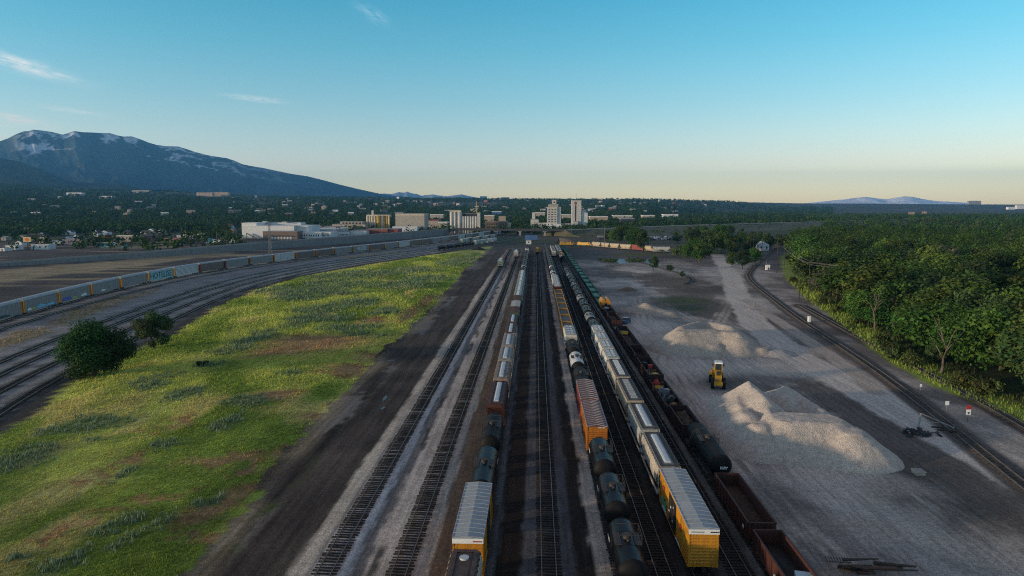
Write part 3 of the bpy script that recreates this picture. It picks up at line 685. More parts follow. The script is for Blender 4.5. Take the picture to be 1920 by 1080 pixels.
def make_boxcar(L=15.4, H=4.95, paint='yellow_paint', roof='silver_roof', rib='silver_roof', ribn=16, ribh=.05, fascia=True, door='black_paint', chevron=False):
    t = empty('boxcar'); running(t, L); W = 1.5; h = L / 2
    b = MB(); b.box(-W, W, -h, h, .95, H - .12)
    for s in (-1, 1):                                   # side posts
        for i in range(15):
            y = -h + .25 + i * (L - .5) / 14
            if abs(y) < 1.75: continue
            b.box(s * W - (.05 if s > 0 else .045), s * W + (.045 if s > 0 else .05), y - .05, y + .05, 1.0, H - .3)
        b.box(min(s * W, s * (W + .06)), max(s * W, s * (W + .06)), -h, h, .9, 1.14); b.box(min(s * W, s * (W + .05)), max(s * W, s * (W + .05)), -h, h, H - .32, H - .16)
        for i in range(9):                              # corrugated ends
            z = 1.3 + i * (H - 2.15) / 8.6
            b.rings([[(-W + .12, s * h, z), (-W + .12, s * (h + .085), z + .09), (-W + .12, s * h, z + .2)], [(W - .12, s * h, z), (W - .12, s * (h + .085), z + .09), (W - .12, s * h, z + .2)]])
        for x in (-W + .06, W - .06): b.box(x - .07, x + .07, s * h - .05, s * h + .06, .95, H - .15)
    b.build('body', M[paint], t)
    b = MB(); pk = .16
    b.extrude_y([(-W - .05, H - .14), (W + .05, H - .14), (W + .05, H - .02), (0, H + pk), (-W - .05, H - .02)], -h - .06, h + .06)
    b.build('roof', M[roof], t)
    b = MB()
    for i in range(ribn + 1):
        y = -h + .1 + i * (L - .2) / ribn
        if chevron:
            for s in (-1, 1): b.bar((s * 1.5, y - .25, H + .0), (0, y + .12, H + pk + .03), .13, ribh * 2)
        else: b.rings([[(-W - .04, y - .06, H - .015), (-W - .04, y - .06, H + ribh), (0, y - .06, H + pk + ribh), (W + .04, y - .06, H + ribh), (W + .04, y - .06, H - .015)], [(-W - .04, y + .06, H - .015), (-W - .04, y + .06, H + ribh), (0, y + .06, H + pk + ribh), (W + .04, y + .06, H + ribh), (W + .04, y + .06, H - .015)]])
    for s in (-1, 1): b.box(s * W - .02, s * W + .08 if s > 0 else s * W + .02, -h, h, H - .05, H + .03) if s > 0 else b.box(-W - .08, -W + .02, -h, h, H - .05, H + .03)
    b.build('roof_seam', M[rib], t)
    if fascia:
        for s in (-1, 1):
            b = MB(); b.box(-W - .03, W + .03, min(s * (h + .07), s * (h + .12)), max(s * (h + .07), s * (h + .12)), H - .52, H - .02); b.build('end_fascia', M['white_paint'], t)
    for s in (-1, 1):
        for k in (0, 1):
            b = MB(); y0 = -1.72 + 1.74 * k; b.box(min(s * (W + .05), s * (W + .12)), max(s * (W + .05), s * (W + .12)), y0, y0 + 1.7, 1.2, H - .34)
            for q in range(5): b.box(min(s * (W + .12), s * (W + .15)), max(s * (W + .12), s * (W + .15)), y0 + .02, y0 + 1.68, 1.4 + q * .68, 1.46 + q * .68)
            d = b.build('door', M[door], t)
            hb = MB(); hb.cyl((s * (W + .19), y0 + .5, 1.3), (s * (W + .19), y0 + .5, H - .5), .035, seg=6); hb.build('lock_rod', M['fitting'], d)
        ladder(t, s * (W + .08), h - .45, 1.0, 2.6, 'y', M[paint]); ladder(t, -s * 1.1, s * (h + .13), 1.0, 2.6, 'x', M[paint])
    return t

def hopper_prof(z, H):
    return None
def make_hopper(L=15.8, H=4.65, body='hopper_gray', roof='hopper_roof', hatch='hatch_white', mode='trough', ribs=14, curved=True):
    t = empty('covered_hopper'); running(t, L); h = L / 2 - .35
    b = MB()
    # lofted shell: sides bulge, end sheets slope in towards the bottom
    lv = [(1.25, 1.05, h - 2.6), (1.9, 1.38, h - 1.9), (2.6, 1.55, h - 1.1), (3.4, 1.57, h - .35), (4.0, 1.5, h), (H - .25, 1.36, h), (H - .08, 1.1, h)] if curved else [(1.25, 1.5, h - 2.6), (2.6, 1.53, h - 1.1), (3.4, 1.53, h - .3), (H - .3, 1.53, h), (H - .12, 1.5, h)]
    b.rings([[(-w, -l, z), (w, -l, z), (w, l, z), (-w, l, z)] for z, w, l in lv], 0, True, True)
    for s in (-1, 1):
        for i in range(ribs):
            y = -h + .3 + i * (2 * h - .6) / (ribs - 1)
            p = [(w, z) for z, w, l in lv if abs(y) <= l + .2]
            if len(p) < 2: continue
            for (w0, z0), (w1, z1) in zip(p[:-1], p[1:]): b.bar((s * (w0 + .02), y, z0), (s * (w1 + .02), y, z1), .07, .07)
        b.box(min(s * 1.42, s * 1.56), max(s * 1.42, s * 1.56), -L / 2 + .1, L / 2 - .1, .98, 1.24)
        for x in (-1.4, 1.4): b.bar((x, s * (L / 2 - .15), 1.1), (x, s * (h - .05), H - .4), .1)
        b.box(-1.5, 1.5, min(s * (L / 2 - 1.9), s * (L / 2 - .1)), max(s * (L / 2 - 1.9), s * (L / 2 - .1)), .98, 1.1)
    b.build('body', M[body], t)
    b = MB()
    for i in range(3):
        y = (i - 1) * (2 * h - 4.6) / 3
        b.rings([[(-1.1, y - 1.6, 1.3), (1.1, y - 1.6, 1.3), (1.1, y + 1.6, 1.3), (-1.1, y + 1.6, 1.3)], [(-.45, y - .5, .45), (.45, y - .5, .45), (.45, y + .5, .45), (-.45, y + .5, .45)]])
    b.build('discharge_gate', M['under_black'], t)
    b = MB(); W = 1.38 if curved else 1.55
    b.extrude_y([(-W, H - .22), (W, H - .22), (W, H - .16), (.55, H), (-.55, H), (-W, H - .16)], -h - .03, h + .03)
    for s in (-1, 1):
        for i in range(ribs): 
            y = -h + .3 + i * (2 * h - .6) / (ribs - 1); b.box(min(s * (W - .05), s * (W + .08)), max(s * (W - .05), s * (W + .08)), y - .07, y + .07, H - .26, H - .08)
    b.build('roof', M[roof], t)
    b = MB()
    for s in (-1, 1): b.box(s * .98 - .2, s * .98 + .2, -h, h, H - .02, H + .04)
    for s in (-1, 1): b.box(-1.2, 1.2, min(s * (h - .45), s * h), max(s * (h - .45), s * h), H + .045, H + .08)
    b.build('running_board', M['fitting'] if roof == 'hopper_roof' else M[roof], t)
    if mode == 'trough':
        n = 5; y0, y1 = -h + 1.4, h - 1.4; st = (y1 - y0) / n
        for i in range(n):
            b = MB(); b.extrude_y([(-.42, H - .02), (.42, H - .02), (.42, H + .13), (.2, H + .2), (-.2, H + .2), (-.42, H + .13)], y0 + i * st + .03, y0 + (i + 1) * st - .03); b.build('hatch', M[hatch], t)
    elif mode == 'square':
        n = 8; st = (2 * h - 1.6) / n
        for i in range(n):
            b = MB(); y = -h + .8 + (i + .5) * st; b.box(-.5, .5, y - .5, y + .5, H, H + .16); b.box(-.56, .56, y - .06, y + .06, H + .16, H + .2); b.build('hatch', M[hatch], t)
    elif mode == 'pairs':
        for i in range(4):
            y = -h + 1.6 + i * (2 * h - 3.2) / 3
            for k in (-1, 1):
                b = MB(); b.box(-.3 + .45 * k - .15, .3 + .45 * k - .15, y - .45, y + .45, H, H + .14); b.build('hatch', M[hatch], t)
    elif mode == 'round':
        for i in range(4):
            y = -h + 1.7 + i * (2 * h - 3.4) / 3
            b = MB(); b.cyl((0, y, H - .05), (0, y, H + .14), .42, seg=20, smooth=False); b.cyl((0, y, H + .14), (0, y, H + .18), .45, seg=20, smooth=False); b.build('hatch', M[hatch], t)
    for s in (-1, 1): ladder(t, -s * 1.15, s * (h + .12), 1.1, H - .1, 'x', M[body])
    return t

def make_tank(L=12.3, r=1.5, shell='tank_black', head='tank_head', band=True, grille=True, text=False):
    t = empty('tank_car'); running(t, L); zc = 1.15 + r; h = L / 2 - .75; seg = 28
    def ring(y, rr): return [(rr * math.cos(2 * math.pi * i / seg), y, zc + rr * math.sin(2 * math.pi * i / seg)) for i in range(seg)]
    b = MB(); b.rings([ring(-h + .75, r), ring(-1.35, r), ring(1.35, r), ring(h - .75, r)][::-1], 0, False, False, True, True); b.build('tank_shell', M[shell], t)
    for s in (-1, 1):
        b = MB(); rr = []
        for k in range(7):
            a = k / 6 * math.pi / 2; rr.append(ring(s * (h - .75 + .75 * math.sin(a)), max(r * 1.003 * math.cos(a), .02)))
        b.rings(rr if s < 0 else rr[::-1], 0, False, False, True, True); b.build('tank_head', M[head], t)
    b = MB()
    for y in (-h + .8, h - .8, -1.4, 1.4):                # seam bands
        b.rings([ring(y + .05, r + .012), ring(y - .05, r + .012)], 0, False, False, True, True)
    b.build('seam_band', M[head], t)
    b = MB()
    for s in (-1, 1): 
        y0 = s * (L / 2 - 2.6); y1 = s * (L / 2)
        b.box(-1.45, 1.45, min(y0, y1), max(y0, y1), .92, 1.04)
        b.box(-.55, .55, min(y0, y1), max(y0, y1), 1.04, 1.4)
        b.bar((-1.35, y1 - s * .1, 1.04), (-1.35, y1 - s * .1, 2.0), .05); b.bar((1.35, y1 - s * .1, 1.04), (1.35, y1 - s * .1, 2.0), .05); b.bar((-1.35, y1 - s * .1, 1.98), (1.35, y1 - s * .1, 1.98), .05)
    b.box(-.3, .3, -L / 2 + .3, L / 2 - .3, .88, 1.0)
    for s in (-1, 1): b.bar((s * 1.3, -L / 2 + .4, 1.5), (s * 1.3, L / 2 - .4, 1.5), .05)
    b.build('sill', M['under_black'], t)
    # top fittings: manway dome, valves, platform and rails
    top = zc + r
    b = MB(); b.cyl((0, 0, top - .1), (0, 0, top + .28), .42, seg=18, smooth=False); b.cyl((0, 0, top + .28), (0, 0, top + .36), .46, seg=18, smooth=False); b.cyl((.0, -.75, top - .08), (0, -.75, top + .22), .16, seg=10); b.cyl((.25, .7, top - .1), (.25, .7, top + .16), .12, seg=10); b.build('manway', M['fitting'], t)
    if grille:
        b = MB()
        for s in (-1, 1):
            b.box(s * 1.0 - .33, s * 1.0 + .33, -1.25, 1.25, top - .16, top - .10)
            b.bar((s * 1.3, -1.25, top - .13), (s * 1.3, -1.25, top + .85), .045); b.bar((s * 1.3, 1.25, top - .13), (s * 1.3, 1.25, top + .85), .045); b.bar((s * 1.3, -1.25, top + .84), (s * 1.3, 1.25, top + .84), .045); b.bar((s * 1.3, -1.25, top + .4), (s * 1.3, 1.25, top + .4), .035)
        for s in (-1, 1): b.bar((-1.3, s * 1.25, top + .84), (1.3, s * 1.25, top + .84), .045)
        b.build('platform', M['fitting'], t)
        for s in (-1, 1):
            b = MB(); 
            for k in range(9):
                pass
            ladder(t, s * 1.56, 0, 1.0, top - .15, 'y', M['under_black'])
    return t

def make_gondola(L=13.2, H=2.75, paint='gondola_brown', inside='gondola_inside', posts=11, fill=1.12):
    t = empty('gondola_car'); running(t, L); W = 1.5; h = L / 2
    b = MB()
    for s in (-1, 1):
        b.box(min(s * W, s * (W - .08)), max(s * W, s * (W - .08)), -h, h, .95, H); b.box(s * W - .1, s * W + .1, -h - .02, h + .02, H, H + .1)
        b.box(-W + .08, W - .08, min(s * h, s * (h - .08)), max(s * h, s * (h - .08)), .95, H - .02); b.box(-W + .1, W - .1, min(s * (h - .1), s * (h + .08)), max(s * (h - .1), s * (h + .08)), H - .02, H + .08)
        for i in range(posts):
            y = -h + .2 + i * (L - .4) / (posts - 1); b.box(min(s * W, s * (W + .11)), max(s * W, s * (W + .11)), y - .07, y + .07, .95, H)
        for x in (-1.0, -.35, .35, 1.0): b.box(x - .06, x + .06, min(s * h, s * (h + .09)), max(s * h, s * (h + .09)), .95, H - .03)
        b.box(min(s * W, s * (W + .1)), max(s * W, s * (W + .1)), -h, h, .86, .95)
    b.build('body', M[paint], t)
    b = MB(); b.box(-W + .085, W - .085, -h + .085, h - .085, .9, fill)
    if fill > 1.2:
        for i in range(5): b.box(-W + .085, W - .085, -h + L * (i + 1) / 6 - .08, -h + L * (i + 1) / 6 + .08, fill, fill + .12)
    b.build('floor', M[inside], t)
    for s in (-1, 1): ladder(t, s * (W + .13), -s * (h - .5), .9, H, 'y', M[paint])
    return t

def make_rack(L=24.2, roof='rack_roof', side='rack_gray', end='rack_end', style='panel'):
    t = empty('auto_carrier'); running(t, L); W = 1.5; h = L / 2; H = 5.75
    b = MB(); b.box(-W, W, -h + .3, h - .3, 1.0, H - .75); b.build('body', M['rack_groove'], t)
    for s in (-1, 1):
        b = MB(); n = 14
        for i in range(n):
            y0 = -h + 1.0 + i * (L - 2.0) / n; y1 = y0 + (L - 2.0) / n - .1
            if style == 'panel': b.box(min(s * W, s * (W + .05)), max(s * W, s * (W + .05)), y0, y1, 1.15, H - .95)
            else:
                for k in range(6): b.box(min(s * W, s * (W + .05)), max(s * W, s * (W + .05)), y0, y1, 1.2 + k * .62, 1.2 + k * .62 + .46)
        b.box(min(s * W, s * (W + .07)), max(s * W, s * (W + .07)), -h + .25, h - .25, H - .9, H - .72); b.box(min(s * W, s * (W + .08)), max(s * W, s * (W + .08)), -h + .2, h - .2, .85, 1.12)
        b.build('side_panel', M[side], t)
    b = MB(); pr = [(-W - .06, H - .75), (W + .06, H - .75), (W + .06, H - .45), (W - .25, H - .12), (W - .7, H), (-W + .7, H), (-W + .25, H - .12), (-W - .06, H - .45)]
    b.extrude_y(pr, -h + .15, h - .15)
    for i in range(9):
        y = -h + .4 + i * (L - .8) / 8; b.rings([[(x * 1.012, y - .06, z + .02) for x, z in pr[2:]], [(x * 1.012, y + .06, z + .02) for x, z in pr[2:]]])
    b.build('roof', M[roof], t)
    for s in (-1, 1):
        b = MB(); b.box(-W - .03, W + .03, min(s * (h - .3), s * (h - .12)), max(s * (h - .3), s * (h - .12)), 1.0, H - .78)
        for x in (-W, W): b.box(x - .1, x + .1, min(s * (h - 1.0), s * (h - .1)), max(s * (h - 1.0), s * (h - .1)), 1.0, H - .76)
        for x in (-.9, -.3, .3, .9): b.box(x - .05, x + .05, min(s * (h - .12), s * (h - .04)), max(s * (h - .12), s * (h - .04)), 1.1, H - .9)
        b.build('end_door', M[end], t)
    return t

def make_loco(L=17.0, paint='loader_yellow', dark='steel_dark'):
    t = empty('locomotive'); 
    for s in (-1, 1): bogie(t, s * (L / 2 - 3.0))
    for s in (-1, 1): coupler(t, s * L / 2, s)
    b = MB(); b.box(-1.5, 1.5, -L / 2, L / 2, 1.1, 1.5); b.box(-1.2, 1.2, -2.2, 2.2, .55, 1.1); b.build('frame', M[dark], t)
    b = MB(); b.box(-.95, .95, -L / 2 + 5.2, L / 2 - .9, 1.5, 3.9); b.box(-1.05, 1.05, L / 2 - 4.5, L / 2 - 1.6, 3.6, 4.3)
    b.rings([[(-.95, -L / 2 + .9, 1.5), (.95, -L / 2 + .9, 1.5), (.9, -L / 2 + .9, 2.6), (-.9, -L / 2 + .9, 2.6)], [(-.95, -L / 2 + 2.4, 1.5), (.95, -L / 2 + 2.4, 1.5), (.95, -L / 2 + 2.4, 3.1), (-.95, -L / 2 + 2.4, 3.1)]]); b.build('hood', M[paint], t)
    b = MB(); b.box(-1.5, 1.5, -L / 2 + 2.4, -L / 2 + 5.2, 1.5, 4.2); c = b.build('cab', M[paint], t)
    b = MB(); b.extrude_y([(-1.56, 4.2), (1.56, 4.2), (1.2, 4.45), (-1.2, 4.45)], -L / 2 + 2.3, -L / 2 + 5.3); b.build('cab_roof', M[dark], c)
    for s in (-1, 1):
        b = MB(); b.box(s * .95 - .4, s * .95 + .4, -L / 2 + 2.34, -L / 2 + 2.398, 3.25, 3.95); b.build('window', M['glass_dark'], c)
        b = MB(); b.box(min(s * 1.5, s * 1.54), max(s * 1.5, s * 1.54), -L / 2 + 3.0, -L / 2 + 4.6, 3.1, 3.85); b.build('window', M['glass_dark'], c)
        b = MB(); b.bar((s * 1.42, -L / 2 + .2, 2.5), (s * 1.42, -L / 2 + 2.3, 2.5), .05); b.bar((s * 1.42, -L / 2 + 5.4, 2.5), (s * 1.42, L / 2 - .2, 2.5), .05)
        for i in range(8): y = -L / 2 + 5.4 + i * (L - 5.7) / 7; b.bar((s * 1.42, y, 1.5), (s * 1.42, y, 2.5), .045)
        b.build('handrail', M['white_paint'], t)
    b = MB()
    for y in (3.0, 5.0): b.cyl((0, L / 2 - 5.5 - y * .3, 3.9), (0, L / 2 - 5.5 - y * .3, 4.15), .5, seg=14, smooth=False)
    b.build('fan', M[dark], t)
    return t

_ORD = ['first', 'second', 'third', 'fourth', 'fifth', 'sixth', 'seventh', 'eighth', 'ninth', 'tenth', 'eleventh', 'twelfth', 'thirteenth', 'fourteenth', 'fifteenth', 'sixteenth', 'seventeenth', 'eighteenth', 'nineteenth', 'twentieth', 'twenty-first', 'twenty-second', 'twenty-third', 'twenty-fourth', 'twenty-fifth']
PROTO = {}
LENS = {'box': 15.4, 'hop': 15.8, 'tank': 12.3, 'gon': 13.2, 'rack': 24.2, 'loco': 17.0}
MAKE = {'box': make_boxcar, 'hop': make_hopper, 'tank': make_tank, 'gon': make_gondola, 'rack': make_rack, 'loco': make_loco}
def get_car(kind, label, cat, group, kw):
    key = (kind, tuple(sorted(kw.items())))
    if key not in PROTO: PROTO[key] = o = MAKE[kind](**kw)
    else: o = copy_tree(PROTO[key])
    return tag(o, label, cat, group)
def car(kind, x, y0, y1, label, cat, group=None, **kw):
    """place a car of the given kind between y0 and y1 on track x"""
    o = get_car(kind, label, cat, group, kw)
    o.location = (x, (y0 + y1) / 2, RAIL_Z); o.scale = (1, (y1 - y0 + .25) / (kw.get('L', LENS[kind]) + 1.0), 1)
    return o
def park(kind, x, y, rz, label, cat, group=None, sy=1.0, **kw):
    o = get_car(kind, label, cat, group, kw); o.location = (x, y, RAIL_Z); o.rotation_euler = (0, 0, rz); o.scale = (1, sy, 1)
    return o
LATER = []
def paint_text(o, name, txt, size, mat, x, y, z, face, sx=1.0): LATER.append((o, name, txt, size, mat, x, y, z, face, sx))
def flush_text():
    """lettering lying on the cars, added once all copies are made"""
    for o, name, txt, size, mat, x, y, z, face, sx in LATER:
        t = text_mesh(name, txt, size, M[mat])
        t.rotation_euler = {'left': (R(90), 0, R(-90)), 'right': (R(90), 0, R(90)), 'end': (R(90), 0, 0), 'top': (0, 0, 0)}[face]
        t.location = (x, y, z); t.scale = (sx, 1, 1); setparent(t, o)
# ------------------------------------------------------------------ the trains
mm('hopper_rust', (.33, .27, .22), .65, 0, .2, .7, (.17, .09, .055), .5, streak=True)
mm('hopper_rust_roof', (.27, .24, .21), .7, 0, .25, .8, (.13, .07, .045), .55)
mm('hopper_beige', (.40, .37, .31), .6, 0, .15, .7, (.2, .13, .08), .3, streak=True)
mm('hopper_beige_roof', (.25, .25, .24), .65, 0, .2, .7, (.12, .09, .07), .35)
mm('hopper_tan', (.40, .345, .25), .6, 0, .14, .6, (.28, .2, .12), .3, streak=True)
mm('hopper_red', (.06, .022, .018), .65, 0, .2, .7, (.05, .02, .016), .3)
mm('hopper_mint', (.27, .36, .34), .55, 0, .14, .7, (.18, .2, .18), .3)
mm('hopper_mint_roof', (.24, .31, .31), .55, 0, .14, .7, (.15, .17, .16), .35)
mm('hopper_white', (.52, .52, .49), .55, 0, .1, .7, (.3, .27, .22), .25, streak=True)
mm('hopper_white_roof', (.30, .33, .33), .55, 0, .14, .8, (.2, .2, .19), .3)
mm('brown_roof', (.075, .05, .042), .7, 0, .25, .7, (.045, .028, .022), .4)
mm('brown_paint', (.08, .04, .03), .7, 0, .25, .7)
mm('tank_gray', (.19, .20, .21), .42, 0, .2, .7, (.1, .09, .085), .3)
mm('gondola_tan', (.34, .19, .05), .65, 0, .2, .8, (.15, .09, .05), .4, streak=True)
mm('gondola_dark', (.04, .016, .013), .75, 0, .3, .8, (.025, .012, .01), .4)
mm('rack_rust', (.13, .095, .08), .65, 0, .2, .5, (.2, .2, .2), .3, streak=True)
mm('rack_white', (.50, .54, .55), .55, 0, .1, .5, (.28, .28, .28), .25, streak=True)
mm('rack_cyan', (.20, .42, .44), .55, 0, .12, .5, (.3, .4, .4), .3)
mm('rack_orange_end', (.42, .12, .02), .6, 0, .2, 1.0)
mm('rack_red_end', (.14, .03, .03), .6, 0, .2, 1.0)
mm('paint_ink', (.012, .05, .06), .6, 0, .15); mm('paint_white', (.62, .66, .68), .6, 0, .12); mm('paint_teal', (.03, .32, .25), .6, 0, .2); mm('paint_sky', (.15, .42, .6), .6, 0, .2); mm('paint_lime', (.3, .36, .1), .6, 0, .2); mm('paint_blue', (.05, .1, .32), .6, 0, .2); mm('paint_red', (.35, .03, .03), .6, 0, .2)
X = TX
GA = 'cars of the left hand train'; GB = 'cars of the train with the orange boxcar'; GC = 'cars of the train with the gray hoppers'; GD = 'cars of the rusty gondola train'
# --- train A
a0 = car('hop', X['A'], 46.5, 62.3, 'dark roofed gray hopper with a round pale hatch, cut by the bottom edge', 'hopper car', GA, mode='round', body='hopper_beige', roof='brown_roof')
boxA = car('box', X['A'], 63.0, 77.2, 'yellow boxcar with a wide silver ribbed roof, in front of the two black tank cars', 'boxcar', GA, L=13.4, ribn=14)
t1 = car('tank', X['A'], 77.9, 93.6, 'black tank car touching the silver roofed yellow boxcar', 'tank car', GA, L=14.6)
t2 = car('tank', X['A'], 94.3, 109.0, 'dull dark gray tank car between a black tank car and a red brown hopper', 'tank car', GA, L=13.8, shell='tank_head')
car('hop', X['A'], 109.6, 126.0, 'red brown hopper with one long white roof hatch', 'hopper car', GA, body='hopper_red', roof='hopper_red')
car('hop', X['A'], 126.6, 142.8, 'rust stained white hopper right behind the red brown hopper', 'hopper car', GA, body='hopper_rust', roof='hopper_rust_roof')
car('hop', X['A'], 143.2, 157.2, 'beige hopper with a black roof patch, second behind the red brown one', 'hopper car', GA, body='hopper_beige', roof='hopper_beige_roof')
car('hop', X['A'], 157.8, 173.8, 'rusty pink hopper with a gray streaked roof, third behind the red brown hopper', 'hopper car', GA, body='hopper_rust', roof='hopper_beige_roof')
car('hop', X['A'], 174.2, 190.0, 'dark roofed hopper with a ragged pale hatch, nearer of two in the left train', 'hopper car', GA, body='hopper_beige', roof='brown_roof')
car('hop', X['A'], 190.5, 205.4, 'dark brown hopper with a narrow white hatch beside the green edged car', 'hopper car', GA, body='brown_paint', roof='brown_roof')
car('box', X['A'], 206.0, 219.6, 'boxcar with a dark brown roof and a green side, just behind the dark hoppers', 'boxcar', GA, L=13.0, paint='green_dark', roof='brown_roof', rib='brown_roof', fascia=False, door='green_paint')
car('box', X['A'], 220.0, 233.4, 'boxcar with a plain silver roof between two brown roofed boxcars', 'boxcar', GA, L=13.0, paint='brown_paint', fascia=False)
car('box', X['A'], 234.0, 247.6, 'boxcar with a brown roof in front of the pale green hoppers', 'boxcar', GA, L=13.0, paint='brown_paint', roof='brown_roof', rib='brown_roof', fascia=False)
for i in range(6): car('hop', X['A'], 248.2 + 17 * i, 264.6 + 17 * i, f'{_ORD[i]} pale green hopper with square white hatches, counting away from the brown roofed boxcar', 'hopper car', 'pale green hoppers', body='hopper_mint', roof='hopper_mint_roof', mode='square')
y = 350.6
for i, (sh, nm) in enumerate([('tank_black', 'dark tank car touching the farthest pale green hopper'), ('tank_black', 'dark tank car just nearer than the small white tank car'), ('tank_white', 'small white tank car among dark ones in the left train')] + [('tank_black', f'{_ORD[k]} dark tank car beyond the small white tank car') for k in range(9)]):
    car('tank', X['A'], y, y + 14.0, nm, 'tank car', 'distant tank cars of the left train', shell=sh); y += 14.6
car('hop', X['A'], y + 1, y + 17, 'white hopper with a dark hatch at the far end of the left train', 'hopper car', GA, body='hopper_white', roof='hopper_white', hatch='black_paint')
# --- short cuts on the two left leads and the locomotives of the throat
car('hop', X['L1'], 418, 436, 'lone gray hopper with white roof boxes standing at the end of the leftmost track', 'hopper car', 'cars left on the two left leads', body='hopper_mint', roof='hopper_mint_roof', mode='square')
car('box', X['L1'] + .6, 438, 464, 'long brown boxcar behind the lone gray hopper', 'boxcar', 'cars left on the two left leads', paint='brown_paint', roof='hopper_beige_roof', rib='brown_roof', fascia=False, L=24.0)
car('hop', X['L2'] - .4, 500, 518, 'pale hopper end-on at the far end of the second track', 'hopper car', 'cars left on the two left leads', body='hopper_white', roof='hopper_white_roof', mode='square')
car('loco', X['T0'], 540, 557, 'yellow locomotive nose-on at the far end of the empty middle track', 'locomotive', 'yellow locomotives')
car('loco', X['C'] + 1.5, 478, 495, 'yellow locomotive standing behind a gray tank car, right of the distant white hoppers', 'locomotive', 'yellow locomotives')
car('tank', X['C'] + 1.5, 462, 477, 'gray tank car coupled in front of a yellow locomotive', 'tank car', GC, shell='tank_gray')
for k, xx in enumerate((X['T1'] + .6, X['C'] + 1.2)):
    for i in range(4): car('hop', xx, 505 + 18 * i + 8 * k, 522 + 18 * i + 8 * k, f'{_ORD[i]} distant silver hopper in the {"right" if k else "left"} of two rows at the far yard throat', 'hopper car', 'distant silver hoppers', body='hopper_white', roof='hopper_white_roof', mode='pairs', hatch='fitting')
# --- train B
tb = []
for i, (y0, y1, nm) in enumerate([(46.8, 58.9, 'glossy black tank car cut by the bottom edge, nearest of its train'), (59.4, 71.9, 'glossy black tank car with brown fittings, second from the bottom edge'), (72.4, 84.6, 'glossy black tank car with a clean blue sheen, third from the bottom edge'), (85.1, 97.8, 'glossy black tank car touching the orange boxcar')]):
    tb.append(car('tank', X['B'], y0, y1, nm, 'tank car', GB, L=11.4))
boxO = car('box', X['B'], 98.7, 112.8, 'orange boxcar with a brown chevron ribbed roof', 'boxcar', GB, L=13.4, H=4.7, paint='orange_paint', roof='pink_roof', rib='roof_rib', chevron=True, fascia=False, ribn=15, door='orange_paint')
boxR = car('box', X['B'], 113.3, 126.6, 'faded red boxcar with a white striped ribbed roof', 'boxcar', GB, L=13.4, H=4.7, paint='red_paint', roof='pink_roof', rib='roof_rib', chevron=True, fascia=False, ribn=9, ribh=.08, door='red_paint')
car('tank', X['B'], 127.3, 141.7, 'dull black tank car behind the faded red boxcar', 'tank car', GB, shell='tank_head')
car('tank', X['B'], 142.2, 156.8, 'white tank car with dark fittings between two black ones', 'tank car', GB, shell='tank_white')
tk3 = car('tank', X['B'], 157.3, 171.8, 'dull black tank car between the white tank car and the small white hopper', 'tank car', GB, shell='tank_head', r=1.49)
car('hop', X['B'], 172.4, 186.6, 'small white hopper at the end of the tan open gondolas', 'hopper car', GB, body='hopper_white', roof='hopper_white_roof', mode='pairs')
for i in range(7): car('gon', X['B'], 187.2 + 13.2 * i, 200.0 + 13.2 * i, f'{_ORD[i]} tan sided open gondola counting away from the small white hopper', 'gondola car', 'tan open gondolas', paint='gondola_tan', inside='hopper_roof', H=3.4, fill=2.95)
car('hop', X['B'], 280, 295.5, 'hopper with a dark red end at the far end of the tan gondolas', 'hopper car', GB, body='hopper_red', roof='hopper_white_roof', mode='pairs')
for i in range(2): car('hop', X['B'], 296 + 16 * i, 311.5 + 16 * i, ('nearer' if i == 0 else 'farther') + ' silver hopper just behind the one with the dark red end', 'hopper car', GB, body='hopper_white', roof='hopper_white_roof', mode='pairs')
y = 328.5
for i in range(18):
    wh = i in (0, 1, 3); y1 = y + 15.5
    car('tank', X['B'] - .0, y, y1, (f'white topped tank car, {_ORD[i]} behind the silver hoppers' if wh else f'dark tank car, {_ORD[i]} behind the silver hoppers'), 'tank car', 'distant tank cars of the orange boxcar train', shell='tank_white' if wh else 'tank_black'); y = y1 + .6
# --- train C
boxC = car('box', X['C'], 65.6, 82.2, 'bright yellow boxcar with a blue silver roof and dark tagged doors, nearest on its track', 'boxcar', GC, L=15.6, H=5.0)
for i, (y0, y1, nm, kw) in enumerate([(83.0, 97.2, 'beige sided hopper coupled to the bright yellow boxcar', dict(body='hopper_beige', roof='hopper_roof')), (97.8, 112.2, 'gray hopper with a long white hatch, second from the bright yellow boxcar', dict()),
        (112.8, 128.8, 'tan streaked gray hopper with a gridded hatch, third from the bright yellow boxcar', dict(body='hopper_tan', roof='hopper_roof', mode='square', hatch='hopper_white_roof')), (129.4, 145.2, 'pale gray hopper with a gridded hatch, fourth from the bright yellow boxcar', dict(body='hopper_beige', roof='hopper_roof', mode='square', hatch='hatch_white'))]):
    car('hop', X['C'], y0, y1, nm, 'hopper car', GC, **kw)
for i in range(4): car('hop', X['C'], 145.8 + 10.6 * i, 155.9 + 10.6 * i, f'{_ORD[i]} short white hopper with paired hatches, counting away from the gray hoppers', 'hopper car', 'short white hoppers', L=9.4, body='hopper_white', roof='hopper_white_roof', mode='pairs', ribs=8)
y = 188.4
for i in range(13): car('tank', X['C'], y, y + 13.8, f'{_ORD[i]} black and gray tank car counting away from the short white hoppers', 'tank car', 'black tank cars of the gray hopper train', shell='tank_gray' if i % 3 == 1 else 'tank_black', L=12.8); y += 14.4
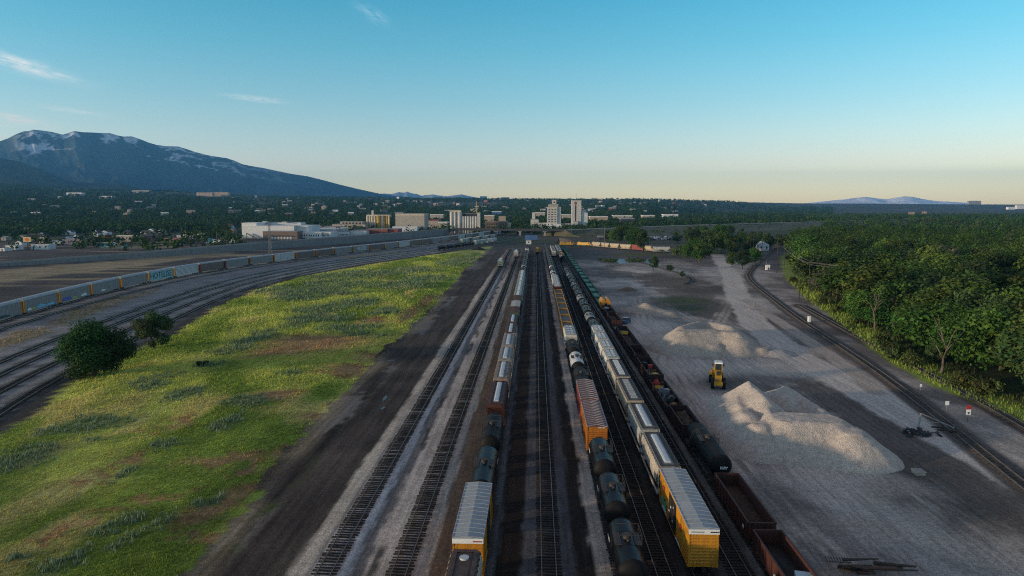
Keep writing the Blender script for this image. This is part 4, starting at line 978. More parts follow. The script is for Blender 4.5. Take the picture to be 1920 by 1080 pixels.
# --- train D
gd = []
for (y0, y1, nm, kw) in [(50.5, 70.9, 'rusty gondola with a spray painted side and a pale bundle, cut by the bottom edge', dict(L=19.4)), (71.8, 86.6, 'empty looking rusty gondola between the black tank car and the bottom gondola', dict(L=13.9))]:
    gd.append(car('gon', X['D'], y0, y1, nm, 'gondola car', GD, **kw))
tD = car('tank', X['D'], 87.3, 105.0, 'long matt black tank car with a white number on its end, beside the gravel', 'tank car', GD, L=16.4, shell='tank_head', r=1.52)
for (y0, y1, nm, kw) in [(105.6, 117.2, 'dark gondola full of rusty scrap behind the long matt black tank car', dict(L=10.8, paint='gondola_dark')), (117.8, 137.6, 'low gondola crowded with gray machinery parts', dict(L=19, H=2.0, paint='gondola_dark')),
        (138.2, 155.4, 'dark gondola with a red drum and orange scrap inside', dict(L=16.4, paint='gondola_dark')), (156.0, 169.0, 'empty dark red gondola, nearer of the two deep ones', dict(L=12.2, paint='gondola_dark', H=2.9)), (169.5, 196.6, 'long dark gondola with a yellow scrap piece, left of the big crater topped heap', dict(L=26, paint='gondola_dark')),
        (197.2, 205.0, 'flat gray deck car between the long dark gondola and a dark red gondola', dict(L=7, H=1.35, paint='concrete_dark', inside='concrete')), (205.6, 224.0, 'dark red gondola beside the small blue truck', dict(L=17.6)), (224.6, 238.5, 'dark gondola with white scraps in front of the yellow rail machine', dict(L=13.1, paint='gondola_dark'))]:
    gd.append(car('gon', X['D'], y0, y1, nm, 'gondola car', GD, **kw))
for i in range(20): car('gon', X['D'] - .0, 250.5 + 18.4 * i, 268.6 + 18.4 * i, f'{_ORD[i]} flat green car counting away from the yellow rail machine', 'flat car', 'long string of green flat cars', L=17.3, H=1.7, paint='green_dark', inside='green_paint')
def load(name, label, x, y0, y1, z, hgt, mat, w=1.36, seed=1, cat='load'):
    n, k = max(8, int((y1 - y0) * 2.5)), 8
    b = MB(); rr = []
    for i in range(n + 1):
        yy = y0 + (y1 - y0) * i / n; e = min(1, 4 * min(i, n - i) / n); r = [(x - w, yy, z)]
        for j in range(k + 1):
            u = -1 + 2 * j / k; hh = hgt * (1 - .55 * abs(u) ** 2) * (.25 + .75 * e) * (.55 + .9 * float(fbm(np.array([yy * .7 + seed * 9]), np.array([u * 2.0 + seed]), seed, 3)[0]))
            r.append((x + u * w, yy, z + max(.02, hh)))
        r.append((x + w, yy, z)); rr.append(r)
    b.rings(rr, 0, True, True); o = b.build(name, M[mat]); tag(o, label, cat); return o
zf = RAIL_Z + 1.125
load('coal_load', 'black coal like load lying in the rusty gondola at the bottom edge', X['D'], 51, 70.4, zf, .75, 'coal', seed=3)
load('coal_load', 'dark brown debris on the floor of the empty looking rusty gondola', X['D'], 72.3, 86.0, zf, .5, 'scrap_load', seed=4)
load('scrap_load', 'heap of rusty scrap in the dark gondola behind the long black tank car', X['D'], 106.1, 116.7, zf, 1.5, 'scrap_load', seed=5)
load('scrap_load', 'brown scrap lying in the dark gondola with the red drum', X['D'], 139, 149, zf, 1.0, 'scrap_load', seed=6)
load('scrap_load', 'dark scrap along the bottom of the long dark gondola', X['D'], 171, 190, zf, .9, 'scrap_load', seed=7)
load('scrap_load', 'dark soil in the dark red gondola beside the blue truck', X['D'], 206.5, 223, zf, 1.0, 'scrap_load', seed=8)
b = MB(); b.box(-.75, .75, -1.2, 1.2, 0, .62); 
for yy in (-.6, 0, .6): b.box(-.77, .77, yy - .03, yy + .03, -.0, .64)
tag(b.build('wrapped_bundle', mm('pale_wrap', (.42, .52, .55), .5, 0, .1), None, (X['D'] + .55, 61.6, zf + .72), R(-12)), 'pale blue gray wrapped bundle lying in the bottom gondola', 'bundle')
# machinery parts and scrap pieces: each piece a thing of its own
mm('scrap_yellow', (.5, .33, .04), .6, 0, .25, 1.5, RUST, .3); mm('scrap_gray', (.14, .16, .18), .65, 0, .3, 1.5, RUST, .25); mm('scrap_red', (.42, .05, .035), .6, 0, .2, 1.5, RUST, .2); mm('scrap_pale', (.40, .46, .45), .6, 0, .2, 1.5, RUST, .2)
def scrap_piece(kind, label, x, y, z, rz, mat, s=1.0):
    b = MB()
    if kind == 'frame':
        for u in (-.9, .9): b.box(u - .08, u + .08, -1.3, 1.3, 0, .25)
        for v in (-1.2, -.4, .4, 1.2): b.box(-.82, .82, v - .06, v + .06, .03, .2)
        b.bar((-.9, -1.2, .2), (.2, .6, 1.0), .12); b.bar((.9, 1.2, .2), (.2, .6, 1.0), .12)
    elif kind == 'drum':
        b.cyl((0, 0, 0), (0, 0, .95), .42, seg=16, smooth=False); b.cyl((0, 0, .3), (0, 0, .36), .45, seg=16, smooth=False); b.cyl((0, 0, .6), (0, 0, .66), .45, seg=16, smooth=False); b.cyl((.2, .1, .95), (.2, .1, 1.0), .07, seg=8)
    elif kind == 'bucket':
        pr = [(-.9, 0), (-.5, -.25), (.4, -.3), (.95, .0), (1.0, .55), (.9, .55), (.82, .05), (.35, -.18), (-.45, -.15), (-.8, .05)]
        b.rings([[(y_, -1.2, z_ + .4) for y_, z_ in pr], [(y_, 1.2, z_ + .4) for y_, z_ in pr]]); b.box(-.7, .8, -1.22, -1.14, .1, .8); b.box(-.7, .8, 1.14, 1.22, .1, .8)
    elif kind == 'engine':
        b.box(-.6, .6, -1.0, 1.0, .15, .9); b.box(-.35, .35, -.8, .8, .9, 1.3); b.cyl((-.75, -.4, .5), (-.75, .5, .5), .28, seg=12); b.cyl((.2, .4, 1.25), (.2, .4, 1.8), .08, seg=8); b.cyl((0, 1.0, .55), (0, 1.25, .55), .5, seg=16, smooth=False); b.box(-.7, .7, -.9, -.7, 0, .2); b.box(-.7, .7, .7, .9, 0, .2)
    elif kind == 'plates':
        for i in range(5): b.box(-1.1 + .1 * i, 1.0 - .06 * i, -.9 + .05 * i, .9 - .08 * i, .14 * i, .14 * i + .08, M=Matrix.Rotation(R(4 * i - 6), 4, 'Z'))
    elif kind == 'beam':
        for u in (0, 1): b.box(-1.6, 1.6, -.18, .18, .3 * u, .3 * u + .05)
        b.box(-1.6, 1.6, -.03, .03, .05, .3); b.box(-1.6, -1.5, -.18, .18, .05, .3); b.box(1.5, 1.6, -.18, .18, .05, .3)
    b.v = [(p[0] * s, p[1] * s, p[2] * s) for p in b.v]
    o = b.build({'frame': 'machine_frame', 'drum': 'steel_drum', 'bucket': 'digger_bucket', 'engine': 'engine_block', 'plates': 'plate_stack', 'beam': 'steel_beam'}[kind], M[mat], None, (x, y, z), rz); tag(o, label, 'scrap', 'scrap pieces in the gondolas'); return o
xd = X['D']; z1 = zf
scrap_piece('drum', 'red steel drum standing in a dark gondola', xd + .35, 147.6, z1 + .55, 0, 'scrap_red', 1.15)
scrap_piece('beam', 'orange steel beam across the gondola beside the red drum', xd, 146.0, z1 + .55, R(8), 'scrap_yellow', .8)
scrap_piece('plates', 'brown yellow plates near the end of the gondola with the red drum', xd + .2, 141.0, z1 + .9, R(10), 'scrap_yellow', .8)
scrap_piece('frame', 'white scrap frame at the left of the gondola with the red drum', xd - .7, 142.3, z1 + .75, R(30), 'hatch_white', .45)
scrap_piece('engine', 'dark machine block behind the red drum', xd - .3, 151.5, z1, R(15), 'steel_dark', 1.0)
scrap_piece('frame', 'gray frame standing at the far end of the gondola with the red drum', xd + .3, 153.6, z1 + .1, R(80), 'scrap_gray', .8)
for j, (k_, lb, dx, yy, rz, mt, sc_) in enumerate([('engine', 'red machine end at the far end of the low machinery gondola', -.3, 136.0, 5, 'scrap_red', .85), ('engine', 'red brown machine part right of the red machine end', .75, 135.6, 0, 'gondola_brown', .7), ('bucket', 'yellow digger bucket below the red machine end', -.3, 133.6, 80, 'scrap_yellow', .6),
        ('plates', 'pale green tank like block in the low machinery gondola', .6, 131.3, 5, 'scrap_pale', .95), ('engine', 'biggest gray engine block in the low machinery gondola', -.2, 129.2, 20, 'scrap_gray', 1.0), ('frame', 'dark gray frame left of the machinery pile', -.45, 126.0, 5, 'scrap_gray', 1.0), ('beam', 'brown beam lying right of the machinery pile', .7, 127.6, 70, 'gondola_tan', .7),
        ('engine', 'dark engine block in the middle of the machinery pile', .55, 124.6, -20, 'steel_dark', .9), ('plates', 'olive plate stack near the middle of the machinery gondola', .5, 122.6, 14, 'gondola_tan', .6), ('frame', 'blue gray ladder frame above the yellow bucket', .2, 120.4, 85, 'scrap_gray', .75), ('bucket', 'yellow scrap bucket at the near end of the machinery gondola', .1, 118.9, 0, 'scrap_yellow', .8)]):
    scrap_piece(k_, lb, xd + dx, yy, z1 - .0, R(rz), mt, sc_)
scrap_piece('bucket', 'yellow bucket in the long dark gondola', xd - .3, 188.5, z1 + .5, R(80), 'scrap_yellow', 1.0)
scrap_piece('plates', 'gray plates at the far end of the long dark gondola', xd, 192.0, z1 + .2, 0, 'scrap_gray', 1.2)
scrap_piece('plates', 'white plate stack in front of the yellow rail machine', xd - .5, 235, z1 + .9, R(20), 'hatch_white', .9)
scrap_piece('beam', 'pale beam in front of the yellow rail machine', xd + .4, 236, z1 + .9, R(40), 'hatch_white', .6)
# yellow rail machine: rounded twin cab on a short frame
t = empty('rail_machine', (xd, 244.0, RAIL_Z)); tag(t, 'yellow rail machine with a rounded twin top at the head of the green flat cars', 'rail machine')
bogie(t, -2.0); bogie(t, 2.0)
b = MB(); b.box(-1.5, 1.5, -4.6, 4.6, .95, 1.35); b.build('frame', M['steel_dark'], t)
b = MB()
for s in (-1, 1):
    pr = [(s * .8 - .78, 1.35), (s * .8 + .78, 1.35), (s * .8 + .8, 3.8), (s * .8 + .62, 4.35), (s * .8 + .3, 4.6), (s * .8 - .3, 4.6), (s * .8 - .62, 4.35), (s * .8 - .8, 3.8)]
    b.rings([[(x_, -4.2, z_) for x_, z_ in pr], [(x_, 3.6, z_) for x_, z_ in pr]])
b.build('cab', M['yellow_paint'], t)
b = MB(); b.box(-.38, .42, -4.26, -4.21, 2.1, 3.3); b.build('window', M['glass_dark'], t)
b = MB(); b.box(-.62, .66, -4.25, -4.205, 3.45, 3.62); b.box(.2, .42, -4.27, -4.22, 1.6, 2.1); b.build('marking', M['red_paint'], t)

# --- auto carrier train on the outer left curve
P0, s0 = arc(LTRK['c0'])
def s_at(pt): return s0[np.argmin(np.hypot(P0[:, 0] - pt[0], P0[:, 1] - pt[1]))]
sb = s_at((-179.0, 230.5)) - 9.0; PITCHR = 24.9
RK = [('rack_gray', 'rack_end'), ('rack_gray', 'rack_end'), ('rack_gray', 'rack_end'), ('rack_gray', 'rack_end'), ('rack_gray', 'rack_end'), ('rack_cyan', 'rack_end'), ('rack_white', 'rack_end'), ('rack_rust', 'rack_red_end'), ('rack_gray', 'rack_red_end'), ('rack_gray', 'rack_end'), ('rack_white', 'rack_orange_end'),
      ('rack_rust', 'rack_orange_end'), ('rack_rust', 'rack_end'), ('rack_gray', 'rack_end'), ('rack_gray', 'rack_end'), ('rack_rust', 'rack_orange_end'), ('rack_gray', 'rack_end'), ('rack_white', 'rack_end'), ('rack_rust', 'rack_end'), ('rack_rust', 'rack_end'), ('rack_gray', 'rack_red_end'), ('rack_gray', 'rack_end'), ('rack_rust', 'rack_end'), ('rack_white', 'rack_end'), ('rack_gray', 'rack_red_end'), ('rack_rust', 'rack_end'), ('rack_white', 'rack_end'), ('rack_gray', 'rack_end'), ('rack_rust', 'rack_red_end'), ('rack_white', 'rack_end')]
SPECIAL = {0: 'auto carrier cut by the left edge of the photo, its side tagged dark low down', 1: 'auto carrier with white and light blue spray paint along its foot', 2: 'auto carrier with dark blue and green spray paint along its foot', 3: 'auto carrier with a small white tag low on its side', 4: 'plain gray auto carrier left of the one lettered in black', 5: 'turquoise auto carrier with big black spray painted letters', 6: 'white slatted auto carrier right of the one lettered in black', 7: 'purple brown auto carrier right of the white slatted one', 15: 'rust brown auto carrier right of the one with big white letters', 14: 'gray auto carrier with big white spray painted letters', 10: 'pale slatted auto carrier with an orange end'}
racks = []
for i, (sd, en) in enumerate(RK):
    sc_ = sb + PITCHR * (i - .5)
    if sc_ > s0[-1] - 20: break
    x_, y_, a_ = along(LTRK['c0'], sc_)
    racks.append(park('rack', float(x_), float(y_), float(a_) - math.pi / 2, SPECIAL.get(i, f'{_ORD[i] if i < 25 else "far"} auto carrier from the left edge, {"rust brown" if sd == "rack_rust" else "white" if sd == "rack_white" else "gray"} sided with {"a red" if "red" in en else "an orange" if "orange" in en else "a yellow brown"} end' if i < 25 else f'{["gray", "rust brown", "white", "blue gray", "brown"][(i - 25) % 5]} auto carrier far away under the road bridge'), 'auto carrier', 'auto carriers of the curved train', sy=PITCHR / 25.3, side=sd, end=en, style='slat' if sd in ('rack_white',) else 'panel'))
# dark and white cars standing on the inner left curve
P4, s4 = arc(LTRK['c5']); s_a = s4[np.argmin(np.abs(P4[:, 1] - 585))]
for i in range(9):
    x_, y_, a_ = along(LTRK['c5'], s_a + 16.5 * i)
    if i < 5: park('tank', float(x_), float(y_), float(a_) - math.pi / 2, f'{_ORD[i]} black tank car from the left in the short cut beyond the pasture', 'tank car', 'short cut beyond the pasture', L=13.5)
    else: park('hop', float(x_), float(y_), float(a_) - math.pi / 2, f'{_ORD[i - 5]} pale hopper right of the black tank cars beyond the pasture', 'hopper car', 'short cut beyond the pasture', body='hopper_white' if i > 6 else 'hopper_mint', roof='hopper_white_roof', mode='pairs')
P4, s4 = arc(LTRK['c3']); s_a = s4[np.argmin(np.abs(P4[:, 1] - 690))]
for i in range(7):
    x_, y_, a_ = along(LTRK['c3'], s_a + 17 * i); park('box' if i % 2 else 'hop', float(x_), float(y_), float(a_) - math.pi / 2, f'{_ORD[i]} car of the pale distant row left of the bridge pier', 'freight car', 'pale distant row under the bridge', **(dict(paint='rack_gray', fascia=False, roof='silver_roof') if i % 2 else dict(body='hopper_mint', roof='hopper_white_roof', mode='pairs')))
# train with yellow locomotives on the far right curve
RR = smoothline([at(1040, 452, 640)[:2], at(1075, 456, 645)[:2], G(1110, 463), G(1150, 467), G(1190, 470), G(1240, 474)], 6, 6)
PR, sR = arc(RR); q = 4.0
for i, (kind, nm, kw, ln) in enumerate([('loco', 'yellow locomotive leading the tan hoppers at right, left of the pair', {}, 16.5), ('loco', 'yellow locomotive next to the tan hoppers at right, right of the pair', {}, 16.5), ('hop', 'tan hopper touching the yellow locomotives', dict(body='hopper_tan', roof='hopper_tan', mode='pairs'), 14), ('hop', 'second tan hopper from the yellow locomotives', dict(body='hopper_tan', roof='hopper_tan', mode='pairs'), 14), ('hop', 'third tan hopper from the yellow locomotives', dict(body='hopper_tan', roof='hopper_tan', mode='pairs'), 14), ('hop', 'tan hopper left of the dark red boxcar', dict(body='hopper_tan', roof='hopper_tan', mode='pairs'), 15),
        ('box', 'dark red boxcar in the train of tan hoppers', dict(paint='red_paint', roof='red_paint', rib='red_paint', fascia=False, door='red_paint'), 15), ('hop', 'tan hopper half hidden by the trees right of the dark red boxcar', dict(body='hopper_tan', roof='hopper_tan', mode='pairs'), 15), ('hop', 'pale hopper showing right of the tree beside the scrap heap', dict(body='hopper_white', roof='hopper_white_roof', mode='pairs'), 15)]):
    if q + ln > sR[-1] + 30: pass
    x_, y_, a_ = along(RR, q + ln / 2)
    park(kind, float(x_), float(y_), float(a_) - math.pi / 2 + (math.pi if kind == 'loco' else 0), nm, 'locomotive' if kind == 'loco' else 'boxcar' if kind == 'box' else 'hopper car', 'yellow locomotives' if kind == 'loco' else 'cars of the tan hopper train', sy=ln / (LENS[kind] + 1.2), **kw); q += ln

# spray paint and lettering
h = 1.62
paint_text(racks[5], 'lettering', 'HOTELISE', 4.3, 'paint_ink', h, -.4, 3.0, 'right', 1.12); paint_text(racks[14], 'lettering', 'FLICB', 4.2, 'paint_white', h, 1.0, 3.0, 'right', 1.25)
def splash(o, mat, y0, y1, z0, z1, x, seed, name='spray_paint'):
    b = MB(); n = 14; rr = []
    r_ = random.Random(seed); pts_t = []; pts_b = []
    for i in range(n + 1):
        u = i / n; y = y0 + (y1 - y0) * u; e = math.sin(math.pi * min(1, max(0, u * .9 + .05))) ** .4
        pts_t.append((y, z0 + (z1 - z0) * e * (.7 + .3 * r_.random()))); pts_b.append((y, z0 + (z1 - z0) * .12 * r_.random()))
    loop = pts_b + pts_t[::-1]
    b.rings([[(x, y, z) for y, z in loop], [(x + (.015 if x > 0 else -.015), y, z) for y, z in loop]]); LATER2.append((o, b, name, mat))
LATER2 = []
splash(racks[1], 'paint_white', -10, -7.2, 1.2, 2.3, h, 1); splash(racks[1], 'paint_lime', -7.0, -4.4, 1.2, 2.2, h, 2); splash(racks[1], 'paint_sky', -4.2, 2.2, 1.15, 2.6, h, 3); splash(racks[1], 'paint_sky', 2.6, 8.8, 1.2, 2.2, h, 4)
splash(racks[2], 'paint_blue', -10.2, -3.4, 1.15, 2.8, h, 5); splash(racks[2], 'paint_lime', -3.2, 1.0, 1.2, 2.2, h, 6); splash(racks[2], 'paint_white', 4.0, 8.6, 1.3, 2.6, h, 7); splash(racks[3], 'paint_white', -5, -1.0, 1.3, 2.3, h, 8)
splash(racks[0], 'paint_ink', -6, 4.0, 1.15, 2.2, h, 9)
bl = -1.60
splash(boxC, 'paint_teal', 3.2, 6.6, 1.5, 2.6, bl, 11); splash(boxC, 'paint_white', 3.0, 5.6, 1.15, 1.7, bl, 12)
splash(boxC, 'paint_white', -4.4, -2.2, 1.1, 1.5, bl, 13)
for yy, zz in ((1.0, 2.6), (.1, 3.4), (-.9, 2.2), (-1.2, 3.9)): splash(boxC, 'paint_white', yy, yy + .35, zz, zz + .3, -1.68, int(yy * 10) + 40)
def emblem(o, x, y, z):
    b = MB(); b.rings([[(x, y + dy * .32, z + dz * .42) for dy, dz in ((-1, 1), (1, 1), (1, -.1), (0, -1), (-1, -.1))], [(x - .02, y + dy * .32, z + dz * .42) for dy, dz in ((-1, 1), (1, 1), (1, -.1), (0, -1), (-1, -.1))]]); LATER2.append((o, b, 'emblem', 'paint_red'))
emblem(boxC, bl, -4.2, 3.3); emblem(boxC, bl, 5.2, 3.5)
for k, (y0, hh_) in enumerate([(-8.2, 1.2), (-6.6, 1.0), (-5.2, 1.3), (-3.4, 1.0), (-1.8, .9), (0, 1.1), (1.8, .8)]): splash(gd[0], ['gondola_tan', 'scrap_pale', 'gondola_tan', 'gondola_tan', 'scrap_pale', 'gondola_tan', 'scrap_pale'][k], y0, y0 + 1.2, 1.1, 1.1 + hh_, -1.62, 60 + k)
splash(gd[1], 'paint_white', -5.9, -5.2, 1.5, 2.1, -1.62, 77)
# illegible small stencils kept as dashes of paint
def dashes(o, y, z, w, rows, mat='paint_white', x0=0.0, face='end'):
    b = MB(); r_ = random.Random(int(w * 100))
    for k in range(rows):
        x = x0 - w / 2
        while x < x0 + w / 2:
            l = .08 + .1 * r_.random(); b.box(x, x + l, y - .012, y, z - .22 * k, z - .22 * k + .13); x += l + .05
    LATER2.append((o, b, 'stencil', mat))
for k_, (o_, y_, z_) in enumerate([(t1, 3, 2.6), (tb[1], 2, 2.5), (tb[2], 2, 2.5), (tb[3], 2, 2.5)]):
    for s_ in (-1, 1):
        b = MB(); r_ = random.Random(k_); y0_ = y_
        while y0_ < y_ + 1.6: l_ = .1 + .12 * r_.random(); b.box(min(s_ * 1.5, s_ * 1.52), max(s_ * 1.5, s_ * 1.52), y0_, y0_ + l_, z_, z_ + .3); y0_ += l_ + .07
        LATER2.append((o_, b, 'stencil', 'paint_white'))
dashes(tD, -8.215 + .02, 2.95, .9, 2)
dashes(boxC, -7.8 - .13, 4.66, .75, 1, 'black_paint', 1.0); dashes(boxC, -7.8 - .13, 4.66, 1.2, 1, 'hopper_gray', -.7)
dashes(boxA, -6.7 - .13, 4.6, .8, 1, 'paint_red', .9); dashes(boxO, -6.7 - .1, 4.42, 1.0, 1, 'paint_white', .6)
# ------------------------------------------------------------------ trees
ML = attr_mat('foliage', rough=.75, amp=.12, s1=.6, s2=4, bump=0, spec=.2, trans=.22, objrand=.36)
MLN = attr_mat('foliage_near', rough=.75, amp=.12, s1=.6, s2=4, bump=0, spec=.2, trans=.2)
MLF = attr_mat('foliage_far', rough=.85, amp=.15, s1=.05, s2=.4, bump=0, spec=.1, trans=.15)
def crown(n_lump, leaves, R_, z0, z1, leaf, seed, col=(.04, .075, .016), flat=.6, gap=.0):
    r = np.random.default_rng(seed); zc = (z0 + z1) / 2; hz = (z1 - z0) / 2
    L_ = []
    for i in range(n_lump):
        while True:
            p = r.uniform(-1, 1, 3)
            q = np.linalg.norm(p)
            if .25 < q < 1: break
        p = p / q * (q ** .45) * .78
        w = 1.0 - .25 * max(p[2], 0)
        L_.append((p[0] * R_ * w, p[1] * R_ * w, zc + p[2] * hz, R_ * r.uniform(.28, .5), r.uniform(.66, 1.4), r.uniform(-.012, .018)))
    L_ = np.array(L_); wgt = L_[:, 3] ** 2; k = r.choice(n_lump, leaves, p=wgt / wgt.sum())
    d = r.normal(size=(leaves, 3)); d /= np.linalg.norm(d, axis=1)[:, None]
    rad = L_[k, 3] * (r.random(leaves) ** .35) * r.uniform(.85, 1.15, leaves)
    c = L_[k, :3] + d * rad[:, None] * np.array([1, 1, flat + .25])
    nrm = d + r.normal(size=(leaves, 3)) * .55 + np.array([0, 0, .35]); nrm /= np.linalg.norm(nrm, axis=1)[:, None]
    u = np.cross(nrm, r.normal(size=(leaves, 3))); u /= np.linalg.norm(u, axis=1)[:, None]; v = np.cross(nrm, u)
    s = leaf * r.uniform(.6, 1.3, leaves)[:, None]
    V = np.stack([c - u * s * .5, c + v * s * .32, c + u * s * .5, c - v * s * .32], 1).reshape(-1, 3)
    br = L_[k, 4] * r.uniform(.75, 1.25, leaves)
    C = np.array(col)[None] * br[:, None]; C[:, 0] += L_[k, 5] * br
    C = np.repeat(np.clip(C, .004, 1), 4, axis=0)
    return V, np.arange(leaves * 4).reshape(-1, 4), C
def trunk_mb(h, r0, R_, z0, z1, seed, n=5):
    r = random.Random(seed); b = MB(); pts = [(0, 0, -.3)]; n_ = 4
    for i in range(1, n_ + 1): pts.append((r.uniform(-.2, .2) * i, r.uniform(-.2, .2) * i, h * i / n_))
    for i in range(n_): b.cyl(pts[i], pts[i + 1], r0 * (1 - .18 * i), r0 * (1 - .18 * (i + 1)), 8)
    for k in range(n):
        a = 2 * math.pi * k / n + r.uniform(-.4, .4); q = pts[2 + k % 3]; e = (q[0] + math.cos(a) * R_ * .6, q[1] + math.sin(a) * R_ * .6, z0 + (z1 - z0) * r.uniform(.35, .75))
        md = tuple((q[i] + e[i]) / 2 + (r.uniform(-.3, .3) if i < 2 else .4) for i in range(3))
        b.cyl(q, md, r0 * .42, r0 * .28, 6); b.cyl(md, e, r0 * .28, r0 * .1, 6)
    return b
class TreeKind:
    def __init__(s, name, n_lump, leaves, R_, z0, z1, leaf, seed, col, tr=.28, mat=None):
        s.name = name; s.h = z1
        V, Q, C = crown(n_lump, leaves, R_, z0, z1, leaf, seed, col)
        s.o = np_mesh('crown', V, Q, mat or ML, cols=C); s.t = trunk_mb(z0 + (z1 - z0) * .55, tr, R_, z0, z1, seed).build('trunk', M['bark']); s.R = R_; s.first = True
    def place(s, x, y, z, h, label, cat='tree', group=None, w=1.0, rz=None):
        root = empty(s.name, (x, y, z), random.uniform(0, 6.28) if rz is None else rz); k = h / s.h; root.scale = (k * w, k * w, k)
        if s.first: a, b = s.o, s.t; s.first = False
        else: a = s.o.copy(); b = s.t.copy(); COL.objects.link(a); COL.objects.link(b)
        setparent(a, root); setparent(b, root); tag(root, label, cat, group); return root
big = TreeKind('round_tree', 20, 26000, 8.4, .2, 14.0, .52, 3, (.022, .058, .010), .5, MLN)
lean = TreeKind('leaning_tree', 14, 13000, 4.4, .2, 11.0, .42, 9, (.042, .082, .026), .3, MLN)
x_, y_ = G(178, 706); big.place(x_, y_, 0, 11.9, 'big dark round tree beside the left tracks at the edge of the pasture', w=1.12)
x_, y_ = G(288, 655); lean.place(x_, y_, 0, 10.6, 'smaller gray green tree standing right of the big round one', w=1.1)
shrub = TreeKind('shrub', 12, 1500, 1.3, .1, 1.6, .25, 14, (.03, .055, .016), .06)
x_, y_ = G(381, 691); shrub.place(x_, y_, float(gz(x_, y_)[0]), 1.25, 'small dark bush alone in the pasture', 'shrub', w=1.5)
KIN = [TreeKind('broadleaf_tree', 34, 3000, 5.6, 1.5, 13.0, .72, 21, (.050, .104, .017)), TreeKind('broadleaf_tree', 30, 2800, 5.0, 1.5, 14.0, .7, 22, (.036, .076, .014)), TreeKind('broadleaf_tree', 36, 3000, 6.4, 1.2, 12.0, .74, 23, (.062, .124, .02)),
       TreeKind('broadleaf_tree', 28, 2600, 5.2, 1.0, 11.0, .7, 24, (.052, .084, .026)), TreeKind('willow_tree', 30, 2800, 5.4, .8, 12.0, .66, 25, (.085, .10, .058)), TreeKind('broadleaf_tree', 32, 2600, 4.6, 1.6, 15.0, .7, 26, (.026, .056, .013))]
KLAB = ['broad mid green tree', 'tall dark green tree', 'wide bright green tree', 'olive green tree', 'pale gray green willow', 'narrow dark tree']
KW = [.28, .2, .2, .14, .06, .12]
BUSH = [TreeKind('bush', 14, 900, 2.6, .1, 3.6, .55, 31, (.055, .08, .022), .08), TreeKind('bush', 12, 800, 2.2, .1, 3.0, .5, 32, (.05, .08, .024), .08)]
EDGE = Gp([(1474, 470), (1482, 500), (1492, 535), (1545, 572), (1600, 612), (1660, 655), (1700, 690), (1775, 722), (1850, 740), (1990, 780)])
EDGE = [(x + 3.2, y + 1.5) for x, y in EDGE]
FOREST = EDGE + [(260, 75), (700, 60), (3200, 900), (3000, 2600), (1100, 2900), (620, 1500), (440, 1080), (300, 800), (230, 640)]
# the wood: nearest trees are single things, the rest one mass
gxs, gys = np.meshgrid(np.arange(80, 620, 11.2), np.arange(90, 760, 11.2)); fx = gxs.ravel() + rng.uniform(-5, 5, gxs.size); fy = gys.ravel() + rng.uniform(-5, 5, gxs.size)
sdf = sd_poly(fx, fy, FOREST); ok = (sdf > .5) & (fx / fy < .82)
fx, fy, sdf = fx[ok], fy[ok], sdf[ok]; dd = np.hypot(fx, fy); o_ = np.argsort(dd); fx, fy, dd, sdf = fx[o_], fy[o_], dd[o_], sdf[o_]
NIND = 290
for i in range(NIND):
    k = int(rng.choice(6, p=np.array(KW) / sum(KW))); h = (7.5 + 11.5 * rng.random()) * (1.0 if sdf[i] > 6 else rng.uniform(.5, .95)); 
    KIN[k].place(float(fx[i]), float(fy[i]), 0, float(h), KLAB[k] + (' on the front edge of the wood at the right' if sdf[i] < 8 else ' inside the wood at the right'), 'tree', 'trees of the wood at the right', w=float(rng.uniform(.95, 1.6)))
def mass(name, x, y, z, h, wd, nleaf, leafk, cols):
    """far trees that read as one mass: leaf clumps per tree merged in one mesh"""
    n = len(x); r = rng
    d = r.normal(size=(n, nleaf, 3)); d /= np.linalg.norm(d, axis=2)[..., None]
    rad = r.random((n, nleaf, 1)) ** .3
    c = d * rad * np.stack([wd, wd, h * .45], 1)[:, None, :]; c[..., 2] += (h * .55)[:, None]
    # uneven outline: each crown gets two or three bulges
    ph = r.random((n, 1)) * 6.28; an = np.arctan2(d[..., 1], d[..., 0]); c[..., :2] *= (1 + .28 * np.sin(2 * an + ph))[..., None]; c[..., 2] *= (1 + .12 * np.sin(3 * an + ph))
    c += np.stack([x, y, z], 1)[:, None, :]
    nr = d + r.normal(size=d.shape) * .5 + np.array([0, 0, .4]); nr /= np.linalg.norm(nr, axis=2)[..., None]
    u = np.cross(nr, r.normal(size=d.shape)); u /= np.linalg.norm(u, axis=2)[..., None]; v = np.cross(nr, u)
    s = (leafk * wd)[:, None, None] * r.uniform(.6, 1.3, (n, nleaf, 1))
    V = np.stack([c - u * s * .5, c + v * s * .4, c + u * s * .5, c - v * s * .4], 2).reshape(-1, 3)
    C = cols[:, None, :] * r.uniform(.65, 1.35, (n, nleaf, 1)); C = np.repeat(C.reshape(-1, 3), 4, axis=0)
    o = np_mesh(name, V, np.arange(len(V)).reshape(-1, 4), MLF, cols=C); tag(o, kind='stuff'); return o
PAL = np.array([[.040, .084, .013], [.036, .076, .014], [.048, .096, .014], [.052, .084, .026], [.08, .10, .05], [.026, .056, .013]])
def pick(n): return PAL[rng.choice(6, n, p=np.array(KW) / sum(KW))] * rng.uniform(.75, 1.25, (n, 1))
x1, y1 = fx[NIND:], fy[NIND:]; n = len(x1)
mass('wood_beyond', x1, y1, np.zeros(n), rng.uniform(9, 18.5, n), rng.uniform(5.0, 10.0, n), 400, .155, pick(n))
n0 = 9000; x2 = rng.uniform(150, 2900, n0); y2 = 500 + 2300 * rng.random(n0) ** 1.3
k = (sd_poly(x2, y2, FOREST) > 2) & ((y2 > 755) | (x2 > 615)) & (x2 / y2 < .85); x2, y2 = x2[k], y2[k]; n = len(x2)
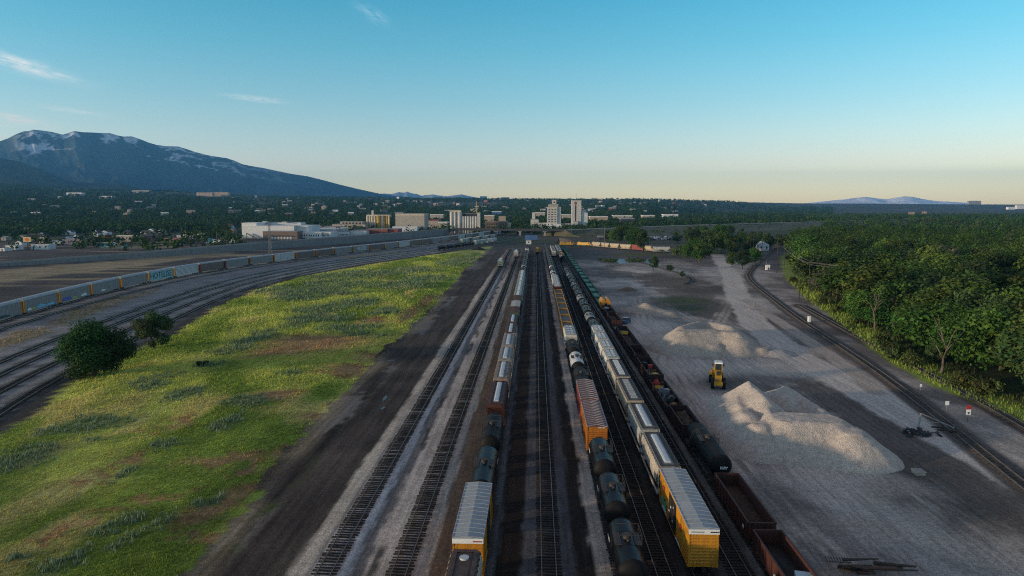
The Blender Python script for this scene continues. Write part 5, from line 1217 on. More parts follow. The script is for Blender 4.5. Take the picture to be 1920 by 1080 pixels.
mass('wood_far', x2, y2, zt(x2, y2), rng.uniform(9, 16, n), rng.uniform(4, 7.5, n), 70, .38, pick(n))
for i, (px, py, lb) in enumerate([(1765, 700, 'bare broken trunk at the edge of the wood'), (1640, 620, 'bare gray dead tree among the green crowns at the left of the wood'), (1840, 640, 'bare dead tree standing in the wood near the right edge')]):
    x_, y_ = G(px, py); t = empty('dead_tree', (x_, y_, 0)); tag(t, lb, 'tree'); trunk_mb(11 - 4 * (i == 0), .34, 5.0, 4.0, 17.0, 70 + i, 8).build('trunk', mm('dead_wood', (.11, .09, .075), .9, 0, .25) if i == 0 else M['dead_wood'], t)
# brush along the verge, single bushes
for i in range(26):
    u = rng.random(); j = int(u * (len(EDGE) - 1)); f = u * (len(EDGE) - 1) - j; ex = EDGE[j][0] * (1 - f) + EDGE[j + 1][0] * f - rng.uniform(.5, 4.5); ey = EDGE[j][1] * (1 - f) + EDGE[j + 1][1] * f - rng.uniform(0, 3)
    b_ = BUSH[i % 2]; b_.place(float(ex), float(ey), 0, float(rng.uniform(1.5, 3.4)), ['rounded green bush in the grass along the wood edge', 'gray green bush in the grass along the wood edge'][i % 2], 'bush', 'bushes along the wood edge')
# single trees of the middle distance: (px, py base, height px, width factor, kind)
MID = [(1140, 452, 22, 1.1, 1), (1160, 459, 34, 1.1, 5), (1184, 466, 40, 1.15, 1), (1205, 474, 44, 1.1, 5), (1190, 452, 32, 1.3, 1), (1225, 507, 29, 1.25, 5), (1256, 509, 14, 1.2, 3), (1280, 521, 14, 1.1, 1), (1272, 482, 24, 1.2, 3), (1292, 489, 34, 1.1, 0), (1312, 492, 42, 1.1, 1), (1330, 474, 44, 1.1, 3), (1352, 476, 44, 1.1, 0), (1376, 480, 40, 1.1, 1), (1300, 462, 36, 1.2, 3), (1345, 455, 36, 1.2, 0), (1270, 456, 24, 1.2, 1),
       (1392, 505, 40, 1.35, 5), (1372, 500, 30, 1.2, 1), (1416, 497, 34, 1.0, 0), (1408, 470, 36, 1.1, 1), (1440, 468, 34, 1.0, 5), (1425, 458, 26, 1.0, 1), (1320, 445, 22, 1.2, 0), (1290, 445, 22, 1.2, 1), (1360, 445, 22, 1.2, 3), (1238, 474, 9, 1.5, 3), (1222, 470, 9, 1.6, 0)]
rm = random.Random(12)
for q in range(34):
    px = rm.uniform(1262, 1462); py = rm.uniform(440, 490); 
    if 1340 < px < 1400 and py > 480: continue
    if px > 1425 and py > 470: continue
    MID.append((px, py, rm.uniform(22, 36) * (py - 387) / 85, rm.uniform(1.0, 1.35), rm.choice([0, 1, 1, 2, 3, 5])))
for q in range(8): MID.append((rm.uniform(1140, 1215), rm.uniform(447, 458), rm.uniform(20, 30), 1.25, rm.choice([1, 5, 0])))
MW = ['at the left of the grove behind the pond', 'second from the left in the grove behind the pond', 'in the middle of the grove behind the pond', 'at the right end of the grove behind the pond', 'at the back of the grove behind the pond', 'standing alone in front of the grove, right of the ponds', 'standing small and alone right of the dark tree', 'standing smallest and nearest in the bare yard']
for i, (px, py, hp, w, k) in enumerate(MID):
    x_, y_ = G(px, py); h = hp * dep(x_, y_)
    KIN[k].place(x_, y_, 0, h, (KLAB[k] + ' ' + MW[i]) if i < 8 else KLAB[k] + ' in the grove between the pond and the curved track', 'tree', None if i < 8 else 'trees of the middle grove', w=w)
# reeds and wetland bushes
x3, y3 = scatter(2600, 340, 480, 40, 130, 1.2)
RE = [Gp([(1110, 478), (1125, 477), (1160, 490), (1148, 494), (1118, 488)]), Gp([(1172, 487), (1206, 486), (1212, 492), (1175, 493)])]
k = np.zeros(len(x3), bool)
for p_ in RE: k |= sd_poly(x3, y3, p_) > 0
mass('reed_bed', x3[k], y3[k], np.zeros(k.sum()), rng.uniform(1.2, 2.4, k.sum()), rng.uniform(.9, 1.6, k.sum()), 26, .5, np.tile([[.05, .085, .018]], (k.sum(), 1)) * rng.uniform(.7, 1.3, (k.sum(), 1)))
# the town: tree cover on the valley floor and the rising bench
def hit(px, py, y0=300.0):
    d = _fw * F_PX + _rt * (px - 960) - _up * (py - 540); Y = y0; prev = Y
    while Y < 12000:
        t = Y / d[1]; z = CAM_H + d[2] * t
        if z <= float(zt(d[0] * t, Y)): return (float(d[0] * t), Y, float(zt(d[0] * t, Y)))
        Y *= 1.006
    return (float(d[0] * t), Y, 0.0)
n0 = 40000; ry = 560 * (5600 / 560) ** rng.random(n0); rx = (rng.uniform(azi(-120), azi(1560), n0)) * ry
px_ = None
x4, y4 = rx, ry
dw = line_d(x4, y4, [(-420, 300), (-335, 415), (-290, 483), (-245, 575), (-190, 660), (-114, 894), (25, 850), (110, 940), (230, 1090), (480, 1310)])
beyond = sd_poly(x4, y4, [(-420, 300), (-335, 415), (-290, 483), (-245, 575), (-190, 660), (-114, 894), (25, 850), (110, 940), (230, 1090), (480, 1310), (3000, 2600), (3000, 9000), (-7000, 9000), (-7000, 300)]) > 14
dens = np.clip(.5 + 1.6 * (fbm(x4 / 260, y4 / 420, 71, 3) - .38) * 2, 0, 1)
az = x4 / y4
core = (az > azi(430)) & (az < azi(1060)) & (y4 < 1350)          # works and mills: few trees
west = (az < azi(450)) & (y4 < 820) & (az > azi(-100))              # houses, some trees
dens = np.where(core, dens * np.where(y4 < 860, .0, .14), dens); dens = np.where(west, dens * .35, dens)
front = (y4 < 740) & (az < azi(450)); dens = np.where(front, (y4 > 560) * .06, dens)
k = beyond & (rng.random(n0) < dens) & (sd_poly(x4, y4, FOREST) < 0); x4, y4 = x4[k], y4[k]; n = len(x4)
g4 = np.clip((np.hypot(x4, y4) - 800) / 2500, 0, 1)
mass('town_trees', x4, y4, zt(x4, y4) - .5, rng.uniform(7, 13, n) * (1 + .25 * g4), rng.uniform(4, 7.5, n) * (1 + .5 * g4), 30, .5, pick(n) * .8)
# ------------------------------------------------------------------ buildings and the road bridge
mm('plant_white', (.60, .62, .63), .7, 0, .07, .08, (.4, .4, .4), .15, streak=True); mm('plant_side', (.50, .54, .56), .7, 0, .07, .08); mm('brown_block', (.16, .12, .10), .8, 0, .15, .1); mm('brick', (.20, .065, .045), .85, 0, .15, .12); mm('roof_gray', (.22, .23, .25), .8, 0, .15, .08); mm('roof_white', (.62, .62, .6), .7, 0, .1, .08)  # plant_side is the white with side shade in its colour, also pale walls
mm('silo_cream', (.52, .46, .36), .8, 0, .12, .1, (.36, .26, .15), .3, streak=True); mm('silo_gold', (.42, .27, .06), .75, 0, .15, .1, streak=True); mm('silo_concrete', (.46, .46, .44), .8, 0, .1, .08, (.3, .3, .29), .25, streak=True); mm('window_dark', (.025, .035, .045), .15, 0, .2, 1.0, spec=.7); mm('beige_wall', (.34, .315, .27), .8, 0, .12, .1); mm('dark_roof', (.05, .055, .065), .85, 0, .2, .2); mm('red_roof', (.22, .05, .045), .8, 0, .15, .2); mm('teal_wall', (.10, .24, .27), .75, 0, .12, .2); mm('pink_wall', (.25, .13, .115), .75, 0, .12, .2); mm('lilac_wall', (.16, .15, .18), .75, 0, .12, .2); mm('blue_wall', (.06, .14, .30), .7, 0, .12, .2); mm('tan_stone', (.33, .27, .21), .85, 0, .15, .1); mm('billboard_yellow', (.5, .36, .05), .6, 0, .1, .5); mm('billboard_red', (.5, .06, .04), .6, 0, .1, .5); mm('steel_lattice', (.16, .17, .18), .6, .3, .15)
class Bld:
    """a building standing at distance Y whose front spans photo columns px0..px1"""
    def __init__(s, name, label, cat, Y, group=None):
        s.Y = Y; s.root = empty(name, (0, Y, 0)); tag(s.root, label, cat, group); s.first = True; s.ox = 0
    def X(s, px, dY=0): return at(px, 400, s.Y + dY)[0]
    def Z(s, px, py, dY=0): return at(px, py, s.Y + dY)[2]
    def block(s, part, px0, px1, ytop, D, wall, roof=None, z0=0.0, dY=0, parapet=.5, base=None):
        x0, x1 = s.X(px0, dY), s.X(px1, dY); zt_ = s.Z((px0 + px1) / 2, ytop, dY)
        if s.first: s.first = False; s.ox = (x0 + x1) / 2; s.root.location.x = s.ox; s.root.location.z = z0
        b = MB(); b.box(x0 - s.ox, x1 - s.ox, dY, dY + D, 0 if z0 == s.root.location.z else z0 - s.root.location.z, zt_ - s.root.location.z)
        w = b.build(part, M[wall], s.root)
        if roof:
            b = MB(); b.box(x0 - s.ox - .25, x1 - s.ox + .25, dY - .25, dY + D + .25, zt_ - s.root.location.z, zt_ - s.root.location.z + parapet); b.build('roof', M[roof], s.root)
        return w
    def windows(s, px0, px1, py0, py1, cols, rows, fw=.6, fh=.5, dY=0, mat='window_dark', part='window', parent=None):
        for c in range(cols):
            for r in range(rows):
                a0 = px0 + (px1 - px0) * (c + .5 - fw / 2) / cols; a1 = px0 + (px1 - px0) * (c + .5 + fw / 2) / cols; t0 = py0 + (py1 - py0) * (r + .5 - fh / 2) / rows; t1 = py0 + (py1 - py0) * (r + .5 + fh / 2) / rows
                b = MB(); b.box(s.X(a0, dY) - s.ox, s.X(a1, dY) - s.ox, dY - .12, dY - .003, s.Z(a0, t1, dY) - s.root.location.z, s.Z(a0, t0, dY) - s.root.location.z); b.build(part, M[mat], s.root)
    def silo(s, px0, px1, ytop, mat, dY=0, z0=0.0, part='silo', cap=None):
        x0, x1 = s.X(px0, dY), s.X(px1, dY); r = (x1 - x0) / 2; zt_ = s.Z(px0, ytop, dY)
        if s.first: s.first = False; s.ox = (x0 + x1) / 2; s.root.location.x = s.ox
        b = MB(); b.cyl(((x0 + x1) / 2 - s.ox, dY + r, z0), ((x0 + x1) / 2 - s.ox, dY + r, zt_), r, seg=20, smooth=True); o = b.build(part, M[mat], s.root)
        if cap: b = MB(); b.cyl(((x0 + x1) / 2 - s.ox, dY + r, zt_), ((x0 + x1) / 2 - s.ox, dY + r, zt_ + .6), r * 1.02, seg=20, smooth=False); b.build('silo_cap', M[cap], s.root)
        return o
# white food works on the left
B = Bld('factory', 'big white windowless factory block at the left of the works, beside the brown dock building', 'factory', 800)
B.block('wall', 452, 550, 424, 55, 'plant_white', 'roof_white'); B.block('stair_tower', 452, 480, 418.5, 30, 'plant_white', 'roof_white', dY=1.0)
B.block('roof_unit', 491, 499, 415.5, 8, 'plant_white', dY=25, z0=18); B.block('roof_unit', 528, 536, 416, 8, 'plant_white', dY=25, z0=18); B.block('penthouse', 500, 563, 417.5, 18, 'plant_side', 'roof_gray', dY=30, z0=15)
B.block('side_block', 550.3, 577, 424, 45, 'plant_side', 'roof_white', dY=6)  # stands for the shaded side face, its bluish shade put into the colour
b = MB(); xa = B.X(462) - B.ox; b.bar((xa, -3, B.Z(462, 437)), (B.X(484) - B.ox, -3, B.Z(484, 448)), 1.2); b.bar((xa, -3, 0), (xa, -3, B.Z(462, 437)), .6); b.bar((B.X(473) - B.ox, -3, 0), (B.X(473) - B.ox, -3, B.Z(473, 442)), .6); b.build('conveyor', M['steel_lattice'], B.root)
B = Bld('dock_building', 'brown loading building with a row of white dock doors in front of the white factory', 'warehouse', 775)
B.block('wall', 491, 556, 434.5, 20, 'brown_block', 'roof_gray'); B.windows(506, 546, 443, 450.5, 7, 1, .62, .75, mat='plant_white', part='dock_door')
b = MB(); b.box(B.X(505) - B.ox, B.X(547) - B.ox, -2.0, -.01, B.Z(505, 442.5), B.Z(505, 441.5)); b.build('canopy', M['dark_roof'], B.root)
B = Bld('office_building', 'long low white building with small dark windows right of the brown dock building', 'factory', 790)
B.block('wall', 561, 601, 436.5, 30, 'plant_white', 'roof_white'); B.windows(563, 598, 439, 444, 8, 1, .45, .6); B.block('annex', 601.3, 619, 436.5, 26, 'plant_side', 'roof_white', dY=3); B.windows(602, 616, 439, 443, 6, 1, .5, .6, dY=3); B.windows(563, 571, 445.5, 449, 1, 1, .8, .9, mat='dark_roof', part='door')
B = Bld('shed', 'wide pale shed with a bright white roof behind the low windowed building', 'factory', 860)
B.block('wall', 577, 628, 431.5, 60, 'plant_side', 'roof_white', parapet=1.5)
B = Bld('shed', 'pale blue shed with small windows left of the red brick building', 'factory', 830)
B.block('wall', 619.5, 653, 434.5, 28, 'plant_side', 'roof_gray'); B.windows(637, 652, 438, 442, 6, 1, .5, .6); B.block('annex', 653.5, 686, 433, 40, 'plant_side', 'roof_gray', dY=4)
B = Bld('shed', 'long low tan flat roofed block behind the pale blue shed', 'factory', 960)
B.block('wall', 580, 660, 425.5, 40, 'tan_stone', 'roof_gray'); B.block('upper_block', 622, 684, 421, 30, 'beige_wall', 'roof_gray', dY=30); B.windows(640, 678, 416, 420.5, 6, 1, .5, .6, dY=29)
B.block('upper_storey', 637, 679, 415.5, 20, 'beige_wall', dY=30.5, z0=10)
B = Bld('brick_building', 'red brick building with a flat roof in front of the cream silos', 'factory', 850)
B.block('wall', 687, 726, 430, 30, 'brick', 'roof_gray'); B.block('wing', 726.3, 745.5, 430, 26, 'red_paint', 'roof_gray', dY=3)
B = Bld('silo_building', 'cream and gold ribbed silo block with a small chimney left of the big beige hall', 'silo', 1010)
for i in range(4): B.silo(686 + 4.6 * i, 690.4 + 4.6 * i, 405, 'silo_cream')
B.silo(705, 712.5, 404, 'silo_gold', dY=-4); B.silo(712.8, 718.5, 404, 'silo_cream', dY=-2)
for i in range(3): B.silo(718.7 + 4 * i, 722.5 + 4 * i, 404, 'silo_gold' if i < 2 else 'silo_cream')
B.block('head_house', 687, 729, 403.5, 18, 'silo_cream', 'roof_white', z0=22, dY=2); B.block('chimney', 696.5, 700, 394.5, 4, 'silo_cream', z0=24, dY=6)
B = Bld('hall', 'big beige windowless hall with a lighter top band between the two silo groups', 'hall', 1000)
B.block('wall', 741, 795.5, 404, 38, 'beige_wall'); B.block('top_band', 741, 795.5, 400.8, 38, 'silo_cream', 'roof_gray', z0=0, dY=.4); B.block('lower_wing', 735, 782, 425.5, 20, 'plant_side', 'roof_white', dY=-26); B.windows(764, 770, 421, 425, 2, 1, .6, .8)
b = MB(); b.bar((B.X(784) - B.ox, -8, 2), (B.X(794) - B.ox, -8, B.Z(794, 424)), 2.0); b.build('conveyor', M['blue_wall'], B.root)
B = Bld('grain_silos', 'tall cluster of round cream grain silos beside the bridge', 'silo', 960)
for i, (p0, p1) in enumerate([(843, 849.5), (849.7, 856), (856.2, 866)]): B.silo(p0, p1, 398, 'silo_concrete', dY=i * .4, cap='silo_cream')
for i in range(6): B.silo(866.3 + 4.7 * i, 870.8 + 4.7 * i, 405.5, 'silo_concrete', dY=2)
B.block('head_house', 845, 864, 394.5, 8, 'silo_cream', 'roof_gray', z0=26, dY=3); B.block('gallery', 868, 894, 400.5, 7, 'concrete_dark', 'roof_gray', z0=22, dY=4); B.block('elevator_tower', 894.5, 900, 399, 9, 'silo_concrete', 'roof_gray', dY=1)
b = MB(); b.bar((B.X(893) - B.ox, 5, 24), (B.X(893) - B.ox, 5, B.Z(893, 378)), 1.3); b.bar((B.X(887) - B.ox, 5, B.Z(887, 397)), (B.X(893) - B.ox, 5, B.Z(893, 394)), 1.0); b.build('crane_mast', M['silo_gold'], B.root)
B = Bld('brick_building', 'dark brick building with columns of windows just above the bridge', 'warehouse', 990)
B.block('wall', 910, 951, 415.5, 20, 'brown_block', 'tan_stone'); B.windows(911, 950, 418, 428, 9, 2, .5, .6); B.block('annex', 951.3, 957, 418, 15, 'beige_wall', 'roof_gray'); B.block('roof_house', 935, 948, 405.5, 9, 'tan_stone', 'roof_gray', z0=14, dY=30)
B = Bld('mill', 'stepped white mill building left of the tall white mill tower', 'mill', 1090)
B.block('wall', 995, 1010, 411.5, 16, 'silo_concrete', 'roof_gray', dY=1); B.block('tower', 997.5, 1003.5, 398.5, 12, 'silo_concrete', 'roof_gray', dY=5); B.block('low_wing', 1005, 1026, 418, 14, 'silo_concrete', 'roof_gray', dY=-2); B.windows(1006, 1024, 420, 423, 4, 1, .6, .7, dY=-2)
B = Bld('mill_tower', 'tall white stepped mill tower with rows of windows and a small top turret', 'tower', 1080)
B.block('wall', 1026, 1045, 388.5, 18, 'silo_concrete'); B.block('upper_storey', 1028, 1046.5, 383, 15, 'beige_wall', 'roof_gray', dY=1.5, z0=2); B.block('turret', 1035, 1042.8, 375.5, 7, 'silo_concrete', 'roof_white', dY=5, z0=20); B.block('side_block', 1045.3, 1051.5, 388.5, 15, 'plant_side', 'roof_gray', dY=2)
B.windows(1027, 1044, 391, 418, 3, 6, .62, .38); B.windows(1037, 1041, 377.5, 381, 1, 1, .7, .8, dY=5); B.block('base', 1024, 1053, 420, 10, 'plant_white', 'roof_white', dY=-4)
B = Bld('silo_tower', 'tall white concrete tower with a dark red stain near its top', 'tower', 1075)
B.block('wall', 1072, 1089.7, 376.5, 16, 'silo_concrete', 'roof_white'); B.block('lower_block', 1090, 1102, 399.5, 18, 'plant_side', 'roof_white', dY=2); B.block('step', 1090, 1099, 393.5, 9, 'plant_side', 'roof_white', dY=6, z0=25); B.block('base', 1074, 1084, 415.5, 6, 'silo_concrete', 'roof_gray', dY=-5)
b = MB(); n = 18; xs0, zs0 = B.X(1079) - B.ox, B.Z(1079, 381); r_ = random.Random(5); ring_ = [(xs0 + math.cos(2 * math.pi * i / n) * 2.2 * r_.uniform(.7, 1.1), zs0 + math.sin(2 * math.pi * i / n) * 2.8 * r_.uniform(.7, 1.1)) for i in range(n)]
b.rings([[(x, -.06, z) for x, z in ring_], [(x, -.004, z) for x, z in ring_]]); b.build('red_stain', M['red_roof'], B.root)
b = MB(); b.box(B.X(1078) - B.ox, B.X(1080) - B.ox, -.25, -.005, 12, B.Z(1079, 385)); b.build('pipe_duct', M['concrete_dark'], B.root)
b = MB(); b.cyl((B.X(1080.5) - B.ox, 8, B.Z(1080, 376)), (B.X(1080.5) - B.ox, 8, B.Z(1080, 362.5)), .16, seg=6); b.build('antenna', M['steel_lattice'], B.root)
B = Bld('shed', 'low open shed between the two tall white towers', 'shed', 1085)
B.block('wall', 1054, 1070, 419.5, 14, 'silo_concrete', 'roof_gray'); B.windows(1056, 1066, 421, 426, 2, 1, .7, .9, mat='black_paint', part='dark_opening')  # openings are black panels painted for the shade inside
# low works to the right of the towers
LOW = [(1106, 1140, 407, 1500, 'roof_white', 'tan_stone'), (1150, 1186, 405, 1700, 'roof_white', 'beige_wall'), (1168, 1188, 410, 1400, 'blue_wall', 'roof_gray'), (1165, 1190, 411, 1300, 'roof_gray', 'concrete_dark'), (1205, 1228, 404.5, 1750, 'roof_white', 'beige_wall'), (1054, 1070, 403, 1700, 'roof_white', 'beige_wall'), (1004, 1022, 399, 1900, 'roof_white', 'beige_wall'), (922, 940, 397, 2000, 'roof_white', 'blue_wall'), (1244, 1272, 402.5, 2000, 'roof_white', 'plant_side'), (908, 926, 405, 1450, 'roof_white', 'tan_stone'), (806, 830, 403, 1600, 'roof_white', 'beige_wall'), (797, 822, 414, 1150, 'red_roof', 'beige_wall'), (822, 838, 418, 1120, 'roof_white', 'beige_wall')]
LOWL = ['long tan low works right of the tall towers', 'long pale works behind the tan low works', 'small blue roofed shed right of the tall towers', 'dark flat shed in front of the blue roofed shed', 'white roofed works right of the blue roofed shed', 'white roofed works seen between the two tall towers', 'white roofed works behind the stepped mill', 'blue walled works with a white roof above the dark brick building', 'farthest right white works below the dark hill', 'tan low works left of the stepped mill', 'long pale works behind the grain silos', 'low building with a red roof left of the grain silos', 'small pale building with a white roof left of the grain silos']
for (p0, p1, yt, Y, rf, wl), lb in zip(LOW, LOWL):
    B = Bld('works_building', lb, 'factory', Y); x_ = B.X((p0 + p1) / 2); B.block('wall', p0, p1, yt, 30, wl, rf, parapet=1.6, z0=float(zt(x_, Y)))
# white far buildings on the bench: (px0,px1,ytop,ybase)
FARB = [(127, 156, 361, 367, 'long white building high on the dark bench under the mountain'), (188, 212, 367.5, 372.5, 'white stepped building right of the long white one on the bench'), (250, 282, 356.5, 362, 'gray institution block on the bench below the mountain'), (293, 299, 352.5, 357, 'small white cube on the bench below the mountain'), (370, 400, 361, 368, 'tan institution block on the bench, left half'), (398, 430, 360.5, 369, 'tan institution block on the bench, right half'), (300, 322, 365, 367.5, 'pale strip of roofs below the gray institution block'), (50, 70, 361, 363.5, 'pale roof strip at the far left of the bench'), (900, 913, 368, 373, 'square block on the skyline left of the tall towers'), (940, 955, 370, 372.5, 'low block on the skyline behind the stepped mill'), (1815, 1838, 376.5, 383.5, 'square dark building on the right hand skyline'), (1890, 1902, 388, 393, 'white house at the right edge below the skyline'), (1906, 1919, 385, 392, 'white tower house at the right edge below the skyline')]
for (p0, p1, yt, yb, lb) in FARB:
    x_, Y, z_ = hit((p0 + p1) / 2, yb); B = Bld('hill_building', lb, 'building', Y); B.block('wall', p0, p1, yt, 25, 'plant_white' if 'white' in lb else 'tan_stone' if 'tan' in lb else 'concrete', 'roof_gray' if 'dark' not in lb else None, z0=z_ - 2, parapet=.6)
# town houses
def house(label, px, py, wpx, hpx, wall, roof, depth=9, gable='x', cat='house', group=None, door=True):
    x_, y_ = G(px, py); d = dep(x_, y_); w = wpx * d; h = hpx * d; t = empty('house', (x_, y_, 0)); tag(t, label, cat, group)
    b = MB(); hw = h * .62
    if gable == 'flat': hw = h
    b.box(-w / 2, w / 2, 0, depth, 0, hw); W_ = b.build('wall', M[wall], t)
    if gable == 'x':
        b = MB(); b.rings([[(-w / 2 - .4, -.5, hw), (-w / 2 - .4, depth + .5, hw), (-w / 2 - .4, depth / 2, h)], [(w / 2 + .4, -.5, hw), (w / 2 + .4, depth + .5, hw), (w / 2 + .4, depth / 2, h)]]); b.build('roof', M[roof], t)
    elif gable == 'y':
        b = MB(); b.rings([[(-w / 2 - .4, .25, hw), (w / 2 + .4, .25, hw), (0, .25, h)], [(-w / 2 - .4, depth + .4, hw), (w / 2 + .4, depth + .4, hw), (0, depth + .4, h)]]); b.build('roof', M[roof], t)
        b = MB(); b.rings([[(-w / 2, 0, hw), (w / 2, 0, hw), (0, 0, h - .25)], [(-w / 2, .249, hw), (w / 2, .249, hw), (0, .249, h - .25)]]); b.build('gable', M[wall], t)
    else:
        b = MB(); b.box(-w / 2 - .2, w / 2 + .2, -.2, depth + .2, hw, hw + .35); b.build('roof', M[roof], t)
    n = max(1, min(6, int(w / 4)))
    for i in range(n):
        b = MB(); xx = -w / 2 + w * (i + .5) / n; b.box(xx - .55, xx + .55, -.07, -.003, hw * .4, hw * .75); b.build('window', M['window_dark'], t)
    if door: b = MB(); b.box(-w / 2 + w * .12 - .45, -w / 2 + w * .12 + .45, -.06, -.002, .0, 2.0) if n > 1 else b.box(-.45, .45, -.06, -.002, 0, 1.2); b.build('door', M['brown_paint'], t)
    return t
HS = [(64, 455, 26, 17, 'lilac_wall', 'dark_roof', 'x', 'gray blue house with a dark roof right behind the yellow billboard'), (35, 461, 12, 10, 'plant_white', 'dark_roof', 'y', 'small white gabled house left of the yellow billboard'), (82, 456, 17, 16, 'beige_wall', 'dark_roof', 'y', 'cream gabled house right of the yellow billboard'), (105, 457, 20, 12, 'plant_side', 'dark_roof', 'x', 'pale house with a dark roof right of the cream gabled house'), (114, 440, 7, 8, 'plant_white', 'dark_roof', 'y', 'tiny white gable among trees, left one of two'), (129, 441, 10, 10, 'plant_white', 'dark_roof', 'y', 'tiny white gable among trees, right one of two'), (126, 450, 9, 7, 'plant_white', 'roof_gray', 'y', 'small white house below the two tiny white gables'), (143, 449, 14, 9, 'plant_side', 'dark_roof', 'y', 'gray gabled house right of the small white house'), (137, 459, 40, 10, 'lilac_wall', 'roof_gray', 'flat', 'long lilac low shop with a red panel at its end'), (180, 447, 8, 16, 'plant_side', 'dark_roof', 'y', 'tall narrow pale house left of the dark tree group'), (194, 464, 28, 8, 'teal_wall', 'roof_white', 'flat', 'bright turquoise low building, left one of two'), (222, 464, 20, 7, 'teal_wall', 'roof_gray', 'flat', 'bright turquoise low building, right one of two'), (238, 453, 40, 11, 'beige_wall', 'roof_white', 'flat', 'modern cream house with a white flat roof above the turquoise buildings'), (273, 452, 22, 13, 'pink_wall', 'dark_roof', 'x', 'red brown house left of the dark roofed cottage'), (300, 451, 24, 13, 'tan_stone', 'dark_roof', 'x', 'tan cottage with a wide dark roof'), (320, 454, 36, 7, 'pink_wall', 'pink_wall', 'flat', 'long low pink building in front of the dark roofed cottage'), (331, 459, 16, 6, 'blue_wall', 'roof_gray', 'flat', 'small blue purple shed in front of the pink building'), (352, 448, 22, 8, 'plant_white', 'roof_white', 'x', 'white roofed house right of the pink building'), (381, 447, 22, 8, 'plant_white', 'roof_white', 'flat', 'white flat roofed house above the blue kiosk'), (347, 456, 18, 9, 'brown_paint', 'dark_roof', 'x', 'dark brown house with a dark roof below the white roofed house'), (381, 456, 20, 8, 'dark_roof', 'dark_roof', 'flat', 'dark low garage below the white flat roofed house'), (389, 457, 7, 9, 'teal_wall', 'teal_wall', 'flat', 'small light blue kiosk beside the dark garage'), (44, 438, 76, 10, 'brick', 'roof_white', 'flat', 'long red brick building with a white roof edge behind the houses'), (8, 409, 16, 9, 'plant_white', 'roof_gray', 'x', 'white house at the left edge among the trees'), (70, 413, 34, 9, 'plant_white', 'dark_roof', 'flat', 'white apartment block with dark bays among the trees'), (183, 409, 16, 8, 'plant_side', 'roof_white', 'flat', 'pale blue house with a white roof edge among the trees'), (20, 469, 20, 8, 'plant_white', 'roof_white', 'flat', 'white box trailer like shed at the far left below the billboard'), (75, 468, 34, 9, 'plant_side', 'roof_white', 'flat', 'long pale low building below the yellow billboard'), (4, 471, 10, 5, 'plant_white', 'roof_white', 'flat', 'white low shed cut by the left edge')]
for (px, py, wp, hp, wl, rf, gb, lb) in HS: house(lb, px, py, wp, hp, wl, rf, gable=gb, door=wp < 40)
rs = random.Random(5)
for i in range(34):
    px = rs.uniform(-10, 440); py = rs.uniform(432, 452) - 6 * (px > 250); wl = rs.choice(['plant_white', 'beige_wall', 'plant_side', 'tan_stone', 'lilac_wall', 'brick', 'pink_wall', 'concrete'])
    house({'plant_white': 'white', 'beige_wall': 'cream', 'plant_side': 'pale gray', 'tan_stone': 'tan', 'lilac_wall': 'dark gray', 'brick': 'brick red', 'pink_wall': 'reddish brown', 'concrete': 'gray'}[wl] + ' little house among the front trees of the town at the left', px, py, rs.uniform(8, 15), rs.uniform(6, 10), wl, rs.choice(['dark_roof', 'dark_roof', 'roof_gray', 'brown_roof']), gable=rs.choice(['x', 'y']), group='little houses of the town at the left', door=False)
# scattered pale roofs in the town trees, each a building of its own
rs = random.Random(21); n = 0
while n < 135:
    px = rs.choice([rs.uniform(0, 450), rs.uniform(430, 760), rs.uniform(560, 1020), rs.uniform(1000, 1330)]); py = rs.uniform(368, 408) if px < 760 else rs.uniform(379, 402)
    if px < 230 and py < 366: continue
    x_, Y, z_ = hit(px, py)
    if Y > 5600: continue
    w = rs.uniform(8, 24); hh_ = rs.uniform(8, 12.5); D_ = rs.uniform(8, 14); b = MB(); b.box(-w / 2, w / 2, 0, D_, -2, hh_); t = empty('town_building', (x_, Y, z_), rs.uniform(-.5, .5)); b.build('wall', M[rs.choice(['concrete', 'beige_wall', 'plant_side', 'tan_stone', 'tan_stone', 'brick'])], t)
    b = MB(); b.rings([[(-w / 2 - .5, -.6, hh_), (-w / 2 - .5, D_ + .6, hh_), (-w / 2 - .5, D_ / 2, hh_ + 2.2)], [(w / 2 + .5, -.6, hh_), (w / 2 + .5, D_ + .6, hh_), (w / 2 + .5, D_ / 2, hh_ + 2.2)]]); b.build('roof', M[rs.choice(['roof_white', 'roof_gray', 'roof_gray', 'dark_roof'])], t)
    tag(t, 'small distant pale building showing among the trees of the town', 'building', 'distant town buildings'); n += 1
# ramp with retaining wall, bridge and road
RAMP = [(-470, 240, .4), (-420, 310, .8), (-335, 415, 2.0), (-290, 483, 3.6), (-245, 575, 5.6), (-190, 680, 7.0), (-114, 894, 7.9)]
b = MB(); rr = []; tp = []; pr_ = []
for i, (x, y, h) in enumerate(RAMP):
    a = RAMP[max(i - 1, 0)]; c = RAMP[min(i + 1, len(RAMP) - 1)]; tx, ty = c[0] - a[0], c[1] - a[1]; l = math.hypot(tx, ty); nx_, ny_ = -ty / l, tx / l
    rr.append([(x, y, -.5), (x + nx_ * .3, y + ny_ * .3, h), (x + nx_ * 15, y + ny_ * 15, h), (x + nx_ * 15.5, y + ny_ * 15.5, -.5)])
    tp.append([(x + nx_ * .9, y + ny_ * .9, h + .012), (x + nx_ * 14.5, y + ny_ * 14.5, h + .012), (x + nx_ * 14.5, y + ny_ * 14.5, h + .03), (x + nx_ * .9, y + ny_ * .9, h + .03)])
    pr_.append([(x + nx_ * .32, y + ny_ * .32, h), (x + nx_ * .75, y + ny_ * .75, h), (x + nx_ * .75, y + ny_ * .75, h + .95), (x + nx_ * .32, y + ny_ * .32, h + .95)])
t = empty('retaining_wall', (0, 0, 0)); tag(t, 'long gray retaining wall of the road ramp rising behind the auto carrier train', 'wall')
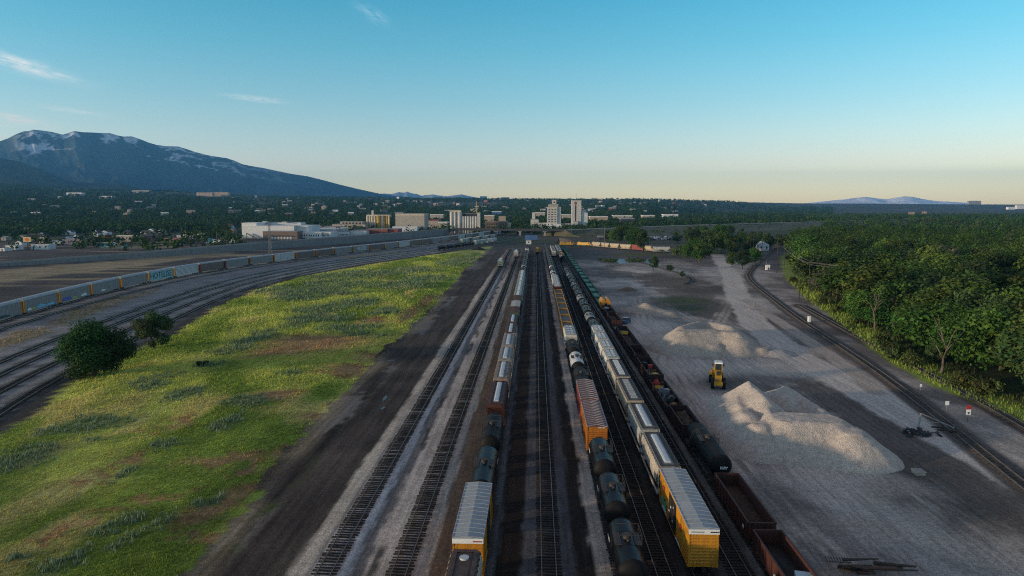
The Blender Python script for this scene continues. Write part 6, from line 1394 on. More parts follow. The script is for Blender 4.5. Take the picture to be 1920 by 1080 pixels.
b.rings(rr); b.build('wall', mm('wall_gray', (.19, .20, .205), .9, 0, .12, .15, (.13, .13, .135), .4, streak=True), t); b = MB(); b.rings(pr_); b.build('parapet', M['concrete'], t)
b = MB(); b.rings(tp); tag(b.build('road', mm('asphalt', (.06, .06, .062), .9, 0, .15, .2)), kind='structure')
t = empty('road_bridge', (-50, 870, 0)); tag(t, 'dark low road bridge crossing the far end of the rail yard', 'bridge')
b = MB(); A_ = Vector((-114, 894, 0)); E_ = Vector((36, 862, 0)); dv = (E_ - A_).normalized(); nv = Vector((-dv.y, dv.x, 0)); o_ = Vector((-50, 870, 0))
def strip(a, c, d0, d1, z0, z1): 
    return [[a + nv * d0 + Vector((0, 0, z0)) - o_, a + nv * d1 + Vector((0, 0, z0)) - o_, a + nv * d1 + Vector((0, 0, z1)) - o_, a + nv * d0 + Vector((0, 0, z1)) - o_], [c + nv * d0 + Vector((0, 0, z0)) - o_, c + nv * d1 + Vector((0, 0, z0)) - o_, c + nv * d1 + Vector((0, 0, z1)) - o_, c + nv * d0 + Vector((0, 0, z1)) - o_]]
b.rings(strip(A_, E_, .2, 14.8, 6.3, 7.9)); b.build('deck', M['concrete_dark'], t); b = MB(); b.rings(strip(A_, E_, .0, .45, 7.9, 8.9)); b.rings(strip(A_, E_, 14.4, 14.8, 7.9, 8.9)); b.build('parapet', M['concrete_dark'], t)
for f in (.2, .42, .63, .84):
    c = A_ + (E_ - A_) * f; b = MB(); b.box(c.x - o_.x - 1.2, c.x - o_.x + 1.2, c.y - o_.y + 2, c.y - o_.y + 4.4, 0, 5.2); b.box(c.x - o_.x - 2.6, c.x - o_.x + 2.6, c.y - o_.y + 1.4, c.y - o_.y + 5, 5.2, 6.3); b.build('pier', M['concrete'], t)
RD = [(36, 862), (75, 905), (120, 960), (180, 1040), (250, 1110), (360, 1210), (500, 1330), (700, 1500), (1000, 1800)]
rr = []; em = []
for i, (x, y) in enumerate(RD):
    a = RD[max(i - 1, 0)]; c = RD[min(i + 1, len(RD) - 1)]; tx, ty = c[0] - a[0], c[1] - a[1]; l = math.hypot(tx, ty); nx_, ny_ = -ty / l, tx / l; h = 7.9 if i < 3 else 7.4
    rr.append([(x - nx_ * 1, y - ny_ * 1, h + .01), (x + nx_ * 13, y + ny_ * 13, h + .01), (x + nx_ * 13, y + ny_ * 13, h + .04), (x - nx_ * 1, y - ny_ * 1, h + .04)]); s_ = 95 if i else 30
    em.append([(x - nx_ * s_, y - ny_ * s_, -.6), (x - nx_ * s_ * .55, y - ny_ * s_ * .55, h * .3), (x - nx_ * 2, y - ny_ * 2, h), (x + nx_ * 14, y + ny_ * 14, h), (x + nx_ * 40, y + ny_ * 40, -.5)])
b = MB(); b.rings(rr); tag(b.build('road', mm('pale_road', (.26, .25, .235), .9, 0, .1, .2)), kind='structure')
b = MB(); b.rings(em); tag(b.build('embankment', mm('bank_grass', (.062, .068, .035), .95, 0, .4, .05, (.085, .075, .05), .5)), kind='structure')
x5 = rng.uniform(40, 520, 1500); y5 = rng.uniform(790, 1330, 1500); dl = line_d(x5, y5, RD); k = (dl < 80) & (dl > 6) & (sd_poly(x5, y5, RD + [(1000, 300), (36, 300)]) > 0) & (rng.random(1500) < .6); n = int(k.sum())
mass('bank_scrub', x5[k], y5[k], np.clip(7.4 * (1 - dl[k] / 85), 0, 8) - .5, rng.uniform(1.2, 3, n), rng.uniform(1.2, 3, n), 22, .5, pick(n))
# ------------------------------------------------------------------ gravel heaps
MGRAV = attr_mat('gravel', rough=.95, amp=.34, s1=1.6, s2=6, bump=1.0)
def heap(label, pts, x0, x1, y0, y1, res, col, seed, slope=.68, dents=()):
    """cones of repose (x,y,height,flat radius) melted together"""
    nx_, ny_ = int((x1 - x0) / res), int((y1 - y0) / res)
    X_, Y_ = np.meshgrid(np.linspace(x0, x1, nx_), np.linspace(y0, y1, ny_)); X_, Y_ = X_.ravel(), Y_.ravel()
    wx = 1.1 * (fbm(X_ / 4, Y_ / 4, seed, 3) - .5); wy = 1.1 * (fbm(X_ / 4, Y_ / 4, seed + 9, 3) - .5)
    Hh = np.full(X_.shape, -1e3); acc = np.zeros(X_.shape)
    K = 9.0
    for (cx, cy, h, fr, *ex) in pts:
        ax = ex[0] if ex else 0; ay = ex[1] if ex else 0      # ridge: from c to c+(ax,ay)
        L2 = ax * ax + ay * ay + 1e-9; t = np.clip(((X_ - cx) * ax + (Y_ - cy) * ay) / L2, 0, 1) if ex else 0
        d = np.hypot(X_ + wx - cx - t * ax, Y_ + wy - cy - t * ay); v = h * (1 - .0 * t) - slope * np.maximum(d - fr, 0)
        acc += np.exp(K * np.clip(v, -6, 12))
    Hh = np.log(acc) / K
    for (cx, cy, r, dep) in dents: Hh = Hh - dep * np.exp(-(((X_ - cx) ** 2 + (Y_ - cy) ** 2) / r ** 2))
    Hh = Hh + .16 * (fbm(X_ / 3.0, Y_ / 3.0, seed + 3, 3) - .5) * np.clip(Hh, 0, 1.5) + .22 * (fbm(X_ / 1.1, Y_ / 1.1, seed + 4, 4, .6) - .5) * np.clip(Hh, 0, 1)
    toe = .25 * (fbm(X_ / 2, Y_ / 2, seed + 5, 3) - .5)
    Z_ = np.where(Hh + toe < .02, -.25, np.maximum(Hh, -.2))
    c = np.array(col)[None] * (1 + .35 * (fbm(X_ / 5, Y_ / 5, seed + 6, 4) - .5) + .25 * (fbm(X_ / .8, Y_ / .8, seed + 7, 2) - .5))[:, None]
    I = np.arange(nx_ * ny_).reshape(ny_, nx_); Q_ = np.stack([I[:-1, :-1].ravel(), I[:-1, 1:].ravel(), I[1:, 1:].ravel(), I[1:, :-1].ravel()], 1)
    keep = (Z_[Q_] > -.24).any(1); Q_ = Q_[keep]; used = np.unique(Q_); mp = -np.ones(len(Z_), int); mp[used] = np.arange(len(used))
    o = np_mesh('gravel_heap', np.stack([X_, Y_, Z_], 1)[used], mp[Q_], MGRAV, smooth=True, cols=c[used]); tag(o, label, 'gravel heap', 'gravel heaps'); return o
def gp(px, py, z): return G(px, py, z)
def ridge(p, q, h, fr): a = gp(*p, h); c = gp(*q, h); return (a[0], a[1], h, fr, c[0] - a[0], c[1] - a[1])
heap('biggest pale gravel heap, beside the yellow wheel loader', [ridge((1404, 714), (1430, 742), 6.0, .2), ridge((1388, 745), (1400, 775), 4.2, .8), ridge((1430, 742), (1445, 775), 4.6, .3), ridge((1468, 718), (1478, 745), 4.3, .3), ridge((1480, 730), (1540, 768), 3.4, .4), ridge((1480, 782), (1545, 784), 4.7, 2.6), ridge((1545, 786), (1592, 806), 4.0, 2.0), ridge((1425, 795), (1480, 783), 4.0, 1.2), ridge((1592, 808), (1630, 832), 2.6, 1.2)],
     25, 62, 92, 152, .28, (.47, .425, .38), 101, slope=.74, dents=[(*gp(1440, 765, 2), 2.2, 1.0), (*gp(1455, 740, 2), 2.0, 1.2), (*gp(1478, 765, 3), 2.0, .9)])
heap('wide crater topped gravel heap behind the yellow wheel loader', [ridge((1278, 612), (1320, 600), 5.0, .6), ridge((1320, 600), (1366, 610), 4.9, 1.0), ridge((1278, 620), (1335, 619), 5.0, 1.6), ridge((1335, 619), (1380, 623), 4.8, 1.4), ridge((1390, 645), (1425, 650), 1.6, 2.2), ridge((1315, 640), (1340, 645), 2.4, 1.5)], 26, 74, 160, 245, .45, (.40, .36, .315), 131, slope=.66, dents=[(*gp(1325, 611, 2.5), 4.5, 1.6)])
heap('small light gravel heap near the yellow rail machine', [ridge((1205, 567), (1215, 569), 3.0, .2), ridge((1225, 577), (1255, 585), 1.3, 1.2)], 28, 60, 215, 285, .5, (.38, .335, .285), 151, slope=.42)
heap('low pale spread of gravel right of the crater topped heap', [ridge((1410, 650), (1450, 655), 1.0, 2.5)], 48, 76, 160, 200, .5, (.38, .365, .35), 161, slope=.3)
heap('small brown earth heap on the bare ground beyond the small gravel heap', [ridge((1175, 538), (1180, 538), 1.6, .3)], 34, 56, 268, 320, .6, (.15, .12, .09), 171, slope=.4)
heap('dark spoil heap on the far tip of the pasture', [(*G(897, 469), 3.2, .2)], G(897, 469)[0] - 14, G(897, 469)[0] + 14, G(897, 469)[1] - 20, G(897, 469)[1] + 20, .7, (.03, .027, .03), 181, slope=.45)
heap('tan earth heap at the far yard throat beside the bridge', [ridge((1052, 446), (1068, 449), 4.0, 1.5)], 25, 75, 650, 790, 1.2, (.16, .13, .10), 191, slope=.3)
# ------------------------------------------------------------------ wheel loader (rear towards the camera)
lx, ly = G(1348, 733); t = empty('wheel_loader', (lx, ly + .6, 0), R(-14)); t.scale = (.9, 1.4, 1.3); tag(t, 'yellow wheel loader with a white cab roof beside the biggest gravel heap', 'wheel loader')
b = MB()
b.rings([[(-.72, 0, .9), (.72, 0, .9), (.72, 0, 1.9), (-.72, 0, 1.9)], [(-.75, .5, .8), (.75, .5, .8), (.75, .5, 2.15), (-.75, .5, 2.15)], [(-.8, 3.0, .8), (.8, 3.0, .8), (.72, 3.0, 2.5), (-.72, 3.0, 2.5)]])
b.box(-.95, .95, -.25, .3, .75, 1.3); b.build('engine_hood', M['loader_yellow'], t)
b = MB(); b.box(-.6, .6, -.06, -.002, 1.4, 1.85)
for i in range(5): b.box(-.58, .58, -.09, -.06, 1.43 + .085 * i, 1.47 + .085 * i)
b.build('grille', M['gondola_tan'], t); b = MB(); b.box(-.42, .42, .7, 2.0, 2.25, 2.52); b.build('hood_vent', M['steel_dark'], t)
b = MB(); b.cyl((.35, 2.4, 2.4), (.35, 2.4, 3.2), .09, seg=8); b.build('exhaust', M['steel_dark'], t)
for s in (-1, 1):
    for k, y in enumerate((.95, 4.6)):
        xo = -.75 * k * .6; b = MB(); sg = 22; pr = []
        for (dx, r_) in ((-.36, .74), (-.32, .88), (-.12, .93), (.12, .93), (.32, .88), (.36, .74)): pr.append([(xo + s * 1.28 + dx, y + r_ * math.cos(2 * math.pi * i / sg), .86 + r_ * math.sin(2 * math.pi * i / sg) * (1 if i % 2 else .98)) for i in range(sg)])
        b.rings(pr, 0, True, True); w = b.build('wheel', M['rubber'], t); b = MB(); b.cyl((xo + s * 1.28 - .34, y, .86), (xo + s * 1.28 + .34, y, .86), .42, seg=16, smooth=False); b.build('rim', M['loader_yellow'], w)
        if k == 0: continue
        b = MB(); b.box(xo + s * 1.28 - .38, xo + s * 1.28 + .38, y - .8, y + .8, 1.82, 1.9); b.box(xo + s * 1.28 - .38, xo + s * 1.28 + .38, y - .9, y - .8, 1.45, 1.9); b.build('mudguard', M['loader_yellow'], t)
b = MB(); b.box(-.82, .82, 2.9, 4.4, 1.3, 2.3)
for x in (-.8, .8):
    for y in (2.95, 4.4): b.bar((x, y, 2.3), (x * .94, y + (.1 if y < 3.5 else -.1), 3.55), .12)
c = b.build('cab', M['loader_yellow'], t); b = MB(); b.box(-.76, .76, 3.0, 4.36, 2.3, 3.5); b.build('window', M['glass_dark'], c); b = MB(); b.box(-.92, .92, 2.8, 4.55, 3.55, 3.68); b.box(-.8, .8, 2.9, 4.45, 3.68, 3.74); b.build('cab_roof', M['white_paint'], c)
b = MB(); b.cyl((-.4, 3.2, 3.74), (-.4, 3.2, 3.95), .08, seg=8); b.build('beacon', M['orange_paint'], c)
for s in (-1, 1): b = MB(); b.bar((s * .9, 4.5, 2.9), (s * 1.25, 4.6, 3.0), .05); b.box(s * 1.25 - .12, s * 1.25 + .12, 4.58, 4.64, 2.75, 3.2); b.build('mirror', M['black_paint'], c)
b = MB(); b.box(-1.1, .6, 4.3, 5.6, .8, 1.7); b.box(-.75, .25, 5.0, 5.5, 1.7, 2.3); b.build('front_frame', M['loader_yellow'], t)
b = MB()
for s in (-1, 1): b.bar((-.3 + s * .5, 5.2, 2.1), (-.9 + s * .5, 7.0, 1.0), .22, .4)
b.bar((-.3, 5.2, 2.2), (-.9, 6.8, 1.5), .16); b.build('lift_arm', M['loader_yellow'], t)
b = MB(); pr = [(6.9, .15), (8.0, .1), (8.0, .2), (7.1, .35), (6.95, .8), (7.3, 1.5), (7.2, 1.55), (6.75, .9)]
b.rings([[(-2.0, y, z) for y, z in pr], [(.3, y - .0, z) for y, z in pr]]); b.build('bucket', M['loader_yellow'], t)
# ------------------------------------------------------------------ small blue truck
tx_, ty_ = G(1173, 606); t = empty('pickup_truck', (tx_, ty_, 0), R(155)); tag(t, 'small blue pickup truck parked on the gravel beside a dark red gondola', 'truck')
b = MB(); b.rings([[(-.95, -2.6, .55), (.95, -2.6, .55), (.95, -2.6, 1.1), (-.95, -2.6, 1.1)], [(-.95, 2.0, .5), (.95, 2.0, .5), (.95, 2.0, 1.12), (-.95, 2.0, 1.12)], [(-.88, 2.6, .55), (.88, 2.6, .55), (.85, 2.6, .98), (-.85, 2.6, .98)]])
for s in (-1, 1): b.box(s * .95 - .06, s * .95 + .06, -2.6, -.5, 1.1, 1.4)
b.box(-.95, .95, -2.62, -2.54, 1.1, 1.4); b.build('body', M['blue_paint'], t)
b = MB(); b.rings([[(-.88, -.5, 1.1), (.88, -.5, 1.1), (.88, 1.5, 1.1), (-.88, 1.5, 1.1)], [(-.74, -.25, 1.85), (.74, -.25, 1.85), (.74, .75, 1.85), (-.74, .75, 1.85)]]); b.build('cab', M['glass_dark'], t)
b = MB(); b.box(-.76, .76, -.3, .8, 1.85, 1.92); b.build('cab_roof', M['white_paint'], t)
b = MB(); b.box(-.6, .4, 1.6, 2.3, 1.12, 1.135); b.build('hood_panel', M['tank_white'], t)
for s in (-1, 1):
    for y in (-1.7, 1.7): b = MB(); b.cyl((s * .98 - .14, y, .38), (s * .98 + .14, y, .38), .38, seg=14, smooth=False); w = b.build('wheel', M['rubber'], t); b = MB(); b.cyl((s * .98 - .15, y, .38), (s * .98 + .15, y, .38), .2, seg=10, smooth=False); b.build('rim', M['silver_roof'], w)
    b = MB(); b.box(s * .62 - .17, s * .62 + .17, 2.58, 2.63, .72, .9); b.build('headlight', M['hatch_white'], t)
# ------------------------------------------------------------------ signs, masts, posts
def post_sign(name, label, px, py, h, mats, cat, w=.9, ph=None):
    x, y = G(px, py); t = empty(name, (x, y, 0)); tag(t, label, cat); b = MB(); b.cyl((0, 0, 0), (0, 0, h), .06, seg=8); b.build('post', M['steel_lattice'], t)
    z = h
    for mt, hh in mats: b = MB(); b.box(-w / 2, w / 2, -.1, -.062, z - hh, z); b.build('panel', M[mt], t); z -= hh
    return t
s1 = post_sign('track_sign', 'white sign with a red top panel on a post right of the curved tracks', 1814, 791, 3.0, [('paint_red', .75), ('white_paint', 1.0)], 'sign', .8)
b = MB(); b.box(-.16, .16, -.13, -.101, 1.6, 1.78); b.box(-.05, .05, -.13, -.101, 1.42, 1.6); b.build('marking', M['black_paint'], s1)
post_sign('track_sign', 'small plain white sign on a thin post left of the red topped sign', 1774, 778, 2.6, [('white_paint', .75)], 'sign', .65)
post_sign('track_sign', 'tiny white marker on a thin post by the far right track', 1725, 742, 2.4, [('white_paint', .55)], 'sign', .4)
def cabinet(name, label, px, py, w, h, mat='white_paint', cat='signal cabinet'):
    x, y = G(px, py); b = MB(); b.box(-w / 2, w / 2, -w / 2, w / 2, 0, h); b.box(-w / 2 - .06, w / 2 + .06, -w / 2 - .06, w / 2 + .06, h, h + .08); b.box(-w / 2 + .08, w / 2 - .08, -w / 2 - .03, -w / 2, .15, h - .12); o = b.build(name, M[mat], None, (x, y, 0)); tag(o, label, cat); return o
cabinet('signal_cabinet', 'white upright box beside the curved tracks at the grass below the wood', 1517, 604, .8, 1.9)
x, y = G(1437, 506); t = empty('signal_mast', (x, y, 0)); tag(t, 'railway signal mast with a white cabinet beside the curve into the wood', 'signal'); b = MB(); b.cyl((0, 0, 0), (0, 0, 6.6), .12, seg=8); b.build('mast', M['steel_lattice'], t)
b = MB(); b.box(-.45, .45, -.2, .1, 5.0, 6.4); b.build('signal_head', M['black_paint'], t); b = MB(); b.box(-.5, .6, -.5, .5, 0, 2.9); b.build('cabinet', M['white_paint'], t); b = MB(); b.box(.65, 2.0, -.4, .6, 1.4, 3.0); b.bar((1.9, 0, 0), (1.9, 0, 1.4), .15); b.build('box', M['white_paint'], t); b = MB(); b.cyl((0, -.22, 5.9), (0, -.3, 5.9), .16, seg=10); b.build('lamp_hood', M['white_paint'], t)
cabinet('marker_box', 'low white box on the dark soil left of the curved track', 1407, 581, 1.1, .35, 'concrete', cat='box'); cabinet('marker_post', 'thin white post beside the switch on the curved track', 1413, 575, .2, 1.7, 'concrete', cat='post')
x, y = G(1722, 802); t = empty('derail_frame', (x, y, 0)); tag(t, 'leaning steel pipe frame beside the rusty curving track', 'frame'); b = MB(); b.bar((0, 0, 0), (.5, .4, 2.4), .22); b.bar((.5, .4, 2.4), (5.5, -.5, .3), .14); b.bar((.3, .25, 1.2), (3.6, -.1, .9), .08); b.bar((5.5, -.5, 0), (5.5, -.5, .4), .3); b.build('pipe', M['concrete'], t)
for i, (px, py, lb) in enumerate([(1760, 806, 'short dark sleeper lying across the rusty track below the pipe frame'), (1775, 812, 'longer dark sleeper lying across the rusty track below the pipe frame')]):
    x, y = G(px, py); b = MB(); b.box(-1.1 - .3 * i, 1.1 + .3 * i, -.12, .12, 0, .22); b.box(-.7, -.5, -.14, .14, .22, .26); tag(b.build('loose_sleeper', M['wood_tie'], None, (x, y, .3), R(-18)), lb, 'sleeper')
def rubble(name, label, px, py, n, rx, ry, s, mats, seed, cat):
    r_ = random.Random(seed); x, y = G(px, py); t = empty(name, (x, y, 0)); tag(t, label, cat)
    b = MB()
    for i in range(n):
        M_ = Matrix.Translation((r_.gauss(0, rx), r_.gauss(0, ry), r_.uniform(.02, s * .9))) @ Matrix.Rotation(r_.uniform(0, 6.28), 4, 'Z') @ Matrix.Rotation(r_.uniform(-.5, .5), 4, 'X') @ Matrix.Rotation(r_.uniform(-.5, .5), 4, 'Y')
        a, c, d = s * r_.uniform(.3, 1), s * r_.uniform(.3, .9), s * r_.uniform(.1, .4)
        k = [(-a, -c * .8, -d), (a * .9, -c, -d), (a, c * .7, -d), (-a * .8, c, -d)]; b.rings([[tuple(M_ @ Vector(p)) for p in k], [tuple(M_ @ Vector((p[0] * .8, p[1] * .8, d))) for p in k]], m=r_.randrange(len(mats)))
    b.build('rubble', [M[q] for q in mats], t); return t
rubble('rubble_pile', 'small pile of dark rubble on the black soil below the pipe frame', 1724, 814, 60, 1.3, 1.0, .5, ['black_paint', 'concrete_dark', 'steel_dark'], 3, 'rubble')
rubble('scrap_heap', 'scrap heap with pale and dark metal beyond the grove', 1222, 449, 240, 11, 8, 2.6, ['concrete', 'steel_dark', 'brown_paint', 'hatch_white'], 5, 'scrap heap')
cabinet('concrete_block', 'pale concrete block lying on the gravel near the bottom right of the big heap', 1722, 889, 1.3, .5, 'concrete', 'block')
# steel grating and the dead timber near the bottom edge
x, y = G(1571, 1050); b = MB()
for i in range(9): b.box(-1.15 + .28 * i, -1.02 + .28 * i, -.55, .55, .1, .16)
for v in (-.45, .45): b.box(-1.2, 1.25, v - .05, v + .05, .02, .1)
tag(b.build('pallet', M['concrete'], None, (x, y, 0), R(-6)), 'white slatted pallet lying on the dark gravel at the bottom edge', 'pallet')
x, y = G(1586, 1067); b = MB()
for i in range(6): b.box(-.6 + .2 * i, -.52 + .2 * i, -.5, .5, .08, .13)
for v in (-.4, .4): b.box(-.65, .55, v - .05, v + .05, 0, .08)
tag(b.build('pallet', M['gondola_tan'], None, (x, y, 0), R(-35)), 'small weathered pallet half under the dead timber at the bottom edge', 'pallet')
x, y = G(1650, 1070); r_ = random.Random(4)
t = empty('timber_pile', (x, y, 0)); tag(t, 'long pile of dark dead timber at the bottom edge of the gravel yard', 'timber pile')
for i in range(16):
    b = MB(); u = r_.uniform(-3.0, 2.0); v = r_.uniform(-1.0, .6); a = r_.gauss(-.12, .12); l = r_.uniform(1.6, 4.2); z = .15 + .28 * (i // 4) * r_.uniform(.6, 1); b.cyl((u - math.cos(a) * l / 2, v - math.sin(a) * l / 2, z), (u + math.cos(a) * l / 2, v + math.sin(a) * l / 2, z + r_.uniform(-.12, .2)), r_.uniform(.1, .24), r_.uniform(.06, .16), 8); b.build('log', M['bark' if i % 3 else 'brown_paint'], t)
# ------------------------------------------------------------------ utility poles and wires
def pole(label, px, py, top, lean=0.0, arms=1, cat='utility pole', group='utility poles', mat='pole_wood'):
    x, y = G(px, py); h = CAM_H + (387 - top) * dep(x, y) if top is not None else 10; t = empty('utility_pole', (x, y, 0)); tag(t, label, cat, group)
    b = MB(); b.cyl((0, 0, -.3), (lean, 0, h), .2, .12, 8); b.build('pole', M[mat], t); b = MB()
    for k in range(arms): b.box(lean - 1.2, lean + 1.2, -.07, .07, h - .5 - .9 * k, h - .38 - .9 * k); [b.cyl((lean + u, 0, h - .38 - .9 * k), (lean + u, 0, h - .2 - .9 * k), .05, seg=6) for u in (-1.1, -.4, .4, 1.1)]
    if arms: b.build('crossarm', M[mat], t)
    return Vector((x + lean, y, h))
PL = [pole('utility pole standing in front of the wood right of the white upright box', 1515, 566, 491), pole('utility pole at the left end of the wires, beside the curve', 1470, 500, 462), pole('leaning pole left of the curve, rightmost of the dark cluster', 1427, 484, 433, 1.2), pole('pole in the dark cluster left of the curve, second from the right', 1412, 478, 436), pole('pole in the dark cluster left of the curve, second from the left', 1407, 478, 437), pole('leftmost pole of the dark cluster left of the curve', 1401, 480, 434)]
pole('tall pole right of the white box on the curve', 1456, 512, 430); pole('thin pole in the scrub at the right end of the curve', 1498, 560, 510)
for (px, py, tp_, lb) in [(1133, 470, 424, 'left one of two thin masts beside the tan hopper train'), (1067, 446, 420, 'tall thin mast in front of the tall white towers'), (1071, 446, 421, 'second thin mast in front of the tall white towers'), (578, 462, 434, 'light pole in front of the low windowed building'), (666, 452, 420, 'light pole in front of the pale blue shed'), (716, 449, 417, 'light pole in front of the red brick building'), (425, 458, 427, 'thin pole beside the white semi trailer'), (407, 458, 434, 'short thin pole at the back of the white semi trailer'), (848, 448, 422, 'dark pole in front of the grain silos')]: pole(lb, px, py, tp_, 0, 1 if px > 1000 else 0, 'pole', 'thin masts and light poles', 'steel_lattice')
def wire(name, label, a, c, sag, n=14, offs=((0, 0, 0),)):
    b = MB()
    for o in offs:
        pts = [a.lerp(c, i / n) + Vector(o) - Vector((0, 0, sag * 4 * (i / n) * (1 - i / n))) for i in range(n + 1)]
        for p, q in zip(pts[:-1], pts[1:]): b.cyl(tuple(p), tuple(q), .035, seg=4, caps=False)
    tag(b.build(name, M['concrete']), label, 'wire')
far_e = Vector((*G(1700, 640), 12.0))
PB = Vector((165, 215, 14.0))
for k, (dz, u) in enumerate([(-.2, -1.1), (-.2, 1.1), (-1.1, 0)]): wire('overhead_wire', ['upper left wire crossing in front of the wood', 'upper right wire crossing in front of the wood', 'lowest wire crossing in front of the wood'][k], PL[1] + Vector((u, 0, dz)), PL[0] + Vector((u, 0, dz)), 1.0); wire('overhead_wire', ['upper left wire running from the front pole into the wood', 'upper right wire running from the front pole into the wood', 'lowest wire running from the front pole into the wood'][k], PL[0] + Vector((u, 0, dz)), PB + Vector((u, 0, dz)), 1.2)
# lattice mast at the left behind the auto carriers
x, y = G(507, 476); t = empty('lattice_mast', (x, y, 0)); h = CAM_H + (387 - 419) * dep(x, y); tag(t, 'gray lattice mast standing behind the auto carriers in front of the brown dock building', 'mast'); b = MB()
for sx in (-1, 1):
    for sy in (-1, 1): b.bar((sx * 1.1, sy * 1.1, 0), (sx * .35, sy * .35, h), .16)
for i in range(8):
    z0, z1 = h * i / 8, h * (i + 1) / 8; w0, w1 = 1.1 - .75 * i / 8, 1.1 - .75 * (i + 1) / 8
    for s in (-1, 1): b.bar((-w0, s * w0, z0), (w1, s * w1, z1), .09); b.bar((s * w0, -w0, z0), (s * w1, w1, z1), .09)
b.build('lattice', M['steel_lattice'], t); b = MB(); b.box(-2.6, 2.6, -.1, .1, h - 2, h - 1.8); b.box(-2.2, 2.2, -.1, .1, h - .3, h - .1); b.build('crossarm', M['steel_lattice'], t)
# billboard, semi trailer
def billboard(label, px, py, w, ytop, ybot, m1, m2=None):
    x, y = G(px, py); k = dep(x, y); t = empty('billboard', (x, y, 0)); tag(t, label, 'billboard'); z1 = CAM_H + (387 - ytop) * k; z0 = CAM_H + (387 - ybot) * k; W = w * k
    b = MB(); b.cyl((0, .3, 0), (0, .3, z0), .35, seg=10); b.build('post', M['brown_paint'], t); b = MB(); b.box(-W / 2, W / 2, 0, .5, z0, z1); b.build('frame', M['plant_side'], t); b = MB(); b.box(-W / 2 + .2, W / 2 - .2, -.06, -.003, z0 + .2, z1 - .2); b.build('panel', M[m1], t)
    if m2: b = MB(); b.rings([[(math.cos(a) * (z1 - z0) * .36, -.1, (z0 + z1) / 2 + math.sin(a) * (z1 - z0) * .36) for a in [i * math.pi / 7 for i in range(14)]], [(math.cos(a) * (z1 - z0) * .36, -.061, (z0 + z1) / 2 + math.sin(a) * (z1 - z0) * .36) for a in [i * math.pi / 7 for i in range(14)]]]); b.build('emblem', M[m2], t)
billboard('yellow and red billboard on a dark post among the houses at the left', 52, 467, 15, 444.5, 453.5, 'billboard_yellow', 'billboard_red')
for (px, Y, w, yt, yb, lb) in [(1709, 1900, 11, 397.5, 402, 'left one of two pale billboards rising above the wood'), (1733, 1950, 9, 396.5, 400.5, 'right one of two pale billboards rising above the wood')]:
    p = at(px, yb, Y); q = at(px, yt, Y); t = empty('billboard', (p[0], Y, 0)); tag(t, lb, 'billboard'); W = w * Y / 1289; b = MB(); b.cyl((0, .5, 0), (0, .5, p[2]), .4, seg=8); b.build('post', M['brown_paint'], t); b = MB(); b.box(-W / 2, W / 2, 0, .6, p[2], q[2]); b.build('panel', M['tan_stone'], t)
x, y = G(424, 457); t = empty('semi_truck', (x, y, 0), R(6)); tag(t, 'white semi truck with a long white trailer parked left of the white factory', 'truck')
b = MB(); b.box(-13, .5, -1.3, 1.3, 1.2, 4.3); b.box(-13, .5, -1.1, 1.1, .9, 1.2); b.build('trailer', M['white_paint'], t); b = MB(); b.box(1.5, 7.0, -1.3, 1.3, 1.2, 4.1); b.build('trailer', M['white_paint'], t); b = MB(); b.rings([[(7.5, -1.2, .7), (7.5, 1.2, .7), (7.5, 1.2, 3.8), (7.5, -1.2, 3.8)], [(9.5, -1.2, .7), (9.5, 1.2, .7), (9.3, 1.2, 3.3), (9.3, -1.2, 3.3)]]); b.box(9.4, 11.2, -1.0, 1.0, .7, 2.0); c = b.build('cab', M['plant_side'], t); b = MB(); b.box(9.42, 9.5, -1.0, 1.0, 2.2, 3.1); b.build('window', M['glass_dark'], c)
for xx in (-12, -10.8, -1.5, 2.2, 6, 8.2, 10.5): b = MB(); b.cyl((xx, -1.3, .5), (xx, 1.3, .5), .5, seg=12, smooth=False); b.build('wheelset', M['rubber'], t)
x, y = G(996, 450); b = MB(); b.box(-7, 7, -1.4, 1.4, .3, 5.2); [b.box(-7 + i, -6.9 + i, -1.45, 1.45, .4, 5.1) for i in range(14)]; tag(b.build('shipping_container', M['blue_wall'], None, (x, y, 0)), 'blue double stacked container under the right end of the road bridge', 'container')
x, y = G(991, 457); house('small pale yard hut with a red side at the far throat', 991, 458, 10, 7, 'plant_side', 'roof_gray', gable='flat', cat='hut', door=False)
house('white shed with a dark roof among the trees left of the curve into the wood', 1432, 470, 20, 17, 'plant_white', 'roof_white', gable='y', cat='shed', door=False); house('dark brown shed roofs beside the white shed left of the curve', 1405, 458, 36, 12, 'brown_paint', 'dark_roof', gable='x', cat='shed', door=False)
house('small gray tin shed beside the scrap heap', 1130, 450, 16, 8, 'concrete_dark', 'roof_gray', gable='x', cat='shed', door=False)
flush_text()
for o, b, nm, mt in LATER2: b.build(nm, M[mt], o)
